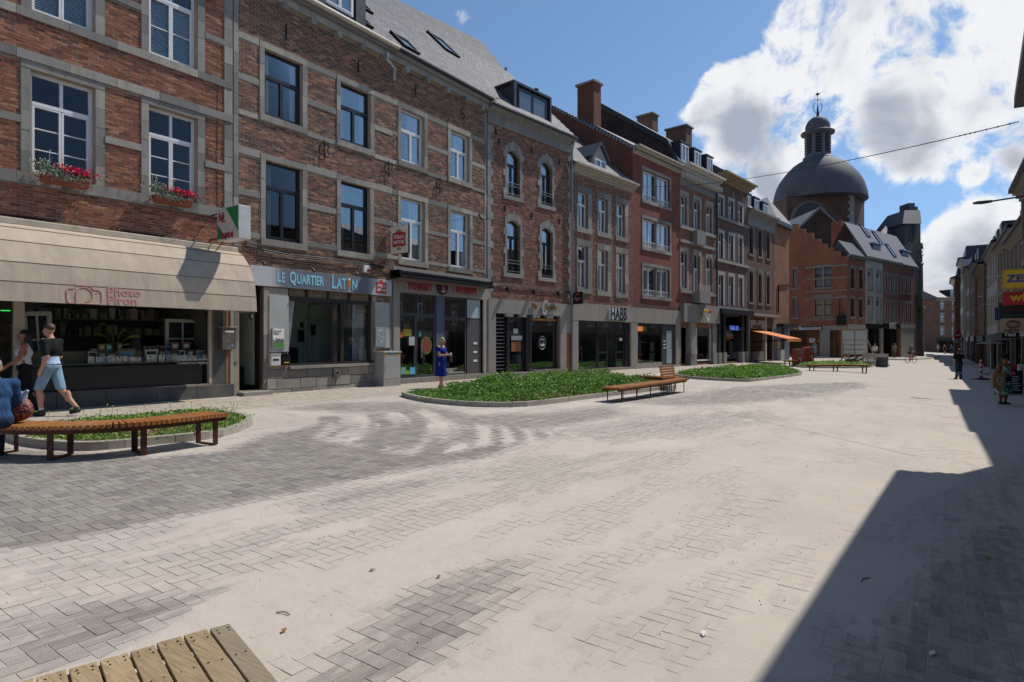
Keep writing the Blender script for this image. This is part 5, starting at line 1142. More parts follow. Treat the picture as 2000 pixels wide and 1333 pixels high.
# dormer at the top edge
v=b2.onroof(640,35,zb2,.3,PIT);x0_,y0_=b2.X(603,.05),-.1;
MB().box(x0_,x0_+2.1,y0_,3.4,zb2+.1,zb2+1.9).build('dormer_body',DKZINC,b2.root);b2.window((x0_+.55,x0_+1.6,zb2+.3,zb2+1.75),'C',WHITE,y=y0_-.05,room=None,kind='dormer_window')
for xx in(x0_+.1,x0_+1.7):b2.box('shutter',DKZINC,xx,xx+.4,y0_-.06,y0_,zb2+.2,zb2+1.8)
MB().tube([(b2.X(753,.3),-.38,b2.Z(753,104,.3)),(b2.X(753,.3),-.36,b2.Z(753,118,.3)),(b2.X(770,.2),-.2,b2.Z(770,135,.2)),(b2.X(770,.1),-.1,b2.Z(770,158,.1))],.05,8).build('downpipe',ZINC,b2.root,smooth=True)
# ================================================================== building 4: pink brick with toothed limestone, French windows
P2B=Fr(*P2.xy(P2.s(951.0)),90-6.83)
H=House('brick_house','pinkish brick house with toothed pale stone windows above the chocolate bistro','house',P2,P2.s(951.5),P2.s(1115),depth=9);b4=H;B=H.base
zr=H.Z(1115,0);
u1=(H.X(989.7),H.X(1015),H.Z(989.7,381),H.Z(989.7,291));u2=(H.X(1056),H.X(1078),u1[2],u1[3]);l1=(H.X(989.7),H.X(1015.5),H.Z(989.7,533),H.Z(989.7,429));l2=(H.X(1057),H.X(1079),l1[2],l1[3])
sh=(H.X(966),H.X(1092),.15,H.Z(966,612));H.open=[u1,u2,l1,l2,sh];zE=H.Z(951.5,222)
H.wall(-.3,zE,MORTAR_D)
def toothed(H,r,mat,step=.27,l0=.13,l1=.24,sill=.18,top=.0,rise=.2):
 a,b,c,d=r;z=c;i=0
 while z<d+.12:
  w_=l1 if i%3==0 else l0;z2=min(z+step,d+.12);H.stone(a-w_,a,z,z2,.03,mat=mat);H.stone(b,b+w_,z,z2,.03,mat=mat);z=z2;i+=1
 n=7
 for k in range(n):
  xa,xb=a+(b-a)*k/n,a+(b-a)*(k+1)/n;xm=(xa+xb)/2;rr=rise*(1-((xm-(a+b)/2)/((b-a)/2))**2)*.7;H.stone(xa,xb,d,d+.2+rr+(.08 if k==n//2 else 0),.035,mat=mat)
 H.arch_fill(r,rise,mat,.2,y0=-.03).build('arch_stone',mat,H.root);H.stone(a-l1,b+l1,c-sill,c,.05,mat=mat)
for r in(u1,u2,l1,l2):toothed(H,r,STONE_L,rise=.22 if r[3]>7 else.16)
z=sh[3]+.6;i=0
while z<zE-.5:
 w_=.34 if i%2 else.2;H.stone(0,w_,z,z+.3,.03,mat=STONE_L);H.stone(H.W-w_*.8,H.W,z,z+.3,.03,mat=STONE_L);z+=.3;i+=1
H.stone(0,H.W,zE-.36,zE,.06,mat=STONE,L=1.0)
H.excl.append((0,H.W,-1,sh[3]+.62));H.bricks(sh[3]+.6,zE-.35,BR_PINK,Hc=.068)
H.cornice(zE,zE+.3,.32,STONE);H.gutter(zE+.3,.3,simple('dark_gutter',lin('33343a'),.5))
for r in(u1,u2,l1,l2):
 H.window(r,'T',BLACKF,y=.14,arch=.2,trans=.7,fr=.05,bars=0,curtain=('pale',(.1,.8)))
 mb=MB();a,b,c,d=r
 for zz_ in(c+.08,c+.42,c+.55):mb.tube([(a,-.03,zz_),(b,-.03,zz_)],.012,5)
 for i in range(9):x_=a+(b-a)*(i+.5)/9;mb.tube([(x_,-.03,c+.08),(x_,-.03,c+.55)],.008,4)
 mb.build('window_rail',IRON,H.root)
for k,(px,py)in enumerate(((968,258),(974,276),(1038,294),(1092,316),(986,407),(1038,421),(1092,433))):
 x,z=H.P(px,py);MB().box(x-.05,x+.05,-.03,.0,z-.12,z+.12).build('wall_tie',IRON,H.root)
 # shop front in grey stone
for(a,b)in((0,H.X(966)),(H.X(1092),H.X(1104))):H.box('shop_pier',CONC,a+.003,b,-.08,.3,-.2,sh[3]+.0,bevel=.004)
H.box('shop_pier',RUST,H.X(1104),H.W-.05,-.03,.3,-.2,1.9);H.box('shop_pier',CONC,H.X(1104)+.003,H.W-.05,-.07,.3,1.9,sh[3])
x=0
for x2 in(.9,1.75,2.6,3.5,4.4,5.2,H.W-.05):H.box('fascia_slab',CONC,x+.003,x2-.003,-.08,.1,sh[3],sh[3]+.58+random.uniform(-.0,.01),bevel=.003);x=x2
for x2 in(1.1,2.0,2.9,3.9):H.box('fascia_drop',CONC,x2,x2+.45,-.075,.08,sh[3]-.12,sh[3]-.002)
H.excl.append((0,H.W,0,sh[3]+.6))
H.box('shop_step',STONE,H.X(966),H.X(1040),-.15,.3,-.2,.14);H.box('shop_step',STONE,H.X(1040),H.X(1104),-.15,.3,-.2,.2)
H.room(sh,.5,simple('chocolate_shop_interior',lin('5a5552'),.9,var=.5,scale=2),3,name='shop_room')
DKC=simple('charcoal_door',lin('25262a'),.4);mb=MB()
for i in range(15):z_=.3+i*.155;mb.box(H.X(967),H.X(992),.2,.22,z_,z_+.03)
mb.build('shutter_slats',simple('slat_white',lin('9a9b9c'),.5),H.root)
H.box('door_jamb',DKC,H.X(992),H.X(996),.05,.3,.15,sh[3]);H.window((H.X(997),H.X(1029),.15,sh[3]),'S',DKC,y=.15,room=None,kind='shop_door',fr=.12)
MB().tube([(H.X(1034),.1,.15),(H.X(1034),.1,sh[3])],.17,16).build('round_column',DKC,H.root,smooth=True);H.window((H.X(1040),H.X(1091),.22,sh[3]),'S',DKC,y=.12,room=None,kind='shop_window',fr=.07)
MB().box(H.X(1042),H.X(1089),.09,.1,H.Z(1042,626),H.Z(1042,622)).build('orange_strip',simple('orange_print',lin('b07a3a'),.6),H.root)
WP=simple('white_print',lin('b9b9b4'),.6);BRN=simple('warm_photo',lin('8a5a35'),.6,var=.6,scale=30)
cxx,czz=H.X(1063),H.Z(1063,670);mb=MB()
mb.tube([(cxx+.24*math.cos(R(i*15)),.115,czz+.3*math.sin(R(i*15)))for i in range(25)],.012,4).tube([(cxx+.12*math.cos(R(i*30)),.115,czz+.05+.12*math.sin(R(i*30)))for i in range(13)],.014,4).tube([(cxx-.14,.115,czz-.08),(cxx,.115,czz-.16),(cxx+.14,.115,czz-.08)],.03,5);mb.build('round_emblem',WP,H.root)
for(a,b,y0_,y1_,m_)in((1007,1016,642,652,WP),(1003,1024,656,665,WP),(1003,1022,668,687,BRN)):MB().box(H.X(a),H.X(b),.13,.14,H.Z(a,y1_),H.Z(a,y0_)).build('notice',m_,H.root)
GLD=simple('gilt_letter',lin('8c7440'),.35,.5);t=at_h(H,'fascia_sign','gilded lettering with a tall silver C above the bistro window','sign',0,sh[3]+.3,.1)
x1_=H.X(1043,.1);bold(text_obj('My',.34,GLD,t,(x1_,-.03,.1),extrude=.015,align='CENTER',sx=.9),.008);bold(text_obj('C',.95,simple('silver_letter',lin('c9c6bd'),.35,.4),t,(H.X(1060,.1),-.06,.02),extrude=.02,sx=.6,shear=.3),.012);bold(text_obj("houn's",.34,GLD,t,(H.X(1065,.1),-.03,.08),extrude=.015,align='LEFT',sx=.9),.008)
text_obj('CHOCOLATERIE - BISTROT',.075,WP,t,(H.X(1081,.1),-.03,-.18),extrude=.002)
for i,px in enumerate((989,1040,1088)):
 x,z=H.P(px,(565,570,574)[i],.1);t=at_h(H,'spot_lamp',('dark floodlight over the shutter of the bistro','dark floodlight above the gilt letter C','dark floodlight right of the gilt lettering')[i],'lamp',x,z,0,'floodlights over the bistro fascia');MB().tube([(0,0,0),(0,-.2,.03)],.015,6).build('arm',IRON,t);MB().tube([(0,-.18,.08),(0,-.22,-.1)],[.07,.1],10).build('head',IRON,t)
mb=MB();pts=[(H.X(px),-.04,H.Z(px,py))for px,py in((951,556),(975,554),(1000,557),(1050,563),(1090,567),(1115,570))]
for k in range(3):mb.tube([(p[0],p[1],p[2]-.045*k+.01*math.sin(p[0]*7+k))for p in pts],.012,5)
mb.build('wall_cables',IRON,H.root)
# roof and box dormer
z4=zE+.36;k45=1.0
def rp4(px,py):v=b4.onroof(px,py,z4,.3,PIT);return(v.x,v.y)
q1_=rp4(1072,204);e4=rp4(1010,166)
poly4=[(-.05,-.3),(H.W+.25,-.3),(H.W+.25,1.0),(max(q1_[0],H.W-.5),q1_[1]),(e4[0],e4[1]),(-.05,e4[1]+.6)];print('roof4',poly4)
RB4=roof_poly(H,[(-.05,-.3),(H.W+.2,-.3),(H.W+.2,4.2),(-.05,4.6)],z4,.3,PIT,SLATE,SLATE,w=.25,e=.19)
dx0,dx1=H.X(1002,-.35),H.X(1071,-.35);dzt=H.Z(1008,166,-.35);dzb=z4+.35
DM=simple('dormer_zinc',lin('3a3c42'),.45,.3);MB().box(dx0,dx1,.35,5.5,dzb-.6,dzt).build('dormer_body',DM,H.root);MB().box(dx0-.12,dx1+.06,.2,5.5,dzt,dzt+.1).box(dx0-.1,dx0+.08,.2,.34,dzb-.2,dzt).box(dx1-.06,dx1+.06,.2,.34,dzb-.2,dzt).build('dormer_trim',DM,H.root)
wd=H.window((dx0+.22,dx1-.22,dzb+.12,dzt-.12),'C',BLACKF,y=.26,room=None,kind='dormer_window',glass=SKYG)
MB().tube([(dx1+.25,1.3,z4+1.4),(dx1+.25,1.3,H.Z(1067,186,-1.3))],.1,10).lathe([(.14,0),(.14,.03),(.02,.12)],(dx1+.25,1.3,H.Z(1067,186,-1.3)),10).build('flue_pipe',DM,H.root)
MB().tube([(H.W-.08,-.3,zE+.3),(H.W-.06,-.12,zE-.2),(H.W-.06,-.12,0)],.05,8).build('downpipe',ZINC,H.root,smooth=True)
# small projecting bistro sign
sB=b5s=P2.s(1119);out=[]
for px in(1138,1119):
 r=cam_dir(px,666.5);qq=P2.xy(P2.s(1117))-Vector((D,0));tt=qq.dot(P2.d)/Vector((r.x,r.y)).dot(P2.d);out.append((((Vector((r.x,r.y))*tt)-qq).dot(P2.n),tt))
oo,tt1=out[0];x_=P2.s(1117)-b4.s0;zb_=EYE+(666.5-594)/FPX*tt1-b4.base;hs=24/FPX*tt1
t=at_h(b4,'shop_sign','small black projecting sign with an orange letter, beside the downpipe','sign',x_,zb_,0);MB().box(-.06,.06,-oo,-.04,0,hs).build('sign_box',BLACKF,t,bevel=.01)
bold(text_obj('C',.55,simple('orange_letter',lin('c4532a'),.5),t,(-.064,-oo/2,hs*.52),rot=(R(90),0,R(-90)),extrude=.002,shear=.2,sx=.7),.006);text_obj("My Choun's",.11,WP,t,(-.068,-oo/2,hs*.46),rot=(R(90),0,R(-90)),extrude=.001)
# ================================================================== the second, bent stretch of the row
def far_house(name_label,fr,s0,s1,eave_px,wallm,wins,shop=None,style='T',fm=None,base=None,depth=9,arch=0,stone=None,sur=(.14,.3,.2,.16),rise=0,panes=False,glass=None,trans=.66,yrev=.14,name='brick_house',cat='house',curt=None,bars=0,bricks=None):
 """wins: list of pixel rectangles (left, right, top at left edge, bottom at left edge)"""
 H=House(name,name_label,cat,fr,s0,s1,depth=depth,base=base);H.zE=H.Z(*eave_px)
 R_=[H.rect(*w)for w in wins];H.rects=R_;H.open=list(R_)
 if shop:H.shop=(H.X(shop[0]),H.X(shop[1]),.12,H.Z(shop[0],shop[2]));H.open.append(H.shop)
 return H
def finish(H,wallm,gable=None,style='T',fm=None,stone=None,sur=(.14,.2,.2,.16),rise=0,panes=True,glass=None,trans=.66,yrev=.14,curt=None,bars=0,bricks=None,brick_from=None,fr=.05):
 H.wall(-.5,H.zE,wallm,gable=gable)
 for r in H.rects:
  if stone:H.surround(r,*sur,mat=stone,proud=.03,L=.6)
  if rise:H.arch_fill(r,rise,stone or STONE,.18,y0=-.03).build('arch_stone',stone or STONE,H.root)
 if bricks:H.excl.append((-1,H.W+1,-1,brick_from));H.bricks(brick_from,H.zE-.05,bricks,Hc=.07,n=150)
 for i,r in enumerate(H.rects):H.window(r,style,fm or WHITE,y=yrev,arch=rise,trans=trans,panes=panes,fr=fr,glass=glass,curtain=curt,bars=bars)
W5=brickwall_mat('brick_wall_red_far',lin('744632'),lin('8d5b43'),lin('7a685a'));W6=brickwall_mat('brick_wall_deep_red',lin('733a2a'),lin('884936'),lin('6a4a3e'));W7=brickwall_mat('brick_wall_dark',lin('553b2f'),lin('6d4c3b'),lin('62544a'))
WOR=brickwall_mat('brick_wall_orange',lin('7f5133'),lin('93603c'),lin('8c6a4c'));WBC=brickwall_mat('brick_wall_orange_red',lin('7d4630'),lin('96583d'),lin('7d6652'))
def px_s(px):return P2.s(px)
# ---- building 5
H=far_house('low red brick house with a gabled dormer beside the taller deep red house',P2,px_s(1115)+.004,px_s(1236),(1117,336),None,
[(1128.5,1148,373,443.6),(1168,1186.5,386,452.5),(1203.7,1220,396.5,461),(1128.5,1148,479,563),(1168,1186.5,487,568.5),(1204,1220.3,494,572.5)],shop=(1127,1230,626));b5=H
finish(H,MORTAR_D,stone=STONE,sur=(.12,.34,.3,.24),bricks=BR_PINK,brick_from=H.shop[3]+.85,curt=('pale',(.0,.2),(.8,1)))
H.cornice(H.zE,H.zE+.42,.45,simple('peeling_cream_cornice',lin('a9a08c'),.7,var=.2,dirt=.5,dirtcol=lin('6f675a')))
H.box('brick_band',W5,0,H.W,.0,.05,H.shop[3]+.5,H.shop[3]+.86)
# ---- building 6
H=far_house('taller deep red brick house with wide four-light windows and a plain cream cornice',P2,px_s(1236)+.004,px_s(1327),(1233,297),None,
[(1256,1308,331,389),(1256,1308,426,481.5),(1256,1307.5,519,577)],shop=(1243,1318,631));b6=H
g6=[H.side(px,py,0)for px,py in((1233,287),(1156,242),(1128,232),(1080,207))]
gz6=[(max(0,g6[0][0]),g6[0][1]),g6[1],g6[2],g6[3],(g6[3][0]*2-.2,g6[0][1])]
H.depth=gz6[-1][0];H.zE=gz6[0][1]-.15
finish(H,W6,gable=[(p[0],p[1])for p in gz6[1:4]],style='V4',stone=STONE,sur=(.16,.16,.18,.2),curt=('pale',(.02,.3),(.7,.98)))
H.cornice(H.zE-.22,H.zE+.22,.45,simple('peeling_cream_cornice',lin('a9a08c'),.7))
for r in H.rects:H.box('mullion_stone',STONE,(r[0]+r[1])/2-.07,(r[0]+r[1])/2+.07,.02,.2,r[2],r[3])
mb=MB()
for r in H.rects:
 for k in range(16):x_=r[0]+(r[1]-r[0])*(k+.5)/16;mb.box(x_-.008,x_+.008,.04,.06,r[2],r[2]+.32)
 mb.box(r[0],r[1],.035,.065,r[2]+.31,r[2]+.34)
mb.build('window_rail',WHITE,H.root)
GW=brickwall_mat('brick_wall_gable',lin('653528'),lin('7a4233'),lin('66564c'))
mb=MB();mb.add([(-.006,p[0],p[1])for p in[(0,2.0),*[(a,b)for a,b in gz6],(gz6[-1][0],2.0)]],[tuple(range(7))]);mb.build('gable_wall',GW,H.root)
pr=[(gz6[0][0]-.3,gz6[0][1]-.05)]+[(a,b+.02)for a,b in gz6[1:4]]+[(gz6[4][0],gz6[4][1])]
mb=MB();mb.prism([(a,b)for a,b in pr]+[(a,b-.16)for a,b in pr[::-1]],-.05,H.W+.02,'x');mb.build('roof',SLATE_D,H.root)
n=26;mb=MB() # stepped flashing along the verge
for i in range(n):f=i/n;a=pr[0][0]+(pr[3][0]-pr[0][0])*f;b=pr[0][1]+(pr[3][1]-pr[0][1])*f;mb.box(-.07,-.0,a,a+.16,b-.16,b+.03)
mb.build('flashing',ZINC,H.root)
ch=MB();ca=H.side(1160,250,0)[0];cb_=H.side(1128,232,0)[0];ct=H.side(1160,160,0)[1];ch.box(-.02,.75,ca,cb_,10,ct);o=ch.build('chimney',GW,H.root);MB().box(-.12,.85,ca-.1,cb_+.1,ct,ct+.12).build('chimney_cap',STONE,o)
# flank of the house next door rises above building 4 and 5 too
f5=b5;b5.box('flue_pipe',ZINC,.9,1.05,1.2,1.35,b5.zE+.6,b5.zE+1.9)
# dormer and roof of building 5
ze5=b5.zE+.42;b5.gable_roof(ze5,40,5.2,SLATE,oe=.3,slates=SLATE,w=.28,e=.2)
dx0,dx1=b5.X(1158,-.3),b5.X(1184,-.3);dzb,dzt=ze5+.25,b5.Z(1158,304,-.3);DB=simple('peeling_white_dormer',lin('a39d92'),.8,var=.3,scale=7,dirt=.5)
mb=MB();pk=b5.Z(1170,286,-.3);xm=(dx0+dx1)/2
mb.prism([(dx0,dzb-.5),(dx1,dzb-.5),(dx1,dzt),(xm,pk),(dx0,dzt)],.3,3.2);mb.build('dormer_body',DB,b5.root);MB().prism([(dx0-.15,dzt-.1),(xm,pk+.1),(dx1+.15,dzt-.1),(dx1+.15,dzt-.02),(xm,pk+.22),(dx0-.15,dzt-.02)],.15,3.5).build('dormer_roof',SLATE_D,b5.root)
b5.box('dormer_cheek',SLATE_D,dx0-.01,dx0+.0,.5,3.2,dzb-.5,dzt-.05);b5.window((dx0+.12,dx1-.12,dzb,dzt-.1),'C',WHITE,y=.24,room=None,kind='dormer_window',glass=SKYG)
# shop front shared by 5 and 6
CONC2=simple('concrete_fascia',lin('8f887e'),.85,var=.1,scale=3,bump=.002,dirt=.3,dirtcol=lin('6f6a62'))
for Hh,piers,xs_ in((b5,[(0,b5.X(1127))],None),(b6,[(b5.W*0-.004,b6.X(1243)),(b6.X(1318),b6.W)],None)):
 s_=Hh.shop;x=0;k=max(2,round(Hh.W/1.15))
 for i in range(k):Hh.box('fascia_slab',CONC2,Hh.W*i/k+.004,Hh.W*(i+1)/k-.004,-.1,.1,s_[3],s_[3]+.85,bevel=.004)
 for a,b in piers:Hh.box('shop_pier',CONC2,a+.003,b,-.09,.3,-.3,s_[3]-.003,bevel=.004)
 Hh.box('door_sill',STONE,0,Hh.W,-.12,.3,-.3,.11)
b5.box('shop_pier',CONC2,b5.X(1230),b5.W,-.09,.3,-.3,b5.shop[3]-.003)
sh=b5.shop;b5.room(sh,.5,simple('habit_shop_interior',lin('8b9188'),.9,var=.4,scale=2),2.6,name='shop_room')
b5.window((b5.X(1127),b5.X(1167),.12,sh[3]),'S',DKC,y=.02,room=None,kind='shop_window',fr=.06);b5.window((b5.X(1168),b5.X(1229),sh[3]-.5,sh[3]),'S',DKC,y=.08,room=None,kind='fanlight',fr=.06)
for a,b in((1169,1189),(1204,1222)):b5.window((b5.X(a),b5.X(b),.12,sh[3]-.52),'D',DKC,y=.08,room=None,kind='shop_door',fr=.07)
b5.box('door_post',DKC,b5.X(1222),b5.X(1230),.04,.25,.12,sh[3]);mb=MB()
for px in(1131,1145):mb.box(b5.X(px),b5.X(px)+.03,.8,.83,.12,2.2)
for k in range(6):mb.box(b5.X(1131),b5.X(1145),.8,.83,.3+k*.34,.33+k*.34)
mb.build('display_rack',IRON,b5.root);b5.box('display_screen',simple('navy_board',lin('1c2838'),.5),b5.X(1129),b5.X(1143),.85,.9,2.0,2.5)
MB().box(b5.X(1212),b5.X(1217),.06,.07,b5.Z(1212,666),b5.Z(1212,660)).build('notice',WP,b5.root);MB().box(b5.X(1129),b5.X(1136),.9,.95,.9,1.4).build('poster',simple('teal_poster',lin('7fa0a0'),.6),b5.root)
t=at_h(b5,'fascia_sign','white square sign board with large black capital letters on the concrete fascia','sign',b5.X(1190,.14),b5.Z(1190,624,.14),.1);w_=b5.X(1223,.14)-b5.X(1190,.14);h_=b5.Z(1190,603,.14)-b5.Z(1190,624,.14)
MB().box(0,w_,-.1,0,0,h_).build('board',simple('white_sign_board',lin('d9dbdc'),.5),t,bevel=.01);bold(text_obj('HABB',.98,simple('black_letters',lin('101012'),.5),t,(w_/2,-.112,h_*.48),sx=.66,extrude=.01),.012)
sh=b6.shop;b6.room(sh,.4,simple('neon_shop_interior',lin('504c4c'),.9,var=.5,scale=2),2.6,name='shop_room');b6.window((b6.X(1244),b6.X(1293),.3,sh[3]),'S',DKC,y=.02,room=None,kind='shop_window',fr=.05)
b6.box('grey_door_frame',GM,b6.X(1294),b6.X(1318),.02,.1,.12,sh[3]);b6.box('frosted_door',simple('frosted_glass',lin('8ea3a5'),.3),b6.X(1302),b6.X(1312),.0,.02,.2,b6.Z(1302,646));b6.box('low_wall',STONE,b6.X(1243),b6.X(1293),.0,.2,-.2,.3)
for i in range(3):z_=b6.Z(1297,667+i*6.5);MB().box(b6.X(1296),b6.X(1300),.0,.02,z_-.035,z_+.035).build('letter_slot',CARDW,b6.root)
for nm,cc,em,px0,px1,y0_,y1_ in(('neon_sign',(1,.25,.05),1.2,1245,1255,638,647),('yellow_poster',(.65,.75,.05),0,1257,1263,637,647),('pink_poster',(.4,.05,.12),0,1246,1256,690,696),('blue_goods',(.05,.12,.22),0,1245,1251,655,685),('white_vase',(.5,.5,.45),0,1272,1279,668,687),('sign_card',(.5,.5,.45),0,1271,1280,690,706)):
 m_=simple(nm,cc,.5)
 if em:m_.node_tree.nodes['Principled BSDF'].inputs['Emission Color'].default_value=cc+(1,);m_.node_tree.nodes['Principled BSDF'].inputs['Emission Strength'].default_value=em
 b6.box(nm,m_,b6.X(px0,-.6),b6.X(px1,-.6),.6,.7,b6.Z(px0,y1_,-.6),b6.Z(px0,y0_,-.6))
for Hh,pxs in((b5,(1175,1208)),):
 for px in pxs:pass
mb=MB();pts=[(b6.X(px),-.05,b6.Z(px,py))for px,py in((1238,592),(1262,597),(1300,600),(1326,602))];mb.tube(pts,.02,5).tube([(p[0],p[1],p[2]-.07)for p in pts],.018,5).build('wall_cables',IRON,b6.root)
# ---- building 7: mansard, bracketed white cornice
H=far_house('ornate red brick house with white bracketed cornice and three mansard dormers',P2,px_s(1327)+.004,px_s(1397.5),(1328,338),None,
[(1329,1341,378,437),(1355,1366,388,446),(1379,1389.5,398,454),(1329,1341,488,562),(1355,1366.5,494,583),(1379,1390,501,570)],shop=(1330,1392,640));b7=H
g7=[H.side(px,py,0)for px,py in((1304,273),(1162,196))];ev=H.side(1327,315,0)[1];H.depth=g7[1][0]*2
finish(H,W5,gable=[(g7[0][0],g7[0][1]),(g7[1][0],g7[1][1]),(H.depth-g7[0][0],g7[0][1])],stone=STONE_L,sur=(.12,.26,.22,.14),rise=.18,fr=.05)
DKW=brickwall_mat('brick_wall_sooty',lin('33251f'),lin('453229'),lin('3a322c'),noise=.5)
MB().add([(-.008,p[0],p[1])for p in[(0,8),(0,ev),g7[0],g7[1],(H.depth,g7[0][1]),(H.depth,8)]],[tuple(range(6))]).build('gable_wall',DKW,H.root)
CORW=simple('white_cornice',lin('bdb7ac'),.7,var=.1,dirt=.3);CORN=simple('navy_zinc',lin('2a3038'),.4,.3)
pr=[(0,ev),g7[0],g7[1],(H.depth,g7[0][1])];MB().prism([(a,b+.03)for a,b in pr]+[(a+.05,b-.3)for a,b in pr[::-1]],-.1,H.W,'x').build('roof',CORN,H.root)
H.box('frieze',STONE,0,H.W,-.05,.1,H.zE-.75,H.zE);H.cornice(H.zE,H.zE+.55,.75,CORW)
n=14;mb=MB()
for i in range(n):
 x_=(i+.5)*H.W/n;H.box('bracket',CORW,x_-.07,x_+.07,-.5,-.05,H.zE-.3,H.zE,bevel=.03);
for px0,px1,yt,yb in((1329,1345,277,313),(1355,1369,291,328),(1380,1392,304,336)):
 a,b=H.X(px0,-.1),H.X(px1,-.1);zt_,zb_=H.Z(px0,yt,-.1),H.zE+.5;o=H.box('dormer_body',CORN,a,b,.15,2.6,zb_,zt_);MB().box(a-.08,b+.08,.05,2.7,zt_,zt_+.1).build('dormer_cap',CORN,o);H.window((a+.08,b-.08,zb_+.3,zt_-.08),'C',WHITE,y=.06,room=None,kind='dormer_window',panes=False,glass=SKYG)
for(z_,p)in((H.Z(1328,440),.12),(H.Z(1328,467),.1),(H.Z(1328,566),.12)):H.box('string_course',STONE_L,0,H.W,-p,.05,z_-.18,z_)
H.box('balcony_stone',STONE_L,H.X(1352),H.X(1369),-.35,.1,H.Z(1352,478),H.Z(1352,450));H.box('balcony_stone',STONE_L,H.X(1350),H.X(1371),-.6,.1,H.Z(1352,592),H.Z(1352,570));mb=MB()
for k in range(9):x_=H.X(1350)+(H.X(1371)-H.X(1350))*k/8;mb.box(x_-.02,x_+.02,-.58,-.54,H.Z(1352,570),H.Z(1352,556))
mb.build('balcony_rail',CORW,H.root)
for(x0_,x1_,y_,zt_)in((-.1,.9,g7[1][0]-.4,g7[1][1]+1.6),):pass
for nm,px0,px1,pyt,dd in(('a',1307,1340,246,3.2),('b',1248,1274,222,8.0)):
 a,b=H.X(px1,-dd),H.X(px1,-dd)+1.0;dlt=(px1-px0)/FPX*H.fr.hit(px1,-dd)[1];zt_=H.Z(px1,pyt,-dd);o=MB().box(b-1.0,b,dd,dd+min(dlt*1.3,2.0),11,zt_).build('chimney',W7,H.root);MB().box(b-1.1,b+.1,dd-.1,dd+min(dlt*1.3,2.0)+.1,zt_,zt_+.12).build('chimney_cap',STONE,o)
sh=H.shop
H.room(sh,.5,ROOM,2.2,name='shop_room')
for a,b in((1345,1355),(1389,1397)):H.box('pilaster',STONE,H.X(a),H.X(b),-.14,.2,-.2,H.Z(1345,606));H.box('pilaster_foot',STONE,H.X(a)-.06,H.X(b)+.04,-.2,.2,-.2,.75)
H.box('shop_entablature',STONE,H.X(1328),H.W,-.3,.1,sh[3]+.35,H.Z(1345,594));o=H.window((H.X(1355),H.X(1388.5),.25,H.Z(1355,631)),'S',WHITE,y=.02,room=None,kind='shop_window',fr=.1);H.box('door_stile',WHITE,H.X(1360),H.X(1361.2),.0,.06,.3,H.Z(1355,633),o)
H.box('recess_door',simple('brown_door',lin('33241f'),.6),H.X(1331),H.X(1345),.45,.5,.1,sh[3]);SB=H.box('shop_name_board',simple('tan_board',lin('a37b5c'),.6),H.X(1355),H.X(1389),-.05,.02,H.Z(1355,628),H.Z(1355,617))
text_obj('Chez Vivi - Sweets & Food',.26,simple('brown_letters',lin('3a2a22'),.6),H.root,(H.X(1371.5,.07),-.06,H.Z(1371,622,.07)),sx=.68,extrude=.002,shear=.2)
xq=H.X(1379,.5);t=at_h(H,'cone_sign','hanging cone-shaped shop sign with red and yellow dots over the white door','sign',xq,H.Z(1379,630,.6),.6);hh=H.Z(1379,609,.6)-H.Z(1379,630,.6)
MB().prism([(0.1,0),(.42,hh*.85),(-.62,hh*.95)],-.04,.04).build('cone',simple('cone_white',lin('c9c6c0'),.6),t);mb=MB()
for i in range(14):mb.cm=int(i>7);mb.ball((-.6+i*.08,-.03,hh*(1.0+.06*(i%3))),.09,4)
mb.build('cone_filling',[simple('sweet_yellow',lin('b9a23a'),.5),simple('sweet_red',lin('b5283a'),.5)],t);MB().tube([(.3,0,hh*.4),(.3,0,-.3)],.02,5).tube([(0,.6,hh),(0,0,hh)],.02,5).build('bracket',WHITE,t)
MB().tube([(H.W-.05,-.12,H.zE),(H.W-.05,-.12,0)],.06,6).build('downpipe',DKZINC,H.root)
# ---- building 8
H=far_house('dark brick house with nine pale-framed windows above the black wooden shopfront',P2,px_s(1397.5)+.004,px_s(1460),(1398,350),None,
[(1402.7,1411.5,384.5,418.5),(1423,1431.5,391.5,426),(1441.5,1449,400,434),(1402.7,1411.5,454.5,503),(1423,1431.5,460,508.5),(1441.7,1449,465,514),(1402.7,1412,537,596),(1423,1431.5,540,596),(1441.7,1449.5,543,598)],shop=(1400,1456,616));b8=H
finish(H,W7,stone=simple('pale_window_stone',lin('9c9a95'),.8,var=.1),sur=(.1,.3,.26,0),curt=('pale',(0,.3)))
for z_ in(H.Z(1400,420),H.Z(1400,505),H.Z(1400,598)):H.box('string_course',STONE_L,0,H.W,-.1,.05,z_-.2,z_)
H.cornice(H.zE,H.zE+.5,.8,simple('ochre_cornice',lin('8d7d5f'),.8,var=.4,scale=9));H.gable_roof(H.zE+.5,35,4.5,SLATE_D,oe=.6)
for x_ in(.9,2.9,4.9):H.box('cornice_boss',STONE_L,x_,x_+.2,-.06,.02,H.zE-.75,H.zE-.4)
BW=simple('black_woodwork',lin('17181a'),.45,var=.2);sh=H.shop;H.room(sh,.6,ROOM,2.2,name='shop_room')
H.box('shop_cornice',BW,-.02,H.W,-.5,.1,sh[3]+.1,sh[3]+.45);
for a in(1398,1408,1444,1453):H.box('shop_pilaster',BW,H.X(a),H.X(a)+.38,-.2,.3,-.2,sh[3]+.1);H.box('pilaster_foot',STONE,H.X(a)-.04,H.X(a)+.42,-.26,.3,-.2,.8)
H.window((H.X(1417),H.X(1444),.3,sh[3]-.8),'S',BW,y=.1,room=None,kind='shop_window',fr=.08);BL=simple('blue_lettering',(.08,.16,.6),.5);BLb=BL.node_tree.nodes['Principled BSDF'];BLb.inputs['Emission Color'].default_value=(.1,.2,.9,1);BLb.inputs['Emission Strength'].default_value=.5
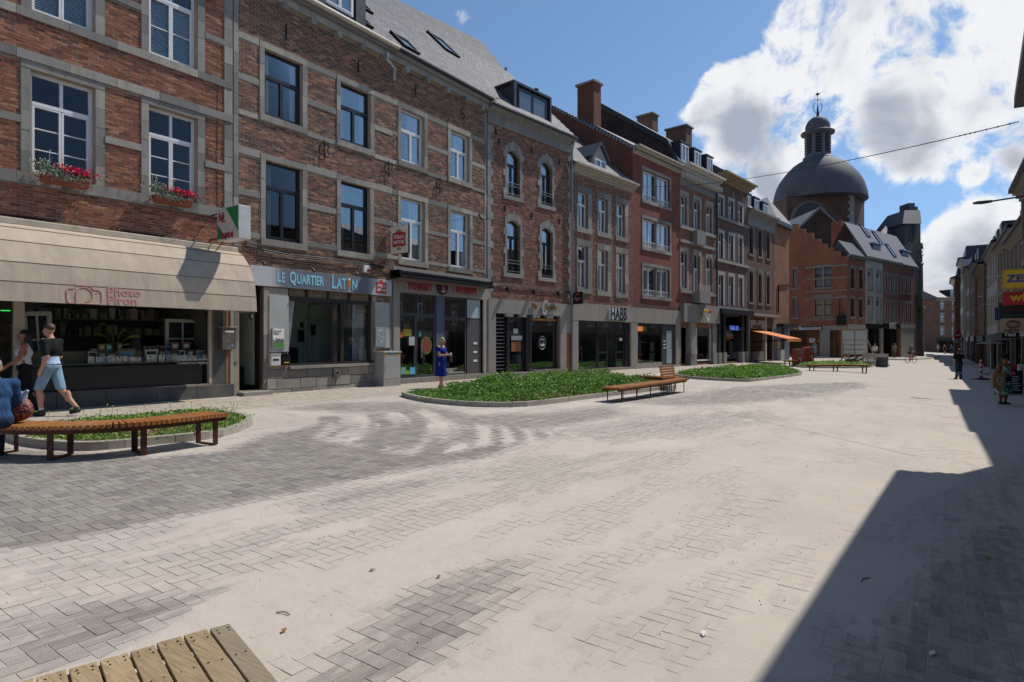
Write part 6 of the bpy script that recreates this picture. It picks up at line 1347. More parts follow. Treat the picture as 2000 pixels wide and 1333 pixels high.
H.box('name_board',BW,H.X(1420),H.X(1446),-.32,-.26,H.Z(1420,646),H.Z(1420,638));bold(text_obj('TABAC-BD',.42,BL,H.root,(H.X(1434,.35),-.34,H.Z(1434,641.5,.35)),sx=.8),.01)
H.box('shop_poster',simple('poster_red',lin('7c2b22'),.6),H.X(1424),H.X(1433),.3,.32,2.1,2.6);H.box('shop_poster',WP,H.X(1429),H.X(1441),.4,.42,1.9,2.15)
# ---- building 9
H=far_house('narrow brown house with arched stone windows and three dormers above the orange awning',P2,px_s(1460)+.004,px_s(1512.5),(1461,424),None,
[(1463,1470.5,442,495.5),(1480.7,1487,447,500.5),(1497,1502.7,452,505),(1463,1470.5,528,590),(1480.7,1487,533,592),(1497,1502.7,537,594)],shop=(1462,1508,640));b9=H
finish(H,W7,fm=simple('brown_window_frame',lin('2a2422'),.5),stone=simple('brown_grey_stone',lin('6f6760'),.85,var=.15),sur=(.16,.3,.3,.18),rise=.2)
H.box('frieze',STONE,0,H.W,-.05,.1,H.zE-.55,H.zE);H.cornice(H.zE,H.zE+.65,.5,STONE);H.gable_roof(H.zE+.6,38,4.5,SLATE,oe=.3)
for px0,px1,yt in((1457.5,1468,378),(1474,1484,386),(1491,1500.5,396)):
 a,b=H.X(px0,-.2),H.X(px1,-.2);zt_=H.Z(px0,yt,-.2);o=H.box('dormer_body',CORN,a,b,.3,2.6,H.zE+.5,zt_);MB().box(a-.08,b+.08,.2,2.7,zt_,zt_+.12).build('dormer_cap',CORN,o);H.window((a+.1,b-.1,H.zE+.7,zt_-.08),'C',WHITE,y=.22,room=None,kind='dormer_window',panes=False,glass=SKYG)
sh=H.shop;H.room(sh,.4,simple('tan_interior',lin('7a6448'),.9,var=.4),2.5,name='shop_room');H.box('shop_cornice',STONE,0,H.W,-.4,.1,H.Z(1462,617),H.Z(1462,612));SBD=H.box('name_board',simple('pale_board',lin('8e8a88'),.6),H.X(1464),H.X(1494),-.1,.02,H.Z(1464,642),H.Z(1464,625))
bold(text_obj('CAFÉ\nA DOUCE MOULE',.42,simple('dark_letters',lin('2c2826'),.6),H.root,(H.X(1479,.12),-.11,H.Z(1479,633.5,.12)),sx=.6),.01)
for a in(1461,1494,1508):H.box('shop_post',WP if a==1494 else STONE,H.X(a),H.X(a)+.28,-.05,.2,-.2,H.Z(1462,617))
H.box('low_wall',STONE,H.X(1470),H.X(1492),-.0,.2,-.2,.8)
q=H.fr.xy(H.s0+H.X(1468,.1),.1);t=thing('awning','orange sloping awning in sunlight beside the corner house','awning',(q.x,q.y,H.base),R(H.fr.deg));aw=H.X(1497,.1)-H.X(1468,.1);za,zb_=H.Z(1468,646,.1),H.Z(1509,661.5,2.6)
MB().add([(0,0,za),(aw,0,za),(aw,-2.6,zb_),(0,-2.6,zb_),(0,0,za-.05),(aw,0,za-.05),(aw,-2.6,zb_-.05),(0,-2.6,zb_-.05)],[(0,1,2,3),(7,6,5,4),(0,3,7,4),(1,5,6,2),(3,2,6,7)]).build('canvas',simple('orange_canvas',lin('d0793c'),.8,var=.08),t)
MB().box(0,aw,-2.64,-2.58,zb_-.22,zb_).build('valance',simple('orange_canvas',lin('d0793c'),.8),t);MB().tube([(0.05,0,za-.9),(.05,-2.5,zb_-.05)],.03,5).tube([(aw-.05,0,za-.9),(aw-.05,-2.5,zb_-.05)],.03,5).build('arm',IRON,t)
# ---- building 10: orange corner
s0,s1=px_s(1512.5)+.004,px_s(1541);H=far_house('smooth orange brick corner house with cut-off corner and dark gutter',P2,s0,s1,(1513,438),None,[],shop=None,depth=7);b10=H
H.open=[(H.X(1515),H.X(1522),.1,2.7),(H.X(1526),H.X(1531),.1,2.7)];H.wall(-.5,H.zE,WOR)
H.box('ground_floor',simple('grey_blue_cladding',lin('5c6370'),.6),0,H.W,-.03,.0,.0,H.Z(1515,640));H.box('fascia_band',DKZINC,H.X(1517),H.W,-.6,.02,H.Z(1517,640),H.Z(1517,632.5))
H.box('panel',simple('white_panel',lin('a9aaa6'),.6),H.X(1517),H.X(1524),-.35,-.03,0,H.Z(1517,684));H.box('poster',GOLDC,H.X(1517),H.X(1521),-.08,-.04,H.Z(1517,682),H.Z(1517,665));H.box('door',IRON,H.X(1526),H.X(1530),-.06,-.03,.05,3.0)
cw=3.6;o=MB().add([(H.W,0,-.5),(H.W+cw*.7,1.6,-.5),(H.W+cw*.7,1.6,H.zE),(H.W,0,H.zE),(H.W+cw*.7,8,-.5),(H.W+cw*.7,8,H.zE)],[(0,1,2,3),(1,4,5,2)]).build('corner_wall',WOR,H.root)
pr=[(-.1,-.3),(H.W+.1,-.3),(H.W+cw*.7+.3,1.4),(H.W+cw*.7+.3,8),(-.1,8)];MB().prism(pr,H.zE,H.zE+.35,'z').build('gutter',DKZINC,H.root);ap=(1.0,4.5,H.zE+5.0);mb=MB()
pk=(H.X(1498,-4.5),4.5,H.Z(1498,385,-4.5))
for i in range(5):a,b=pr[i],pr[(i+1)%5];mb.quad((a[0],a[1],H.zE+.3),(b[0],b[1],H.zE+.3),pk)
mb.build('roof',SLATE,H.root)
for(yt,yb)in((446,484),(512,552),(580,618)):
 zt_,zb_=H.Z(1540,yt),H.Z(1540,yb);d_=Vector((cw*.7,1.6)).normalized();nn=Vector((d_.y,-d_.x));a=Vector((H.W,0))+d_*.9+nn*.01;b=a+d_*1.1;mb=MB();mb.add([(a.x,a.y,zb_),(b.x,b.y,zb_),(b.x,b.y,zt_),(a.x,a.y,zt_)],[(0,1,2,3)]);wo=mb.build('window',SKYG,H.root)
 MB().bar((a.x,a.y,(zb_+zt_)/2),(a.x,a.y,(zb_+zt_)/2+.01),.1).bar((a.x,a.y,zb_),(b.x,b.y,zb_),.12).bar((a.x,a.y,zt_),(b.x,b.y,zt_),.12).bar((a.x,a.y,zb_),(a.x,a.y,zt_),.1).bar((b.x,b.y,zb_),(b.x,b.y,zt_),.1).build('frame',DKZINC,wo)
MB().tube([(H.X(1519),-.06,H.Z(1519,612)),(H.X(1519),-.06,H.Z(1519,557)),(H.W,-.06,H.Z(1540,555))],.05,6).build('wall_conduit',IRON,H.root)
# ================================================================== corner block across the side street
cw=pt(1655,666,64);PL=Fr(cw.x-.993*13,cw.y+.119*13,-6.83);PR=Fr(cw.x,cw.y,73.7)
GS=simple('old_window_stone',lin('7f7a70'),.85,var=.2,scale=4)
H=far_house('orange-red brick corner house with a stepped gable over the bank card sign',PL,0,13,(1655,503),None,[(1591.5,1624,524,562),(1591.5,1624,582,618.6),(1638,1651,582,615),(1548,1557,527,563),(1548,1557,584,620)],base=gz(cw.x,cw.y),depth=5);bc=H
H.open+=[(H.X(1543),H.X(1601),H.Z(1601,691),H.Z(1601,645)),(H.X(1621),H.X(1645),.1,H.Z(1621,643))];R_=H.rects
H.wall(-.5,H.zE,WBC,body=False)
for i,r in enumerate(R_):
 H.surround(r,.05,.05,.28,.2,mat=GS,ext=.1);w=H.window(r,'T' if i in(0,1,2)else 'S',DKWOOD,y=.14,trans=.62,room=None,glass=SKYG if i!=1 else simple('blind_behind_glass',lin('7d7c68'),.3,spec=.8))
 if i<2:H.box('mullion_stone',GS,(r[0]+r[1])/2-.1,(r[0]+r[1])/2+.1,.0,.2,r[2],r[3])
for py in(516,540,565,579.5,622,640):H.stone(H.X(1572),H.W,H.Z(1655,py)-.16,H.Z(1655,py),.04,mat=GS,L=2)
H.box('balcony',IRON,H.X(1637),H.X(1653),-.6,0,H.Z(1645,634),H.Z(1645,616));H.box('shop_stone',CONC,H.X(1601),H.X(1621),-.05,.1,-.4,H.Z(1621,640));H.box('shop_fascia',CONC,H.X(1540),H.W,-.06,.1,H.Z(1655,645),H.Z(1655,636))
for i,r in enumerate(H.open[-2:]):H.room(r,.1,ROOM,(.6,.12)[i]);H.window(r,'2S',IRON,y=.05,room=None,kind='shop_window')
H.box('notice',WP,H.X(1580),H.X(1592),.02,.04,H.Z(1580,670),H.Z(1580,661));H.box('yellow_band',GOLDC,H.X(1594),H.X(1601),.3,.32,H.Z(1594,669),H.Z(1594,663))
t=at_h(H,'fascia_sign','dark bank card sign with pale lettering above the corner shop window','sign',H.X(1543),H.Z(1600,645.5),.07);w_=H.X(1607)-H.X(1543)
MB().box(0,w_,-.05,0,0,.45).build('board',GM,t);bold(text_obj('Bancontact',.5,WLET,t,(w_*.62,-.06,.22)),.01);MB().box(w_*.13,w_*.24,-.06,-.05,.12,.32).build('card_emblem',GOLDC,t)
st=[(1548,438),(1560,438),(1560,447),(1572,447),(1572,455),(1588,455),(1588,467),(1602,467),(1602,476),(1614,476),(1614,484),(1629,484),(1629,490),(1643,490),(1643,500),(1655,500)]
ps=[(H.X(a),H.Z(a,b))for a,b in st];MB().prism([(0,H.zE),(0,ps[0][1]+.6)]+ps+[(H.W,H.zE)],.0,.4).build('stepped_gable',WBC,H.root)
H=far_house('orange-red brick corner house, its short street side with two narrow windows per floor',PR,0,PR.s(1690),(1657,503),None,[(1661,1669,524,563),(1677.6,1685,527,564),(1661,1669,583,618.6),(1677.6,1685,585,620)],shop=(1660,1686,645),base=bc.base,depth=9);bd=H
finish(H,WBC,fm=DKWOOD,stone=GS,sur=(.05,.1,.3,.2),panes=False);H.room(H.shop,.3,ROOM,2);H.cornice(H.zE-.1,H.zE+.3,.4,GS);H.box('shop_fascia',CONC,0,H.W,-.08,.05,H.shop[3],H.shop[3]+.6)
def row(specs,fr,group=None):
 out=[]
 for(a,b,eave,wall,wins,lab,shopc,kw)in specs:
  H=far_house(lab,fr,fr.s(a)+.003,fr.s(b),eave,None,wins,shop=(a+2,b-2,641),depth=9,base=kw.get('base'));finish(H,wall,stone=kw.get('stone',GS),sur=(.1,.25,.25,.2),panes=False,glass=kw.get('glass'))
  H.room(H.shop,.3,ROOM,2);H.box('shopfront',shopc,0,H.W,-.1,.05,H.shop[3],H.Z(a,633));H.box('shop_mullion',shopc,H.W*.45,H.W*.55,-.05,.1,0,H.shop[3]);H.cornice(H.zE-.2,H.zE+.2,.4,GS);out.append(H)
 return out
WC=simple('cream_painted_wall',lin('a8a297'),.8,var=.1,dirt=.2)
rw=row([(1690,1724,(1691,505),WC,[(1695,1703,529,565),(1712,1720,532,569),(1695,1703,583,625),(1712,1720,585,627)],'narrow cream-painted house right of the orange-red corner house',IRON,{}),
(1724,1757,(1725,512),W5,[(1727,1732,536,570),(1737,1742,538,572),(1746,1751,540,573),(1727,1732,588,628),(1737,1742,589,628.5),(1746,1751,590,629)],'brown brick house over the black jewellery shopfront',IRON,{}),
(1757,1786,(1758,520),W6,[(1759,1763,542,571),(1767,1771,543,572),(1775,1779,544.5,573),(1759,1763,591,629),(1767,1771,592,629),(1775,1779,593,630)],'red brick house over the white panelled shopfront beside the church portal',simple('white_panelling',lin('a19f98'),.6),{})],PR)
bold(text_obj('IKKS',1.0,WLET,rw[1].root,(rw[1].W*.5,-.15,rw[1].shop[3]+.25)),.01);rw[2].box('panelling',simple('white_panelling',lin('a19f98'),.6),.3,rw[2].W-.3,-.06,.04,0,rw[2].shop[3]+.4)
H=rw[0];g=H.side(1650,434,0);kz=(g[1]-H.zE)/max(g[0],1);tot=sum(h.W for h in rw);dR=g[0]
MB().prism([(-.4,H.zE),(dR,g[1]),(dR*2,H.zE)],-.1,tot+.3,'x').build('roof',SLATE,H.root);MB().prism([(-.0,H.zE),(dR,g[1]-.1),(dR*2,H.zE)],-.14,-.1,'x').build('gable_wall',DKW,H.root)
pit_=math.degrees(math.atan2(g[1]-H.zE,dR+.4))
for px,py,lb in((1722,478,'far roof window on the slate roof above the cream house, upper'),(1697,464,'far roof window near the verge above the cream house'),(1748,503,'far roof window above the brown brick house')):
 v=H.onroof(px,py,H.zE,.4,pit_);skylight(H,None,v.x,v.y,.9,1.8,lb,H.zE,.4,pit_)
for px in(1705,1762):a=H.X(px,-.5);MB().prism([(a,H.zE),(a+2.2,H.zE),(a+2.2,H.zE+2),(a,H.zE+2)],.5,4).build('dormer_body',CORN,H.root);MB().box(a-.1,a+2.4,.3,4,H.zE+2,H.zE+2.15).build('dormer_cap',ZINC,H.root)
a0=bd.X(1634,-3);o=MB().box(a0,a0+1.1,2.5,3.6,bd.zE,bd.Z(1640,434,-3)).build('chimney',WBC,bd.root);MB().prism([(-.4,bd.zE),(dR*.5,bd.zE+(g[1]-bd.zE)*.42),(dR,bd.zE)],.3,bd.W-.2,'x').build('roof',SLATE_D,bd.root)
# ---- domed church
def dome_mat():
 m,nt=newmat('dome_slate');t=NT(nt);sp=t.n('ShaderNodeSeparateXYZ');t.plug(sp.inputs[0],t.pos());row_=t.math('FRACT',t.math('MULTIPLY',sp.outputs[2],2.6));n=t.noise(t.pos(),.7,6,.65,stretch=(1,1,.5))
 t.out(t.mix(t.rng(t.noise(t.pos(),6,3),.4,.6,0,.5),t.mix(n,lin('34383e'),lin('565a60')),lin('43474d')),.72,t.bump(row_,.05,.7),spec=.4);return m
SLD=dome_mat()
k=97/FPX;c=pt(1600,666.5,97);Zp=lambda py:EYE+(666.5-py)*k
T=thing('domed_church','church with a large slate dome, open lantern and weathercock above the rooftops','church',(c.x,c.y,0),TH);D2=lambda name,prof,mat,n=48,dx=0,smooth=True:MB().lathe([(r*k,Zp(y))for r,y in prof],(dx*k,0,0),n).build(name,mat,T,smooth=smooth)
D2('dome',[(84,396),(83.5,391),(82.5,384),(80.5,375),(77,364),(72,354),(66,345),(58,335),(48,325),(40,319.5),(31,314.5),(24,311)],SLD);dn=D2('lantern',[(27,315),(29,311),(26,308),(24,305),(23.5,264)],simple('lead_grey',lin('474c55'),.6,var=.15),8,-3,False)
D2('lantern_cornice',[(24,266),(30,263),(30.5,260),(25,257),(22,255)],SLD,32,-3);D2('small_dome',[(22.5,256),(22,246),(18,237),(11,231),(3,229)],SLD,32,-3);D2('spire',[(3,230),(1.6,215),(.6,205),(.5,180)],IRON,8,-3)
for a in range(8):
 an=R(a*45+22.5);x_,y_=-3*k+math.cos(an)*21.8*k,math.sin(an)*21.8*k;M_=Matrix.Translation((x_,y_,0))@Matrix.Rotation(an,4,'Z');mb=MB();mb.box(-.05,.04,-.42,.42,Zp(303),Zp(267),M_);o=mb.build('louvre_opening',IRON,T)
 mb=MB();[mb.box(.0,.14,-.38,.38,Zp(300-i*5.5),Zp(299-i*5.5),M_)for i in range(6)];mb.build('louvre',SLD,o)
mb=MB();zc=Zp(186)
mb.prism([(-3*k-.35,zc+.1),(-3*k-.1,zc-.1),(-3*k+.2,zc),(-3*k+.45,zc+.45),(-3*k+.15,zc+.25),(-3*k-.15,zc+.3)],-.04,.04).box(-3*k-.5,-3*k+.5,-.04,.04,Zp(196),Zp(195))
for s_ in(-1,1):mb.tube([(-3*k+s_*(.2+.5*math.sin(a)),0,Zp(228)+.5+.6*a)for a in[i*.35 for i in range(9)]],.05,4)
mb.build('weathercock',IRON,T)
GST0=simple('dark_arch_stone',lin('575653'),.85);BD=brickwall_mat('brick_wall_drum',lin('45312a'),lin('5a4036'),lin('4d443e'),noise=.4);dr=MB();A0,B0,C0=(-6.6,1.0),(2.9,-4.6),(7.4,.5)
dr.prism([A0,(-6.9,-4.0),B0,C0,(6.0,8),(-6,8)],0,Zp(393),'z');dr.build('drum_wall',BD,T);MB().prism([(a*1.01,b*1.03)for a,b in[A0,(-6.9,-4.0),B0,C0,(6.0,8),(-6,8)]],Zp(396),Zp(391),'z').build('drum_cornice',SLD,T)
z_=Zp(470);i=0
while z_<Zp(398):w_=.9 if i%2 else.6;MB().box(B0[0]-w_,B0[0]+.05,B0[1]-.08,B0[1]+.3,z_,z_+.5).build('quoin',STONE_L,T);z_+=.52;i+=1
mb=MB();cx=-3.6;mb.tube([(cx-2.6+0,-4.3,Zp(448))]+[(cx-2.6*math.cos(a),-4.35,Zp(440)+2.7*math.sin(a))for a in[R(i*15)for i in range(13)]],.3,5);mb.build('arch_ring',GST0,T);MB().prism([(cx-2.4*math.cos(a),Zp(440)+2.5*math.sin(a))for a in[R(i*15)for i in range(13)]],-4.36,-4.2).build('arch_window',DKZINC,T)
MB().prism([(B0[0]-2.2,Zp(393)),(B0[0]-1.2,Zp(376)),(B0[0]+.8,Zp(392))],-4.6,0).build('dome_foot_roof',SLATE,T)
# ---- baroque portal front with paired columns, seen from the side
c=pt(1790,666.5,84);g0=gz(c.x,c.y);T=thing('church_portal','tall grey baroque church front with columns and weeds growing on its ledges','church',(c.x,c.y,g0),TH)
XD=lambda px,y=0:((px-1000)*(84+y)-790*84)/FPX;ZD=lambda py,y=0:EYE+(666.5-py)*(84+y)/FPX-g0
GST=simple('sooty_grey_stone',lin('5a5a58'),.85,var=.25,scale=1.5,bump=.01)
MB().box(XD(1786),XD(1799),0,14,0,ZD(505)).build('wall',GST,T);MB().box(XD(1772,1),XD(1786)-.01,.6,14,0,ZD(520)).build('wall',GST,T)
for px in(1789.5,1797.5):
 for(a,b)in((602,700),(516,588)):MB().lathe([(.44,ZD(b)),(.44,ZD(b-24 if b==700 else b-3)),(.35,ZD(b-26 if b==700 else b-5)),(.3,ZD(a+5)),(.42,ZD(a))],(XD(px,-.5),-.5,0),14).build('column',GST,T,smooth=True)
for(a,b,e)in((587,602,1),(500,515,2),(488,500,0)):MB().box(XD(1784,-1),XD(1800+e,-1),-1,12,ZD(b),ZD(a)).build('entablature',GST,T)
MB().prism([(XD(1784,-1),ZD(488)),(XD(1804,-1),ZD(488)),(XD(1802,-1),ZD(478)),(XD(1793,-1),ZD(474))],-1,3).build('pediment',GST,T);LEAD=simple('slate_hung_tower',lin('3c4650'),.6,var=.2)
MB().box(XD(1767,2),XD(1797,2),2,7,ZD(505),ZD(436,2)).build('tower',LEAD,T);MB().box(XD(1790,1.4),XD(1798,1.4),1.4,2,ZD(500),ZD(440,2)).build('pilaster',GST,T)
MB().add([(XD(1763,1.5),1.5,ZD(437,1.5)),(XD(1800,1.5),1.5,ZD(437,1.5)),(XD(1800,1.5),8,ZD(437,1.5)),(XD(1763,1.5),8,ZD(437,1.5)),(XD(1767,3),3,ZD(411,3)),(XD(1797,3),3,ZD(411,3)),(XD(1797,3),7,ZD(411,3)),(XD(1767,3),7,ZD(411,3))],[(0,1,5,4),(1,2,6,5),(2,3,7,6),(3,0,4,7),(4,5,6,7),(0,3,2,1)]).build('tower_roof',SLATE_D,T)
MB().box(XD(1774,4),XD(1787,4),4,6,ZD(414,4),ZD(397,4)).box(XD(1776,4),XD(1792,4),3.9,6,ZD(414,4),ZD(404,4)).build('chimney',LEAD,T)
MB().add([(XD(1706,3),3,ZD(471,3)),(XD(1770,3),3,ZD(471,3)),(XD(1766,7),7,ZD(419,7)),(XD(1742,7),7,ZD(427,7)),(XD(1706,12),14,ZD(471,12)),(XD(1770,12),14,ZD(471,12)),(XD(1706,3),3,ZD(520,3)),(XD(1770,3),3,ZD(520,3))],[(0,1,2,3),(3,2,5,4),(0,3,4),(0,6,7,1)]).build('roof',SLATE_D,T)
for px,py,s_ in((1788,478,.9),(1798,496,.4),(1790,584,.7),(1800,610,.5)):o=leafcloud((XD(px,-1),-.9,ZD(py)),(s_,.4,s_*1.6),200,.1).build('weeds',GRL,T);o['kind']='stuff'
c=pt(1600,666.5,80);T=thing('brick_house','sooty brick gable house rising behind the stepped gable below the dome','house',(c.x,c.y,0),TH);k=80/FPX;gq=lambda px,py:((px-1600)*k,EYE+(666.5-py)*k)
pg=[gq(1562,560),gq(1562,445),gq(1600,408),gq(1640,446),gq(1640,560)];MB().prism(pg,0,.4).build('gable_wall',DKW,T);mb=MB();v=[(a_,y_,b_)for y_ in(-.1,10)for a_,b_ in(gq(1560,445),gq(1600,406),gq(1643,446))];mb.add(v,[(0,1,4,3),(1,2,5,4)]);mb.add([(p_[0],p_[1],p_[2]-.25)for p_ in v],[(3,4,1,0),(4,5,2,1)]);mb.bar(v[0],v[1],.25).bar(v[1],v[2],.25);mb.build('roof',SLATE,T)
# ================================================================== right side of the street and its far end
def grid_house(label,ox,oy,deg,W,eave,ridge,wallm,cols,floors,fm=WHITE,depth=8,over=.5,cor=GS,roofm=SLATE_D,shopm=IRON,rd=4.5,gf=3.2,lit=None,dorm=0,ww=.95):
 fr=Fr(ox,oy,deg);q=fr.xy(W/2);b=gz(q.x,q.y);H=House('terraced_house',label,'house',fr,0,W,base=b,depth=depth);H.zE=eave-b;fh=(H.zE-gf)/floors;H.rects=[]
 for f in range(floors):
  for c_ in range(cols):x=W*(c_+.5)/cols;z0=gf+fh*f+fh*.22;H.rects.append((x-ww/2,x+ww/2,z0,z0+fh*.64))
 H.shop=(.4,W-.4,.1,gf-.7);H.open=H.rects+[H.shop];H.wall(-.5,H.zE,wallm,thick=.2)
 for r in H.rects:H.surround(r,.1,.1,.2,.14,mat=GS,L=0);H.window(r,'T',fm,y=.12,panes=False,room=None,glass=SKYG)
 H.room(H.shop,.3,ROOM,2);H.box('shopfront',shopm,0,W,-.12,.05,gf-.7,gf-.1);H.box('shop_mullion',shopm,W*.3,W*.33,0,.1,.1,gf-.7);H.box('shop_mullion',shopm,W*.62,W*.65,0,.1,.1,gf-.7)
 H.cornice(H.zE-.35,H.zE+.3,over,cor);k=(ridge-eave)/rd;MB().prism([(-over,H.zE+.2),(rd,ridge-b),(depth,H.zE+.2),(depth,H.zE),(-over,H.zE+.1)],0,W,'x').build('roof',roofm,H.root)
 for i in range(dorm):x=W*(i+.5)/dorm;o=H.box('dormer_body',CORN,x-.6,x+.6,.4,3,H.zE+.3,H.zE+2.0);H.window((x-.45,x+.45,H.zE+.6,H.zE+1.85),'C',WHITE,y=.32,room=None,panes=False,glass=SKYG,kind='dormer_window')
 return H
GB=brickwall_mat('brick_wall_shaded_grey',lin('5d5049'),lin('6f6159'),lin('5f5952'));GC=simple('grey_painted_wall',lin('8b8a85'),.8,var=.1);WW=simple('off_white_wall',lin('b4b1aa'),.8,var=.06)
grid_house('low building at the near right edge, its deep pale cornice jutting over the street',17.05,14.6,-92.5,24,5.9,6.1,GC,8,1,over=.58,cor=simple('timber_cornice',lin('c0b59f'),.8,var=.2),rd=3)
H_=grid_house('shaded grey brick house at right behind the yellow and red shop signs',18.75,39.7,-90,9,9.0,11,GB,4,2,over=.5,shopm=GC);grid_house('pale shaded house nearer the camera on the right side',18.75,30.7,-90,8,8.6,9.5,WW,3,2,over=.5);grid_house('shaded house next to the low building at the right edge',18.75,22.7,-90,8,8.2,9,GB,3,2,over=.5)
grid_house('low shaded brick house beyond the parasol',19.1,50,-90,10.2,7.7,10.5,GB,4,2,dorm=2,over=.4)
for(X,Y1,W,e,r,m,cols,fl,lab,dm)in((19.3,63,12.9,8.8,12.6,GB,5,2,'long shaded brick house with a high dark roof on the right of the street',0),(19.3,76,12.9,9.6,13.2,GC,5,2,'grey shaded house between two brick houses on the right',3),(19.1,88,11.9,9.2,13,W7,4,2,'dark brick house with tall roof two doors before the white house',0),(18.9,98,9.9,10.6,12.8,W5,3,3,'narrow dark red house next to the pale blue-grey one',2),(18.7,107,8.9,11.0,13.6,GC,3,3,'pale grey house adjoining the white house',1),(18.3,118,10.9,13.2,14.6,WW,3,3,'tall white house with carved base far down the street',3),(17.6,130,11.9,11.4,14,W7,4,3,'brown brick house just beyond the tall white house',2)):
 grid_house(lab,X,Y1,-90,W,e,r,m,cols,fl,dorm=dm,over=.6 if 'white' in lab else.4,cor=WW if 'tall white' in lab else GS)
c=pt(1829,666.5,124);grid_house('red brick house with bow window closing the far end of the street',c.x,c.y,math.degrees(TH)+8,8,10.2,12.6,W7,3,3,dorm=1)
c=pt(1800,666.5,138);grid_house('dark small houses at the far left end of the street',c.x,c.y,math.degrees(TH)-10,9,8.5,12,W7,4,2);c=pt(1812,600,136);MB().box(-.9,.9,-.8,.8,6,12.6).build('x',W5,bpy.data.objects['terraced_house.012']if False else None,loc=(c.x,c.y,0))if False else None
c=pt(1785,666.5,150);grid_house('dark brick house behind the church portal down the street',c.x,c.y,math.degrees(TH),14,7.4,10,W7,5,2,depth=10)
# ================================================================== planting beds
KERB=simple('concrete_kerb',lin('9a948a'),.85,var=.12,scale=4,bump=.002,dirt=.3,dirtcol=lin('757067'));SOIL=simple('dry_soil',lin('7d6148'),.95,var=.3,scale=8,bump=.02)
def leaf_mat(name,stops):
 m,nt=newmat(name);t=NT(nt);c=t.ramp(t.rnd(),stops);f=t.rng(t.noise(t.pos(),3,3),.3,.7,.8,1.2);vm=t.n('ShaderNodeVectorMath',operation='SCALE');t.plug(vm.inputs[0],c);t.plug(vm.inputs['Scale'],f)
 b=t.out(vm.outputs[0],.55,spec=.35);tr=t.n('ShaderNodeBsdfTranslucent');t.plug(tr.inputs[0],vm.outputs[0]);mx_=t.n('ShaderNodeMixShader');mx_.inputs[0].default_value=.35;nt.links.new(b.outputs[0],mx_.inputs[1]);nt.links.new(tr.outputs[0],mx_.inputs[2])
 o=[n for n in nt.nodes if n.type=='OUTPUT_MATERIAL'][0];nt.links.new(mx_.outputs[0],o.inputs[0]);return m
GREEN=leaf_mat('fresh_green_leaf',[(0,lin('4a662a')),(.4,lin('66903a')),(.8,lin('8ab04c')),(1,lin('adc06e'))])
def smooth_poly(P,n=4):
 out=[];m_=len(P)
 for i in range(m_):
  p0,p1,p2,p3=[Vector(P[(i+k-1)%m_])for k in range(4)]
  for j in range(n):
   t=j/n;out.append(tuple(.5*((2*p1)+(p2-p0)*t+(2*p0-5*p1+4*p2-p3)*t*t+(3*p1-p0-3*p2+p3)*t**3)))
 return out
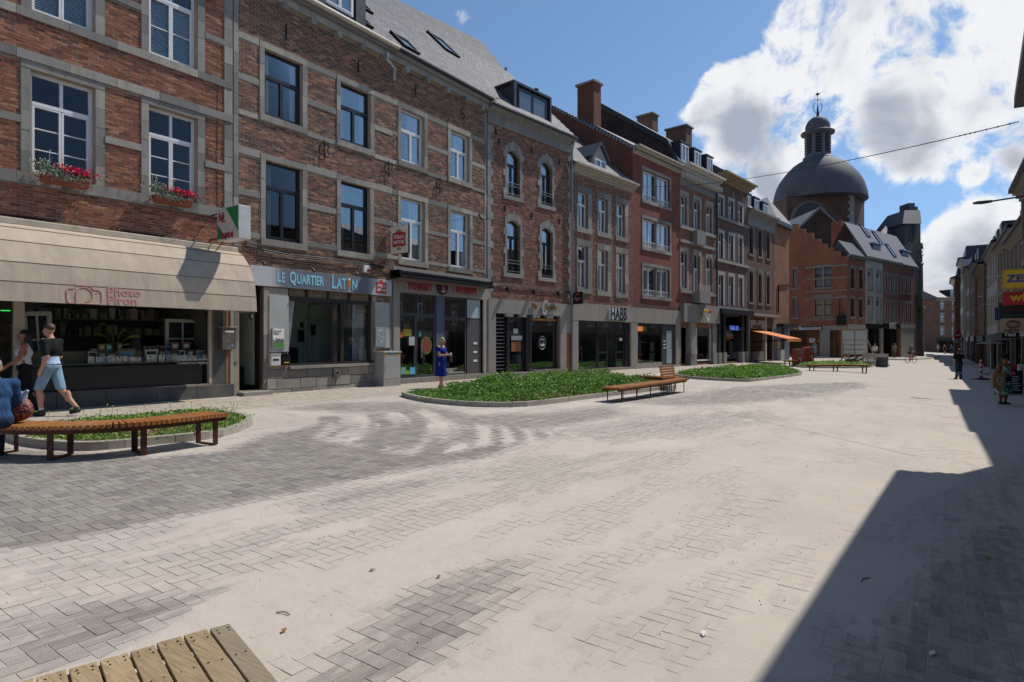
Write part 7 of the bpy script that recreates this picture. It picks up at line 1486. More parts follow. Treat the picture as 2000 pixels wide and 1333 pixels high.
def bed(P,label,dens,hgt,leaf,flowers=0,patchy=.0,kh=.12):
 Q=smooth_poly(P,4);c=Vector((sum(p[0]for p in Q)/len(Q),sum(p[1]for p in Q)/len(Q)));t=thing('planting_bed',label,'planting bed',(c.x,c.y,gz(*c)))
 L3=lambda x,y,z:(x-c.x,y-c.y,z-gz(*c));n=len(Q);w=.13
 if sum(Q[i][0]*Q[(i+1)%n][1]-Q[(i+1)%n][0]*Q[i][1]for i in range(n))<0:Q=Q[::-1]
 inn=[]
 for i in range(n):
  a=Vector(Q[i-1]);b=Vector(Q[(i+1)%n]);d=(b-a).normalized();inn.append(Vector(Q[i])+Vector((-d.y,d.x))*w)
 k=0
 while k<n: # kerb stones of three chords each
  e=min(k+3,n);mb=MB()
  for i in range(k,e):
   j=(i+1)%n;f0=.02 if i==k else 0;f1=.02 if i==e-1 else 0
   A,Bq=Vector(Q[i]),Vector(Q[j]);Ai,Bi=inn[i],inn[j];A2,Ai2=A.lerp(Bq,f0),Ai.lerp(Bi,f0);B2,Bi2=Bq.lerp(A,f1),Bi.lerp(Ai,f1);v=[]
   for p in(A2,B2,Bi2,Ai2):v.append(L3(p.x,p.y,gz(p.x,p.y)-.05))
   for p,s_ in((A2,.012),(B2,.012),(Bi2,-.0),(Ai2,-.0)):nn=(inn[i]-Vector(Q[i])).normalized()*s_;v.append(L3(p.x+nn.x,p.y+nn.y,gz(p.x,p.y)+kh))
   mb.add(v,[(4,5,6,7),(0,1,5,4),(1,2,6,5),(2,3,7,6),(3,0,4,7)])
  mb.build('kerb_stone',KERB,t);k=e
 mb=MB();cc=L3(c.x,c.y,gz(*c)+kh-.03)
 for i in range(n):j=(i+1)%n;mb.quad(L3(*inn[i],gz(*inn[i])+kh-.05),L3(*inn[j],gz(*inn[j])+kh-.05),cc)
 mb.build('soil',SOIL,t,smooth=True)
 xs_=[p[0]for p in Q];ys_=[p[1]for p in Q];A=(max(xs_)-min(xs_))*(max(ys_)-min(ys_));ip=[tuple(p)for p in inn];nn=int(A*dens);X=rng.uniform(min(xs_),max(xs_),nn);Y=rng.uniform(min(ys_),max(ys_),nn)
 m=inpoly(X,Y,ip)&(polydist(X,Y,ip)>.06);X,Y=X[m],Y[m];pn=fbm2(X*.9,Y*.9,3);edge=np.clip(polydist(X,Y,ip)/.45,.3,1);keep=pn>patchy;X,Y,pn,edge=X[keep],Y[keep],pn[keep],edge[keep]
 tall=hgt*(.25+1.5*np.clip(fbm2(X*1.7,Y*1.7,4)-.25,0,.6))*edge*(np.clip((Y-12.2)/2.6,.15,1)if P is BED2 else 1);P_=[];
 nl=leaf[1];tot=len(X)*nl;px_=np.repeat(X,nl);py_=np.repeat(Y,nl);th=np.repeat(tall,nl);fz=rng.random(tot)**.6;zz_=gzv(px_,py_)+kh-.03+fz*th;sp=.05+.09*fz
 px_=px_+rng.normal(0,1,tot)*sp;py_=py_+rng.normal(0,1,tot)*sp;cen=np.stack([px_-c.x,py_-c.y,zz_-gz(*c)],-1)
 a=rng.normal(0,1,(tot,3));a[:,2]=a[:,2]*.6+.35;a/=np.linalg.norm(a,axis=1)[:,None];b=np.cross(a,rng.normal(0,1,(tot,3)));b/=np.linalg.norm(b,axis=1)[:,None];s_=leaf[0]*rng.uniform(.6,1.4,tot)[:,None]
 V=np.stack([cen-a*s_,cen-b*s_*.5,cen+a*s_,cen+b*s_*.5],1).reshape(-1,3);me=bpy.data.meshes.new('plants');me.vertices.add(len(V));me.vertices.foreach_set('co',V.ravel());me.loops.add(len(V));me.loops.foreach_set('vertex_index',np.arange(len(V),dtype=np.int32))
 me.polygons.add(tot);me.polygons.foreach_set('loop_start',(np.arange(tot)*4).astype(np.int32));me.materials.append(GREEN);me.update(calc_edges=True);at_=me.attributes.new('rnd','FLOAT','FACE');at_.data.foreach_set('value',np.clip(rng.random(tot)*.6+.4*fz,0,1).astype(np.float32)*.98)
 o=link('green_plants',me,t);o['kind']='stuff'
 if flowers:
  mb=MB()
  for i in range(flowers):
   k_=random.randrange(len(X));x,y=X[k_],Y[k_];h0=gz(x,y)+kh;h1=h0+hgt*random.uniform(.9,1.5);mb.cm=0;p0=Vector(L3(x,y,h0));p1=Vector(L3(x+random.uniform(-.05,.05),y+random.uniform(-.05,.05),h1));mb.tube([p0,p1],.003,3);mb.cm=1;mb.ball(p1,.014,3)
  o=mb.build('wild_flowers',[GRL,simple('yellow_flower',lin('c9b52a'),.6)],t);o['kind']='stuff'
 return t
bed(BED1,'near planting bed with low weeds and yellow flowers beside the curved bench',60,.18,(.026,26),60,.34)
bed(BED2,'long planting bed full of green leafy plants in front of the bistro',34,.50,(.042,32),14,.27)
bed(BED3,'farther planting bed of bushy green plants before the dark shopfronts',24,.36,(.05,24),0,.2)
b4c=[tuple(at(px,py)[:2])for px,py in((1545,714),(1570,719),(1640,720),(1695,719),(1706,715),(1680,711),(1600,710),(1560,711))]
bed(b4c,'distant planting bed between the red bins and the barrier',12,.2,(.08,12),0,.3)
bed([tuple(at(px,py)[:2])for px,py in((1348,722.5),(1420,727.5),(1490,722),(1420,720))],'x',1,.1,(.05,1))if False else None
# ================================================================== benches
def wood_mat(name,c1,c2,c3,sc=1.0,rough=.6,ax=(1,12,12)):
 m,nt=newmat(name);t=NT(nt);o=t.obj();rn=t.rnd();off=t.n('ShaderNodeVectorMath',operation='ADD');t.plug(off.inputs[0],t.pos());cb=t.n('ShaderNodeCombineXYZ');t.plug(cb.inputs[0],t.math('MULTIPLY',rn,9));t.plug(off.inputs[1],cb.outputs[0])
 g=t.noise(off.outputs[0],5*sc,8,.65,stretch=ax);c=t.ramp(g,[(.3,c1),(.5,c2),(.7,c3)]);c=t.mix(t.rng(rn,0,1,0,.5),c,c1);c=t.mix(t.rng(t.noise(t.pos(),1.3,5,.6),.5,.75,0,.4),c,lin('8a8074'));t.out(c,rough,t.bump(g,.004,.8),spec=.3);return m
SLATM=wood_mat('oiled_bench_slat',lin('7a4c28'),lin('a06a38'),lin('b98048'));CORT=simple('brown_steel',lin('4a2a20'),.6,.4,var=.25,scale=9)
def spline(P,n):
 P=[Vector(p)for p in P];Q=[P[0]*2-P[1]]+P+[P[-1]*2-P[-2]];pts=[]
 for i in range(1,len(Q)-2):
  for j in range(20):t=j/20;p0,p1,p2,p3=Q[i-1:i+3];pts.append(.5*((2*p1)+(p2-p0)*t+(2*p0-5*p1+4*p2-p3)*t*t+(3*p1-p0-3*p2+p3)*t**3))
 pts.append(P[-1]);d=[0]
 for a,b in zip(pts[:-1],pts[1:]):d.append(d[-1]+(b-a).length)
 L=d[-1];out=[];k=0
 for i in range(n+1):
  s_=L*i/n
  while k<len(d)-2 and d[k+1]<s_:k+=1
  f=(s_-d[k])/max(d[k+1]-d[k],1e-9);out.append(pts[k].lerp(pts[k+1],min(f,1)))
 return out,L
def bench(name,label,paths,w=.52,hseat=.45,slat=.062,th=.055,legs=1.25,backrest=None,leg_off=.25,thin=False):
 allp=[Vector(p)for P in paths for p in P];c=sum(allp,Vector((0,0)))/len(allp);z0=gz(c.x,c.y);t=thing(name,label,'bench',(c.x,c.y,z0));hs=.004
 for P in paths:
  _,L=spline(P,10);n=max(3,int(L/slat));pts,L=spline(P,n)
  zs=gz(*pts[len(pts)//2])+hseat-z0
  for i in range(n):
   a,b=pts[i],pts[i+1];d=(b-a).normalized();m=(a+b)/2-c;ang_=math.atan2(d.y,d.x)
   o=link('slat',unit_piece(SLATM,BOXF,'z'),t);o.location=(m.x,m.y,zs-th/2+random.uniform(-.0015,.0015));o.scale=(L/n/2-.0065,w/2+random.uniform(-.003,.003),th/2);o.rotation_euler=(0,0,ang_)
  for sd in(-1,1):
   mb=MB();q_=[]
   for i in range(0,n+1,2):
    a=pts[max(i-1,0)];b=pts[min(i+1,n)];d=(b-a).normalized();p=pts[i]+Vector((-d.y,d.x))*sd*(w/2-.06)-c;q_.append(Vector((p.x,p.y,zs-th-.03)))
   for a,b in zip(q_[:-1],q_[1:]):mb.bar(a,b,.012,.06)
   mb.build('rail',CORT,t)
  nl=max(2,int(round(L/legs))+1)
  for k in range(nl):
   f=(leg_off+(L-2*leg_off)*k/(nl-1))/L;i=min(int(f*n),n-1);a,b=pts[i],pts[i+1];d=(b-a).normalized();nrm=Vector((-d.y,d.x));p=a-c;gz_=gz(a.x,a.y)-z0;mb=MB();hw=w/2-.07;e1=p+nrm*hw;e2=p-nrm*hw;bw_=.03 if thin else.08;bt=.02 if thin else.014
   up_=(d.x,d.y,0)
   for e in(e1,e2):mb.bar((e.x,e.y,gz_+.01),(e.x,e.y,zs-th-.005),bt,bw_,up=up_)
   mb.bar((e1.x,e1.y,gz_+.012),(e2.x,e2.y,gz_+.012),bt,bw_,up=up_)if False else mb.bar((e1.x,e1.y,gz_+.012),(e2.x,e2.y,gz_+.012),bw_,.014);mb.bar((e1.x,e1.y,zs-th-.03),(e2.x,e2.y,zs-th-.03),bw_,.014);mb.build('leg',CORT,t)
  if backrest and P is paths[0]:
   f0,f1,sd=backrest
   for k in range(5):
    i0,i1=int(f0*n),int(f1*n);a,b=pts[i0]-c,pts[i1]-c;d=(b-a).normalized();nrm=Vector((-d.y,d.x))*sd;hh=zs+.09+k*.085;o_=nrm*(.12+k*.018)
    MB().bar((a.x+o_.x,a.y+o_.y,hh),(b.x+o_.x,b.y+o_.y,hh),.03,.072).build('back_slat',SLATM,t)
   for fi in(f0+.03,f1-.03):p=pts[int(fi*n)]-c;nrm=Vector((-d.y,d.x))*sd;MB().bar((p.x+nrm.x*.1,p.y+nrm.y*.1,zs-th),(p.x+nrm.x*.19,p.y+nrm.y*.19,zs+.48),.04,.012).build('back_support',CORT,t)
 return t
bench('bench','curved slatted wooden bench on brown steel legs beside the near planting bed',[[(6.06,5.28),(6.13,4.3),(5.95,3.65),(5.35,3.12),(4.6,2.85),(3.6,2.72)]],w=.55,legs=1.2,leg_off=.22)
bench('bench','angled slatted wooden bench with a small backrest in front of the concrete fascia shop',[[(7.83,15.6),(7.95,18.2),(7.98,20.9)],[(7.8,21.25),(6.9,21.35),(6.0,21.45)]],w=.58,legs=1.15,backrest=(.72,.97,1),thin=True)
p=[at(px,py,.45)for px,py in((1579,710.5),(1650,712.5),(1700,716))]
bench('bench','distant low dark slatted bench in front of the far planting bed',[[(a.x,a.y)for a in p]],w=.5,legs=2.2,slat=.12)
p=[at(px,py,.45)for px,py in((1535,703.8),(1552,704))]
bench('bench','short distant bench seat just left of the red bins',[[(p[0].x,p[0].y),(p[1].x,p[1].y)]],w=.5,legs=1.2,slat=.12)
p=[at(px,py,.45)for px,py in((1700,714),(1716,716))]
# ================================================================== pallet in the foreground
PAL=wood_mat('weathered_pallet_wood',lin('7a6a50'),lin('9f8a68'),lin('b5a283'),1.2,.75);PAL2=wood_mat('grey_pallet_wood',lin('75695a'),lin('8f8269'),lin('a5977c'),1.2,.8)
hp=.135;P0=at(450,1217,hp);P1_=at(230,1275,hp);P2_=at(540,1333,hp);e1=Vector((P1_.x-P0.x,P1_.y-P0.y)).normalized();e2=Vector((-e1.y,e1.x));e2=e2 if e2.dot(Vector((P2_.x-P0.x,P2_.y-P0.y)))>0 else-e2
ang=math.atan2(e1.y,e1.x);t=thing('pallet','weathered wooden pallet lying on the pavers at the bottom left','pallet',(P0.x,P0.y,gz(P0.x,P0.y)),ang);sgn=1 if Vector((-math.sin(ang),math.cos(ang))).dot(e2)>0 else-1
x=0;wd=[]
for px,py in((410,1232),(358,1243),(305,1258),(252,1271),(192,1287),(132,1302),(68,1320),(-5,1338)):
 q_=at(px,py,hp);wd.append((Vector((q_.x,q_.y))-Vector((P0.x,P0.y))).dot(e1))
print('pallet joints',wd)
NAIL=simple('rusty_nail',lin('3a2a22'),.7,.3)
x=0
for i,x2 in enumerate(wd+[wd[-1]+.13,wd[-1]+.26]):
 ln=1.2;j0=random.uniform(-.012,.012)if i else.0
 o=MB().box(x+.006,x2-.006,sgn*j0,sgn*ln,.110,.134).build('plank',PAL2 if i==0 else PAL,t,bevel=.003);mb=MB()
 for yy in(.05,.09,.38):
  for xx in(.03,x2-x-.035):mb.tube([(x+xx+random.uniform(-.01,.01),sgn*(yy+random.uniform(-.01,.01)),.1335),(x+xx,sgn*yy,.1355)],.0045,6)
 mb.build('nail',NAIL,o);x=x2
for yy in(.06,.6,1.14):
 MB().box(.0,x,sgn*(yy-.05),sgn*(yy+.05),.088,.1095).build('stringer',PAL,t);MB().box(0,x,sgn*(yy-.05),sgn*(yy+.05),0,.02).build('runner',PAL,t)
 for xx in(.0,x/2-.07,x-.14):MB().box(xx,xx+.14,sgn*(yy-.05),sgn*(yy+.05),.0205,.0875).build('block',PAL,t)
 # ================================================================== people: one continuous surface grown round a posed skeleton
def field(P,prims,k):
 d=None
 for pr in prims:
  if pr[0]=='c':
   a,b=np.array(pr[1],np.float32),np.array(pr[2],np.float32);ba=b-a;L=max(float(ba@ba),1e-9);t=np.clip(((P-a)@ba)/L,0,1);q=np.sqrt((((P-a)-t[...,None]*ba)**2).sum(-1))-(pr[3]+(pr[4]-pr[3])*t)
  else:
   r=np.array(pr[2],np.float32);v=(P-np.array(pr[1],np.float32))/r;n=np.sqrt((v**2).sum(-1));q=(n-1)*float(r.min())*(.6+.4*1)
  kk=pr[5]if len(pr)>5 else k
  if d is None:d=q
  else:h=np.clip(.5+.5*(d-q)/kk,0,1);d=d*(1-h)+q*h-kk*h*(1-h)
 return d
def blob(name,prims,mats,parent,vox=.02,k=.03,clips=(),colour=None,ripple=0):
 pts=np.array([p for pr in prims for p in([pr[1],pr[2]]if pr[0]=='c' else[np.array(pr[1])-pr[2],np.array(pr[1])+pr[2]])]);rm=max([max(pr[3:5])for pr in prims if pr[0]=='c']+[0])+.03;lo,hi=pts.min(0)-rm,pts.max(0)+rm
 ax=[np.arange(lo[i],hi[i]+vox,vox,dtype=np.float32)for i in range(3)];P=np.stack(np.meshgrid(*ax,indexing='ij'),-1);d=field(P,prims,k)
 if ripple:d=d+ripple*np.sin(np.arctan2(P[...,1],P[...,0])*11+P[...,2]*3)*np.clip(1-(P[...,2]-lo[2])/(hi[2]-lo[2]),0,1)
 for(c,n)in clips:d=np.maximum(d,(P-np.array(c,np.float32))@np.array(n,np.float32))
 s=d<0;nx,ny,nz=s.shape;cs=s[:-1,:-1,:-1];mixc=np.zeros(cs.shape,bool);acc_=np.zeros(cs.shape+(3,),np.float32);cnt=np.zeros(cs.shape,np.float32)
 C8=[(i,j,l)for i in(0,1)for j in(0,1)for l in(0,1)];g=lambda A,c:A[c[0]:c[0]+nx-1,c[1]:c[1]+ny-1,c[2]:c[2]+nz-1]
 for a in C8:
  for b in C8:
   if sum(abs(a[i]-b[i])for i in range(3))==1 and a<b:
    da,db=g(d,a),g(d,b);m=(da<0)!=(db<0);t=np.where(m,da/np.where(m,da-db,1),0);acc_+=m[...,None]*(np.array(a,np.float32)+t[...,None]*(np.array(b,np.float32)-np.array(a,np.float32)));cnt+=m
 act=cnt>0;idx=-np.ones(act.shape,int);idx[act]=np.arange(act.sum());I=np.argwhere(act);V=(I+acc_[act]/cnt[act][:,None])*vox+lo;F_=[]
 for axn in range(3):
  o1,o2=[(1,2),(2,0),(0,1)][axn];e0=s[tuple(slice(0,-1)if i==axn else slice(1,-1)for i in range(3))];e1=s[tuple(slice(1,None)if i==axn else slice(1,-1)for i in range(3))];m=np.argwhere(e0!=e1)
  if len(m)==0:continue
  m2=m.copy();
  for i in range(3):
   if i!=axn:m2[:,i]+=1
  fl=e0[tuple(m.T)];q=[]
  for(u,v)in((0,0),(1,0),(1,1),(0,1)):c=m2.copy();c[:,o1]-=u;c[:,o2]-=v;q.append(idx[tuple(c.T)])
  q=np.stack(q,1);q[~fl]=q[~fl][:,::-1];F_.append(q)
 F_=np.concatenate(F_);F_=F_[(F_>=0).all(1)];me=bpy.data.meshes.new(name);me.from_pydata(V.tolist(),[],F_.tolist())
 for m in(mats if isinstance(mats,(list,tuple))else[mats]):me.materials.append(m)
 if colour is not None:me.polygons.foreach_set('material_index',np.array(colour(V[F_].mean(1)),dtype=np.int32))
 me.polygons.foreach_set('use_smooth',[True]*len(F_));me.update();return link(name,me,parent)
SK=dict(head=(0,-.02,1.635),neck=(0,.0,1.46),chest=(0,0,1.28),belly=(0,-.01,1.08),hips=(0,0,.96),shL=(.185,0,1.41),shR=(-.185,0,1.41),elL=(.23,.03,1.13),elR=(-.23,.03,1.13),haL=(.24,-.05,.9),haR=(-.24,-.05,.9),
hpL=(.09,0,.92),hpR=(-.09,0,.92),knL=(.1,-.02,.5),knR=(-.1,-.02,.5),anL=(.1,.02,.09),anR=(-.1,.02,.09))
def person(label,loc,rz,height=1.75,pose={},skin=None,top=None,bottom=None,shoes=None,hair=None,hairkind='short',dress=None,sleeves=.55,legs_len=1.0,fat=1.0,vox=.02,female=False,hem=.93,name='person',seat=0,extra=None,tank=False):
 J={k:np.array(v,float)for k,v in{**SK,**pose}.items()};T=thing(name,label,'person',loc,rz);T.scale=(height/1.75,)*3;f=fat;sw=.92 if female else 1
 fwd=np.array([0,-1,0.]);hd=J['head'];head=[('e',hd+(0,.012,.02),(.077,.092,.105)),('e',hd+(0,-.028,-.045),(.056,.062,.07)),('c',hd+(0,-.09,.005),hd+(0,-.108,-.02),.010,.014,.012),('e',hd+(.079,.01,-.01),(.014,.02,.03)),('e',hd+(-.079,.01,-.01),(.014,.02,.03)),('c',hd+(0,.0,-.06),J['neck'],.052,.058)]
 tor=[('c',J['neck']+(0,0,-.03),J['chest'],.07,.12*f),('e',J['chest'],(.165*f*sw,.115*f,.17)),('e',J['belly'],(.14*f,.105*f,.16)),('e',J['hips'],(.165*f,.125*f,.13)),('c',J['shL'],J['shR'],.062,.062)]
 if female:tor+=[('e',J['chest']+(.07,-.09,0),(.07,.06,.065)),('e',J['chest']+(-.07,-.09,0),(.07,.06,.065))]
 arms=[];fore=[];hands=[];legs=[];calf=[];feet=[]
 for s_ in 'LR':
  sg=1 if s_=='L' else-1;arms.append(('c',J['sh'+s_],J['el'+s_],.055*f,.041*f));fore.append(('c',J['el'+s_],J['ha'+s_],.041*f,.027));d=J['ha'+s_]-J['el'+s_];d/=np.linalg.norm(d);palm=J['ha'+s_]+d*.055;side=np.cross(d,(sg,0,.2));side/=np.linalg.norm(side)+1e-9;curl=np.cross(side,d)
  hands.append(('c',J['ha'+s_],palm+d*.01,.026,.032))
  for i,L in enumerate((.062,.072,.068,.052)):b0=palm+side*(i-1.5)*.017+d*.02;b1=b0+d*L*.6+curl*.012*-sg;hands.append(('c',b0,b1,.0095,.0085,.008));hands.append(('c',b1,b1+d*L*.35+curl*.026*-sg,.0085,.007,.006))
  hands.append(('c',palm-d*.02-side*.02,palm+d*.02-side*.05,.012,.008,.01));legs.append(('c',J['hp'+s_],J['kn'+s_],.088*f,.056*f));calf.append(('c',J['kn'+s_],J['an'+s_],.056*f,.036));calf.append(('e',J['kn'+s_]*.62+J['an'+s_]*.38+(0,.018,0),(.052*f,.055*f,.11)))
  fd=np.array(pose.get('ft'+s_,(sg*.02,-.15,-.055)));feet.append(('c',J['an'+s_]+(0,.03,-.05),J['an'+s_]+fd,.036,.028));feet.append(('c',J['an'+s_],J['an'+s_]+(0,.02,-.04),.036,.036))
 blob('body',head+tor+arms+fore+hands+legs+calf+feet,skin,T,vox,.025)
 if vox<.018:
  for sx in(-1,1):MB().ball(tuple(hd+(sx*.03,-.078,.012)),.010,4).build('eye',IRON,T)
  MB().tube([tuple(hd+(-.022,-.088,-.056)),tuple(hd+(0,-.094,-.057)),tuple(hd+(.022,-.088,-.056))],.004,4).build('mouth',simple('lip',lin('8a4a44'),.6),T)
 inf=lambda pr,e:[(p[0],p[1],p[2],p[3]+e,p[4]+e)if p[0]=='c' else(p[0],p[1],tuple(np.array(p[2])+e))for p in pr]
 if top:
  ar=[('c',J['sh'+s_],J['sh'+s_]+(J['el'+s_]-J['sh'+s_])*min(sleeves*1.6,1),.07*f,.056*f)for s_ in 'LR']if sleeves>0 else[]
  if sleeves>.7:ar+=inf(fore,.012)
  o=blob('shirt',inf(tor,.016)+ar,top,T,vox,.03,[((0,0,hem),(0,0,-1)),(tuple(J['neck']+(0,0,.0)),(0,-.35,1))]+([((.135,0,0),(1,0,0)),((-.135,0,0),(-1,0,0))]if tank else[]),extra)
 if bottom:
  lg=[('c',J['hp'+s_],J['kn'+s_],.106*f,.082*f)for s_ in 'LR']+[('e',J['hips'],(.182*f,.142*f,.14))]
  if legs_len>.7:lg+=[('c',J['kn'+s_],J['an'+s_]+(0,0,.0),.07,.058)for s_ in 'LR'];cl=[]
  else:cl=[((0,0,J['knL'][2]+(.0 if legs_len==.5 else.1)-.02),(0,0,-1))]
  blob('trousers',lg,bottom,T,vox,.02,[((0,0,hem+.06),(0,0,1))]+cl)
 if dress:
  z0,w0=dress[1],dress[2];blob('dress',inf(tor,.024)+[('c',J['belly'],(0,0,z0+.0),.15*f,w0)]+([('c',J['sh'+s_],J['sh'+s_]*.6+J['el'+s_]*.4,.068*f,.062*f)for s_ in 'LR']if sleeves>0 else[]),dress[0],T,vox,.05,[((0,0,z0),(0,0,-1)),(tuple(J['neck']+(0,0,-.03)),(0,-.35,1))]+([((.15,0,0),(1,0,0)),((-.15,0,0),(-1,0,0))]if tank else[]),ripple=.014)
 if shoes:blob('shoes',inf(feet,.010),shoes,T,vox,.02,[((0,0,max(J['anL'][2],J['anR'][2])+.03),(0,0,1))])
 if hair:
  h_=[('e',hd+(0,.022,.045),(.084,.094,.088))]
  if hairkind=='long':h_+=[('c',hd+(0,.05,.0),J['neck']+(0,.07,-.12),.085,.07)]
  if hairkind=='bob':h_+=[('e',hd+(0,.035,-.01),(.1,.09,.10))]
  if hairkind=='bun':h_+=[('e',hd+(0,.04,.12),(.05,.05,.045))]
  blob('hair',h_,hair,T,vox,.02,[(tuple(hd+(0,-.055,.035)),(0,-.85,-.35))])
 return T
SKN=simple('skin_light',lin('b98a72'),.6,var=.08,spec=.3);SKT=simple('skin_tan',lin('9a6a50'),.6,var=.08,spec=.3);SKD=simple('skin_brown',lin('7a4f38'),.6,var=.08,spec=.3)
def cloth(name,hexc,d=.035):
 m,nt=newmat(name);t=NT(nt);p=t.pos();f=t.noise(p,7,3,.5,stretch=(1.4,1.4,.45));n=t.rng(f,.3,.7,.82,1.15);vm=t.n('ShaderNodeVectorMath',operation='SCALE');vm.inputs[0].default_value=lin(hexc);t.plug(vm.inputs['Scale'],n)
 t.out(vm.outputs[0],.88,t.bump(f,d,.9),spec=.2);MATS[name]=m;return m
BLK=cloth('black_cloth','1a1b1e');DEN=cloth('light_denim','7d98ad',.02);NVY=cloth('navy_cloth','1d2a44');WTOP=cloth('white_cloth','c9c6c4',.02);JNS=cloth('dark_jeans','26344a');BLUEJ=cloth('blue_jacket','2a4870',.05);ROYAL=cloth('royal_blue_cloth','142c80',.05)
def hairm(n,c):return simple(n,lin(c),.6,var=.3,scale=40)
HD_,HB,HG,HBL=hairm('black_hair','171517'),hairm('brown_hair','3d2a1f'),hairm('grey_hair','8b857f'),hairm('ash_blonde_hair','a3937c')
# local -Y is the front; rz turns it. Camera-left is world (-C, -S)
LEFT=math.atan2(-S,-C)+math.pi/2;AWAY=math.atan2(C,-S)+math.pi/2;TOCAM=AWAY+math.pi;RIGHT_=LEFT+math.pi
q=at(100,813)
T=person('man in black T-shirt and light denim shorts striding past the photo shop window',(q.x,q.y,q.z),LEFT,1.80,dict(knL=(.09,-.16,.52),anL=(.09,-.12,.10),ftL=(.01,-.15,-.05),knR=(-.09,.12,.51),anR=(-.09,.42,.15),ftR=(-.01,-.11,-.09),elL=(.22,.08,1.14),haL=(.22,-.03,.88),elR=(-.22,.0,1.13),haR=(-.22,-.12,.92),head=(0,-.05,1.63)),
SKN,[BLK,simple('blue_white_print',lin('9db4cf'),.8,var=.3,scale=20)],DEN,simple('black_trainers',lin('1b1c1e'),.6),hairm('cropped_brown_hair','4b3527'),'short',legs_len=.5,vox=.0125,extra=lambda c:((c[:,2]>.99)&(c[:,2]<1.13)&(np.abs(c[:,0])<.2)).astype(int),hem=.92)
NEONG=simple('neon_lace',lin('9ed02a'),.6)
for x_,y_,z_ in((.1,-.2,.09),(-.1,.36,.12)):MB().box(x_-.02,x_+.02,y_-.06,y_+.02,z_,z_+.025).build('shoe_laces',NEONG,T)
for x_,y_ in((.09,-.12),(-.09,.42)):MB().tube([(x_,y_,.13),(x_,y_,.17)],.043,10).build('sock',WTOP,T)
q=at(52,806);person('woman with long black hair, white sleeveless top and dark jeans at the shop window',(q.x-.1,q.y,q.z),LEFT+.6,1.66,dict(elR=(-.22,-.12,1.16),haR=(-.2,-.33,1.0),elL=(.24,-.08,1.15),haL=(.22,-.3,.98),knL=(.09,.06,.5),anL=(.09,.18,.1),knR=(-.09,-.08,.5),anR=(-.09,-.1,.09)),SKT,WTOP,BLK,BLK,HD_,'long',sleeves=0,tank=True,female=True,vox=.0145,hem=1.0)
q=at(-6,834,.45);person('seated older man in a blue jacket at the left edge of the curved bench',(q.x-.05,q.y,gz(q.x,q.y)),AWAY+.85,1.7,dict(hips=(0,.05,.56),belly=(0,.03,.70),chest=(0,-.03,.90),neck=(0,-.07,1.08),head=(0,-.12,1.235),shL=(.19,-.05,1.02),shR=(-.19,-.05,1.02),elL=(.25,-.12,.78),elR=(-.25,-.12,.78),haL=(.16,-.34,.64),haR=(-.16,-.34,.64),hpL=(.09,0,.54),hpR=(-.09,0,.54),knL=(.11,-.45,.53),knR=(-.11,-.45,.53),anL=(.11,-.46,.09),anR=(-.11,-.46,.09)),SKN,BLUEJ,JNS,BLK,HG,'short',sleeves=.9,vox=.0145,hem=.54)
q=at(861,759);T=person('woman in a royal blue dress with grey-blonde hair looking at her phone',(q.x,q.y,q.z),RIGHT_-.35,1.66,dict(elL=(.2,-.12,1.15),haL=(.08,-.3,1.16),elR=(-.22,-.05,1.13),haR=(-.08,-.3,1.15),head=(0,-.07,1.62),knL=(.07,-.02,.5),anL=(.07,.06,.1),anR=(-.07,-.1,.09)),SKN,None,None,simple('tan_sandals',lin('8a6a50'),.7),HBL,'bob',dress=(ROYAL,.42,.2),female=True,vox=.016)
MB().box(-.05,.05,-.39,-.37,1.12,1.22).build('phone',CARDW,T);t2=thing('handbag','black handbag hanging from the arm of the woman in the blue dress','handbag',(q.x,q.y,q.z+.84),RIGHT_-.35);MB().box(.12,.36,-.26,-.14,0,.2).build('bag_body',BLK,t2,bevel=.02);MB().tube([(.14,-.2,.2),(.2,-.2,.36),(.28,-.2,.36),(.34,-.2,.2)],.01,6).build('strap',BLK,t2)
q=at(1873,741);person('man in dark shirt and blue jeans seen from behind in the sandy street',(q.x,q.y,q.z),AWAY-.1,1.76,dict(elL=(.27,.02,1.15),haL=(.22,-.1,.93),elR=(-.29,.03,1.18),haR=(-.2,-.14,1.05),knR=(-.09,-.03,.5),anL=(.11,-.06,.1)),SKN,BLK,JNS,BLK,HB,'bob',vox=.02,sleeves=.5)
def green_print():
 m,nt=newmat('green_leaf_print');t=NT(nt);n=t.noise(t.pos(),9,5,.6);t.out(t.ramp(n,[(.40,lin('0e3f33')),(.5,lin('1d6a55')),(.58,lin('9fb8a8'))]),.85);return m
q=at(1960,790);gw=q;T=person('large woman in a green printed dress and dark hat looking at a pink phone',(q.x,q.y,q.z),TOCAM+.15,1.60,dict(elL=(.34,-.05,1.14),haL=(.07,-.3,1.14),elR=(-.34,-.05,1.14),haR=(-.09,-.3,1.14),head=(0,-.07,1.61)),SKD,None,None,BLK,HD_,'bun',dress=(green_print(),.33,.27),sleeves=0,tank=True,female=True,fat=1.38,vox=.016)
MB().lathe([(.135,0),(.12,.03),(.1,.05),(.09,.13),(.02,.16)],(0,-.04,1.7),16).build('hat',BLK,T,smooth=True);MB().box(-.06,.06,-.41,-.39,1.11,1.19).build('phone',simple('pink_phone',(.8,.05,.3),.4),T);MB().tube([(.2*math.sin(a)*1.05,-.2*math.cos(a)*.95,1.0-.0*a)for a in[i*.35 for i in range(19)]],.03,6).box(-.16,.02,-.3,-.2,.86,1.02).build('belt_bag',BLK,T)
t2=thing('paper_bag','brown paper shopping bag with a pale round print held by the woman in green','paper bag',tuple(q+Vector((-.28*C-.12*S*-1,-.28*S-.2,.56))),TH-.12);KR=simple('kraft_paper',lin('8d6f4e'),.85,var=.12,bump=.002)
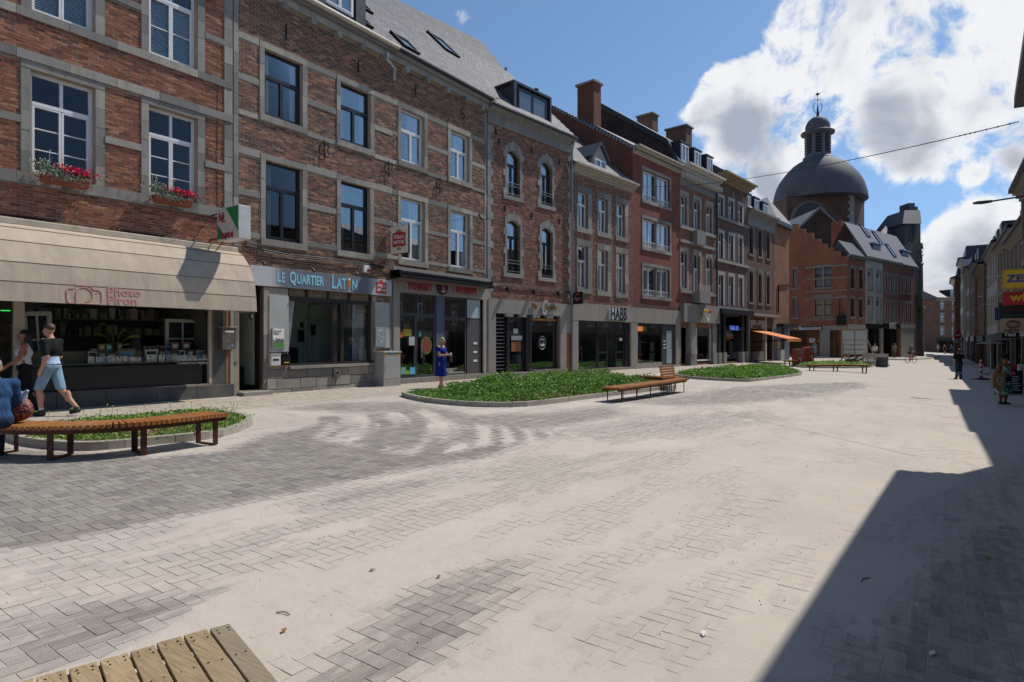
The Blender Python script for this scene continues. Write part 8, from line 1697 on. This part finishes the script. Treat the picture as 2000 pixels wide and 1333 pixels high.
MB().box(-.2,.18,-.07,.07,0,.48).build('bag_body',KR,t2);MB().tube([(.08*math.cos(a),-.074,.27+.08*math.sin(a))for a in[R(i*30)for i in range(13)]],.008,4).box(-.07,.07,-.075,-.071,.12,.14).build('round_print',WP,t2);MB().tube([(-.08,0,.48),(-.05,0,.6),(.05,0,.6),(.08,0,.48)],.008,5).build('handle',KR,t2)
for px,py,z_,rz_,ht,lb,kw in((1591,704,62,TOCAM,1.62,'distant woman in black top and pale blue skirt by the card bank window',dict(top=BLK,dress=(DEN,.45,.2),hair=HD_,hairkind='long',female=True)),(1709,694,62,AWAY,1.7,'distant person in a white shirt behind the white barrier',dict(top=WTOP,bottom=JNS,hair=HB)),(1747,702,70,TOCAM,1.75,'older man in beige clothes standing before the black shopfront',dict(top=simple('beige_cloth',lin('8f8672'),.85),bottom=simple('khaki_cloth',lin('6c6248'),.85),hair=HG)),
(1891,697,88,AWAY,1.8,'distant person in black near the white house',dict(top=BLK,bottom=BLK,hair=HD_)),(1832,689,120,TOCAM,1.65,'distant person in a pink top at the far end of the street',dict(top=simple('pink_cloth',lin('b58a8f'),.85),bottom=simple('khaki_cloth',lin('6c6248'),.85),hair=HB)),(1845,691,112,TOCAM,1.7,'distant woman in a short black dress at the street end',dict(dress=(BLK,.55,.18),hair=HBL,hairkind='long',female=True)),(1858,687,118,AWAY,1.75,'distant person in a blue shirt at the street end',dict(top=BLUEJ,bottom=BLK,hair=HB))):
 p=pt(px,666.5,z_);kw={'top':None,'bottom':None,**kw};person(lb,(p.x,p.y,gz(p.x,p.y)),rz_,ht,{},SKN,kw.pop('top'),kw.pop('bottom'),BLK,kw.pop('hair'),kw.pop('hairkind','short'),vox=.034,**kw)
 # floral shopping bag on the bench
q=at(24,824,.45);t=thing('shopping_bag','stuffed red and black paisley shopping bag standing on the curved bench','bag',(q.x,q.y,q.z-.0),TH);t.scale=(1.2,1.1,1.15)
def paisley():
 m,nt=newmat('red_black_paisley');t=NT(nt);v=t.n('ShaderNodeTexVoronoi',feature='SMOOTH_F1');v.inputs['Scale'].default_value=16;t.plug(v.inputs['Vector'],t.pos());w=t.math('SINE',t.math('MULTIPLY',v.outputs['Distance'],26));t.out(t.ramp(t.rng(w,-1,1),[(.45,lin('1e1516')),(.55,lin('a05a50'))]),.6);return m
blob('bag_body',[('e',(0,0,.16),(.22,.13,.15)),('e',(0,0,.1),(.2,.12,.1))],paisley(),t,.02,.04,[((0,0,0),(0,0,-1)),((0,0,.29),(0,0,1))]);blob('bag_contents',[('e',(-.05,0,.3),(.12,.08,.08)),('e',(.09,0,.29),(.07,.06,.07)),('c',(.1,0,.28),(.17,0,.36),.03,.02)],simple('crumpled_plastic',lin('9fb0c0'),.2,var=.4,scale=30,spec=.8),t,.014,.03)
MB().tube([(-.12,-.12,.25),(-.1,-.13,.38),(.08,-.13,.38),(.1,-.12,.25)],.01,6).build('handle',BLK,t)
# ================================================================== street furniture and signs
REDB=simple('brick_red_bin',lin('8c3f2c'),.6,var=.1)
for px0,px1,py,rz_,lb in((1550,1568,716,TH,'red-brown litter bin, the nearer of the two by the far bed'),(1571,1586,712,TH+.5,'red-brown litter bin turned sideways behind the nearer one')):
 p=at((px0+px1)/2,py);z_=(p-Vector((D,0,EYE))).dot(Vector((-S,C,0)));w=(px1-px0)/FPX*z_;hh=34/FPX*z_;t=thing('litter_bin',lb,'litter bin',tuple(p),rz_,'red litter bins')
 MB().box(-w*.45,w*.45,-.25,.25,0,.12).build('base',CONC,t);MB().prism([(-w/2,.12),(w/2,.12),(w/2,hh-.1),(w*.3,hh),(-w*.3,hh),(-w/2,hh-.1)]if rz_!=TH else[(-w/2,.12),(w/2,.12),(w/2,hh),(-w/2,hh)],-.3,.3).build('body',REDB,t,bevel=.02);MB().box(-w*.34,w*.34,-.312,-.3,hh*.72,hh*.93).build('opening',GREYMB,t);MB().box(-w*.2,w*.15,-.31,-.3,hh*.42,hh*.5).build('label_plate',WP,t)
 mb=MB();mb.ball((.05,-.31,hh*.34),.05,4).tube([(.04,-.31,hh*.3),(.03,-.31,hh*.2),(-.02,-.31,hh*.12)],.04,5).tube([(.04,-.31,hh*.2),(.09,-.31,hh*.12)],.035,5);mb.build('pictogram',WP,t)
WB=simple('raw_timber',lin('9a8464'),.8,var=.2);p=pt(1644,666.5,54);z0=gz(p.x,p.y);k=54/FPX;t=thing('hoarding_panel','temporary timber-framed white board with posts in front of the cream house','panel',(p.x,p.y,z0),TH);W_=50*k;Zq=lambda py:EYE+(666.5-py)*k-z0
for i,x_ in enumerate((0,W_/2,W_)):MB().box(x_-.04,x_+.04,-.04,.04,0,Zq(643)).build('post',WB,t)
for i in range(2):
 for(a,b)in((692,684),(683,674.5),(673.5,665),(664,645)):MB().box(.05+i*W_/2,W_/2-.05+i*W_/2,-.02,.02,Zq(a),Zq(b)).build('panel',simple('white_sheet',lin('c4c4bf'),.6,dirt=.15),t)
MB().box(0,W_,-.06,-.03,Zq(646),Zq(643.5)).box(0,W_,-.06,-.03,Zq(694),Zq(692.5)).build('rail',WB,t);MB().bar((0,-.05,Zq(664)),(-.3,-1.2,0),.06).bar((W_,-.05,Zq(664)),(W_+.1,-1.2,0),.06).build('brace',WB,t)
BW_=simple('white_barrier_plastic',lin('b9b2a6'),.5,dirt=.3)
for i,(a,b)in enumerate(((1684,1709),(1710,1735))):
 p=pt(a,666.5,50);k=50/FPX;z0=gz(p.x,p.y);L_=(b-a)*k;t=thing('barrier',('white slotted plastic barrier, left one of the pair by the rubble','white slotted plastic barrier, right one with the stone foot')[i],'barrier',(p.x,p.y,z0),TH,'white plastic barriers');mb=MB().box(0,L_,-.03,.03,.62,.98).box(0,L_,-.03,.03,.12,.3)
 for j in range(9):x_=L_*j/8;mb.box(max(x_-.035,0),min(x_+.035,L_),-.03,.03,.3,.62)
 mb.build('fence_panel',BW_,t);MB().box(.1,.4,-.35,.35,0,.1).box(L_-.4,L_-.1,-.35,.35,0,.1).build('foot',IRON,t)
p=pt(1722,666.5,48);t=thing('concrete_block','dark concrete foot block in front of the right barrier','block',(p.x,p.y,gz(p.x,p.y)),TH);MB().box(-.3,.3,-.3,.3,0,.45).build('lower',PLINTH,t,bevel=.02);MB().box(-.25,.35,-.28,.3,.455,.8).build('upper',PLINTH,t,bevel=.03)
p=pt(1666,666.5,50);t=thing('rubble','pile of broken pale paving slabs on a pallet near the far bench','rubble',(p.x,p.y,gz(p.x,p.y)),TH);t['kind']='stuff';MB().box(-.8,.8,-.5,.5,0,.3).build('pallet_base',WB,t)
for i in range(22):M_=Matrix.Translation((random.gauss(0,.35),random.gauss(0,.2),.34+random.random()*.3))@Matrix.Rotation(random.random()*3,4,'Z')@Matrix.Rotation(random.gauss(0,.4),4,'X');MB().box(-.18,.18,-.12,.12,-.03,.03,M_).build('slab',CONC,t)
# striped bollard, no-entry sign, parasol
REDW=simple('traffic_red',lin('a8141c'),.5);p=at(1916,742);t=thing('bollard','red and white striped bollard on a black rubber foot','bollard',tuple(p));MB().prism([(-.75,0),(.55,0),(.5,.06),(.2,.1),(-.2,.1),(-.7,.06)],-.16,.16).build('rubber_foot',IRON,t,bevel=.01,rz=TH);hb=42/FPX*34
for i in range(7):MB().lathe([(.08,.1+i*(hb-.2)/7),(.08,.1+(i+1)*(hb-.2)/7)],n=14).build('band',REDW if i%2==0 else WP,t,smooth=False)
MB().lathe([(.08,hb-.1),(.06,hb-.06),(.03,hb)],n=14).build('cap',WP,t,smooth=True)
p=pt(1871,666.5,75);k=75/FPX;z0=gz(p.x,p.y);t=thing('road_sign','round red no-entry sign above a white plate on two posts','road sign',(p.x,p.y,z0),TH);Zq=lambda py:EYE+(666.5-py)*k-z0
MB().tube([(0,-.02,Zq(655)),(0,.02,Zq(655))],8.2*k,28).build('disc',REDW,t);MB().box(-6*k,6*k,-.035,-.025,Zq(656.4),Zq(653.6)).build('bar',WP,t);MB().box(-8*k,8*k,-.02,.02,Zq(670),Zq(662.5)).build('plate',simple('plate_white',lin('a5a5a0'),.5),t);mb=MB()
for s_ in(-1,1):mb.tube([(s_*.15,-.03,Zq(667)),(s_*.15+.06,-.03,Zq(665)),(s_*.02,-.03,Zq(665))],.03,5).tube([(s_*.15+.1*math.cos(R(a)),-.03,Zq(667.5)+.1*math.sin(R(a)))for a in range(0,361,40)],.012,4)
mb.build('bicycle_print',IRON,t);MB().tube([(-7*k,0,0),(-7*k,0,Zq(663))],.04,8).tube([(7*k,0,0),(7*k,0,Zq(663))],.04,8).build('post',STEEL,t)
p=pt(1935,666.5,44);z0=gz(p.x,p.y);k=44/FPX;t=thing('parasol','wide beige cafe parasol open over small tables','parasol',(p.x,p.y,z0));Zq=lambda py:EYE+(666.5-py)*k-z0;rP=21*k/math.cos(.3)
mb=MB()
for i in range(8):
 a,b=R(i*45),R(i*45+45);MB().add([(0,0,Zq(665.5)),(rP*math.cos(a),rP*math.sin(a),Zq(671)),(rP*math.cos(b),rP*math.sin(b),Zq(671)),(rP*math.cos(a),rP*math.sin(a),Zq(671.8)),(rP*math.cos(b),rP*math.sin(b),Zq(671.8))],[(0,1,2),(1,3,4,2)]).build('canopy_panel',simple('parasol_canvas',lin('7f776a'),.85),t);mb.bar((0,0,Zq(667)),(rP*math.cos(a),rP*math.sin(a),Zq(671.2)),.03)
mb.build('rib',WB,t);MB().tube([(0,0,0),(0,0,Zq(665))],.035,8).build('pole',WP,t);MB().lathe([(.4,0),(.38,.08),(.05,.1)],n=14).build('base',IRON,t)
for i,(dx,dy)in enumerate(((.9,.3),(1.7,-.2))):
 q=pt(1935,666.5,44)+Vector((dx*C,dx*S+dy,0));z0=gz(q.x,q.y);t=thing('cafe_table',('small dark cafe table nearest the parasol pole','small dark cafe table nearer the shop wall')[i],'table',(q.x,q.y,z0));MB().lathe([(.35,.72),(.35,.75)],n=14).build('tabletop',IRON,t);MB().tube([(0,0,0),(0,0,.72)],.03,6).lathe([(.22,0),(.2,.03)],n=10).build('base',IRON,t)
 for s_ in(-1,1):
  c_=thing('cafe_chair',('dark cafe chair left of the table by the parasol pole','dark cafe chair right of the table by the parasol pole','dark cafe chair left of the table nearer the wall','dark cafe chair right of the table nearer the wall')[i*2+(s_>0)],'chair',(q.x+s_*.55*C,q.y+s_*.55*S,z0),TH,'dark cafe chairs');MB().box(-.2,.2,-.2,.2,.43,.46).build('seat',IRON,c_);MB().box(s_*.19,s_*.22,-.2,.2,.46,.88).build('backrest',IRON,c_)
  for a in(-.17,.17):
   for b in(-.17,.17):MB().box(a-.015,a+.015,b-.015,b+.015,0,.43).build('leg',IRON,c_)
   # projecting shop signs on the right
def rsign(px0,px1,yt,yb,z,mat,label,texts=(),thick=.18,rim=None,name='shop_sign'):
 p=pt(px0,yb,z);k=z/FPX;w=(px1-px0)*k;h=(yb-yt)*k;t=thing(name,label,'sign',tuple(p),R(0));MB().box(0,w,0,thick,0,h).build('sign_box',mat,t,bevel=.01)
 if rim:mb=MB();f=.035;mb.box(0,w,-.012,-.001,0,f).box(0,w,-.012,-.001,h-f,h).box(0,f,-.012,-.001,f,h-f).box(w-f,w,-.012,-.001,f,h-f);mb.build('rim',rim,t)
 for(s_,px,py,sz,m_,sx)in texts:bold(text_obj(s_,sz*k,m_,t,((px-px0)*k,-.016,(yb-py)*k),align='LEFT',sx=sx,extrude=.003),sz*k*.035)
 MB().tube([(w*.6,thick/2,h*.8),(w+1.2,thick/2,h*.8)],.02,6).tube([(w*.6,thick/2,h*.2),(w+1.2,thick/2,h*.2)],.02,6).build('bracket',STEEL,t);return t,k
YEL=simple('sign_yellow',lin('c9a514'),.45);ZBL=simple('sign_blue',lin('0f3f8f'),.45);rsign(1958,2030,527,565,23.5,YEL,'yellow projecting sign with bold blue capital letters, topmost at right',[('ZEEMAN',1964,546,19,ZBL,1.15)],rim=simple('sign_rim_yellow',lin('a3850f'),.5))
rsign(1958.5,2030,571,597,24,simple('sign_red',lin('a5101c'),.45),'red projecting sign with yellow lowercase letters under the yellow one',[('wibra',1970,582,22,YEL,1.1)])[0]
DGS=simple('sign_black_glass',lin('15191d'),.3);RD=simple('dim_red_letters',lin('4d1a1c'),.5);GD=simple('dim_green_letters',lin('1d4a2c'),.5)
rsign(1951,2030,592,622.5,25.5,DGS,'dark projecting restaurant sign with dim red and green letters',[('THAI',1955,597,7,GD,1),('WASABI',1958,606,11,RD,1.1),('JAPONAIS',1960,618,7.5,GD,1)])
CI=simple('cafe_board',lin('a08670'),.7,var=.06);t,k=rsign(1955,1990.5,622.8,649,24.5,CI,'beige projecting cafe sign with a drawn cup seen from above',[('Café IN',1959.5,646,6.5,simple('dark_letters',lin('2c2826'),.6),1.1)],.06)
mb=MB();cx,cz=18.5*k,14.5*k
for rx,rz_ in((11,7.5),(8.5,6),(5,3.5)):mb.tube([(cx+rx*k*math.cos(R(a)),-.01,cz+rz_*k*math.sin(R(a)))for a in range(0,361,20)],.012,4)
mb.build('cup_drawing',simple('dark_letters',lin('2c2826'),.6),t);rsign(1957,1984,650,661,27,BLK,'small black projecting sign half hidden under the cafe sign',[('Yeni',1960,654,10,WP,1)],.1);rsign(1943,1952,601,626,30,simple('dark_blue_sign',lin('16255e'),.5),'narrow dark blue sign with a pale square behind the dark restaurant sign',[],.1)
p=at(1951.5,701);t=thing('sign_post','tall pale round post beside the cafe sign','post',tuple(p));MB().tube([(0,0,0),(0,0,3.3)],.045,8).build('post',WP,t)
ORB=simple('orange_red_plastic',lin('a83a20'),.5);p=pt(1970,666.5,26);z0=gz(p.x,p.y);t=thing('sweet_dispenser','orange-red ball-topped street dispenser behind the woman in green','dispenser',(p.x,p.y,z0));MB().lathe([(.22,0),(.22,.06),(.12,.1),(.12,.75),(.2,.8)],n=16).build('stand',ORB,t,smooth=True);MB().ball((0,0,1.02),.27,8).build('globe',ORB,t,smooth=True);MB().lathe([(.08,1.28),(.06,1.34),(.01,1.36)],n=10).build('cap',WP,t)
p=pt(1983,666.5,25);z0=gz(p.x,p.y);t=thing('menu_board','black folding menu board beside the orange dispenser','board',(p.x,p.y,z0),0);MB().box(-.18,.22,-.22,-.18,.05,1.0).build('board_face',BLK,t);MB().box(-.18,.22,.1,.14,.05,1.0).build('board_back',BLK,t);mb=MB();[mb.box(-.12,random.uniform(.05,.16),-.225,-.221,.2+i*.09,.23+i*.09)for i in range(7)];mb.build('chalk_lines',GREYC,t)
p=at(1998,757);t=thing('planter','tall white planter box with red graffiti at the right edge','planter',tuple(p),.0);MB().box(-.2,.7,-.3,.3,0,1.15).build('box',simple('planter_white',lin('a5a5a3'),.7,dirt=.3),t,bevel=.03);mb=MB();[mb.tube([(.0+i*.07,-.304,.55),(.03+i*.07,-.304,.68),(.06+i*.07,-.304,.56)],.008,4)for i in range(4)];mb.build('graffiti',REDW,t);o=leafcloud((.3,-.1,1.2),(.5,.4,.3),150,.09).build('plant_leaves',GRL,t);o['kind']='stuff'
# street lamps on brackets, overhead cable
for px0,px1,py,z,lb in((1900,1990,397.5,25,'street lamp arm reaching out from the right-hand cornice'),(1927,1962,541,47,'white bracket lamp left of the yellow sign'),(1910,1935,579.5,62,'white bracket lamp farther down the right row'),(1925,1956,595,50,'white horizontal bracket lamp left of the red sign')):
 p=pt(px0,py,z);k=z/FPX;t=thing('street_lamp',lb,'street lamp',tuple(p),0,'lamps on brackets along the right side');L_=(px1-px0)*k;MB().tube([(L_*.3,0,.0),(L_*.9,.1,.1),(L_+.25,.1,-.05),(L_+.8,.1,-.9)],.035,6).build('arm',DKZINC if z<30 else WP,t);MB().prism([(0,-.03),(L_*.16,-.06),(L_*.33,-.03),(L_*.33,.04),(L_*.1,.05),(0,.02)],-.12,.12).build('head',DKZINC if z<30 else WP,t,bevel=.01)
A=pt(1990,238,12.6);a_,t_=P2.hit(1256);xy=P2.xy(a_);Bz=EYE+(666.5-365)/FPX*t_;B_=Vector((xy.x,xy.y,Bz));Cc=P2.xy(P2.s(1150));t=thing('overhead_cable','thin overhead cable sagging across the street from the right cornice','cable',(0,0,0));pts=[]
for i in range(25):f=i/24;p=A.lerp(B_,f);p.z-=.38*4*f*(1-f);pts.append(p)
MB().tube(pts,.011,5).build('wire',IRON,t);mb=MB()
for f in(.03,.07,.11,.15,.17,.19,.21):i=f*4;p=A.lerp(B_,f*.3);p.z-=.38*4*f*.3*(1-f*.3);mb.ball(tuple(p),.02,4)
mb.build('insulator',IRON,t)
pk_=[at(px,py)for px,py in((1690,702),(1770,704.5),(1815,702),(1838,697.5),(1820,693),(1700,693))];MB().add([(p.x,p.y,p.z+.12)for p in pk_]+[(p.x,p.y,p.z-.1)for p in pk_],[tuple(range(6))]+[(i,(i+1)%6,(i+1)%6+6,i+6)for i in range(6)]).build('pavement_kerb',KERB)['kind']='structure'
# cyclist
p=pt(1779,666.5,60);z0=gz(p.x,p.y);t=thing('bicycle','dark bicycle ridden towards the camera by the cyclist','bicycle',(p.x,p.y,z0),TOCAM)
for y_ in(-.52,.52):MB().tube([(0,y_+.33*math.cos(R(a)),.34+.33*math.sin(R(a)))for a in range(0,361,20)],.022,6).build('wheel',IRON,t)
MB().tube([(0,-.52,.34),(0,-.42,.95),(0,.1,.85),(0,.0,.3),(0,-.42,.8)],.02,6).tube([(0,.0,.3),(0,.52,.34),(0,.15,.8)],.018,6).tube([(0,.0,.3),(0,.18,.95)],.02,6).build('frame',REDW,t);MB().tube([(-.28,-.36,1.0),(0,-.46,1.02),(.28,-.36,1.0)],.018,6).build('handlebar',IRON,t);MB().box(-.07,.07,.08,.3,.93,.98).build('saddle',IRON,t)
person('cyclist in grey shirt and yellow helmet riding past the church portal',(p.x,p.y,z0),TOCAM,1.75,dict(hips=(0,.18,1.05),belly=(0,.1,1.2),chest=(0,-.02,1.4),neck=(0,-.1,1.56),head=(0,-.15,1.71),shL=(.19,-.08,1.5),shR=(-.19,-.08,1.5),elL=(.27,-.22,1.26),elR=(-.27,-.22,1.26),haL=(.26,-.38,1.06),haR=(-.26,-.38,1.06),hpL=(.09,.16,1.0),hpR=(-.09,.16,1.0),knL=(.11,-.18,.82),knR=(-.11,-.12,.62),anL=(.1,.0,.45),anR=(-.1,.02,.22)),SKT,simple('grey_shirt',lin('55565a'),.85),BLK,BLK,simple('yellow_helmet',lin('a9b82a'),.5),'short',vox=.03,hem=1.0,legs_len=.6)
texts_to_mesh()
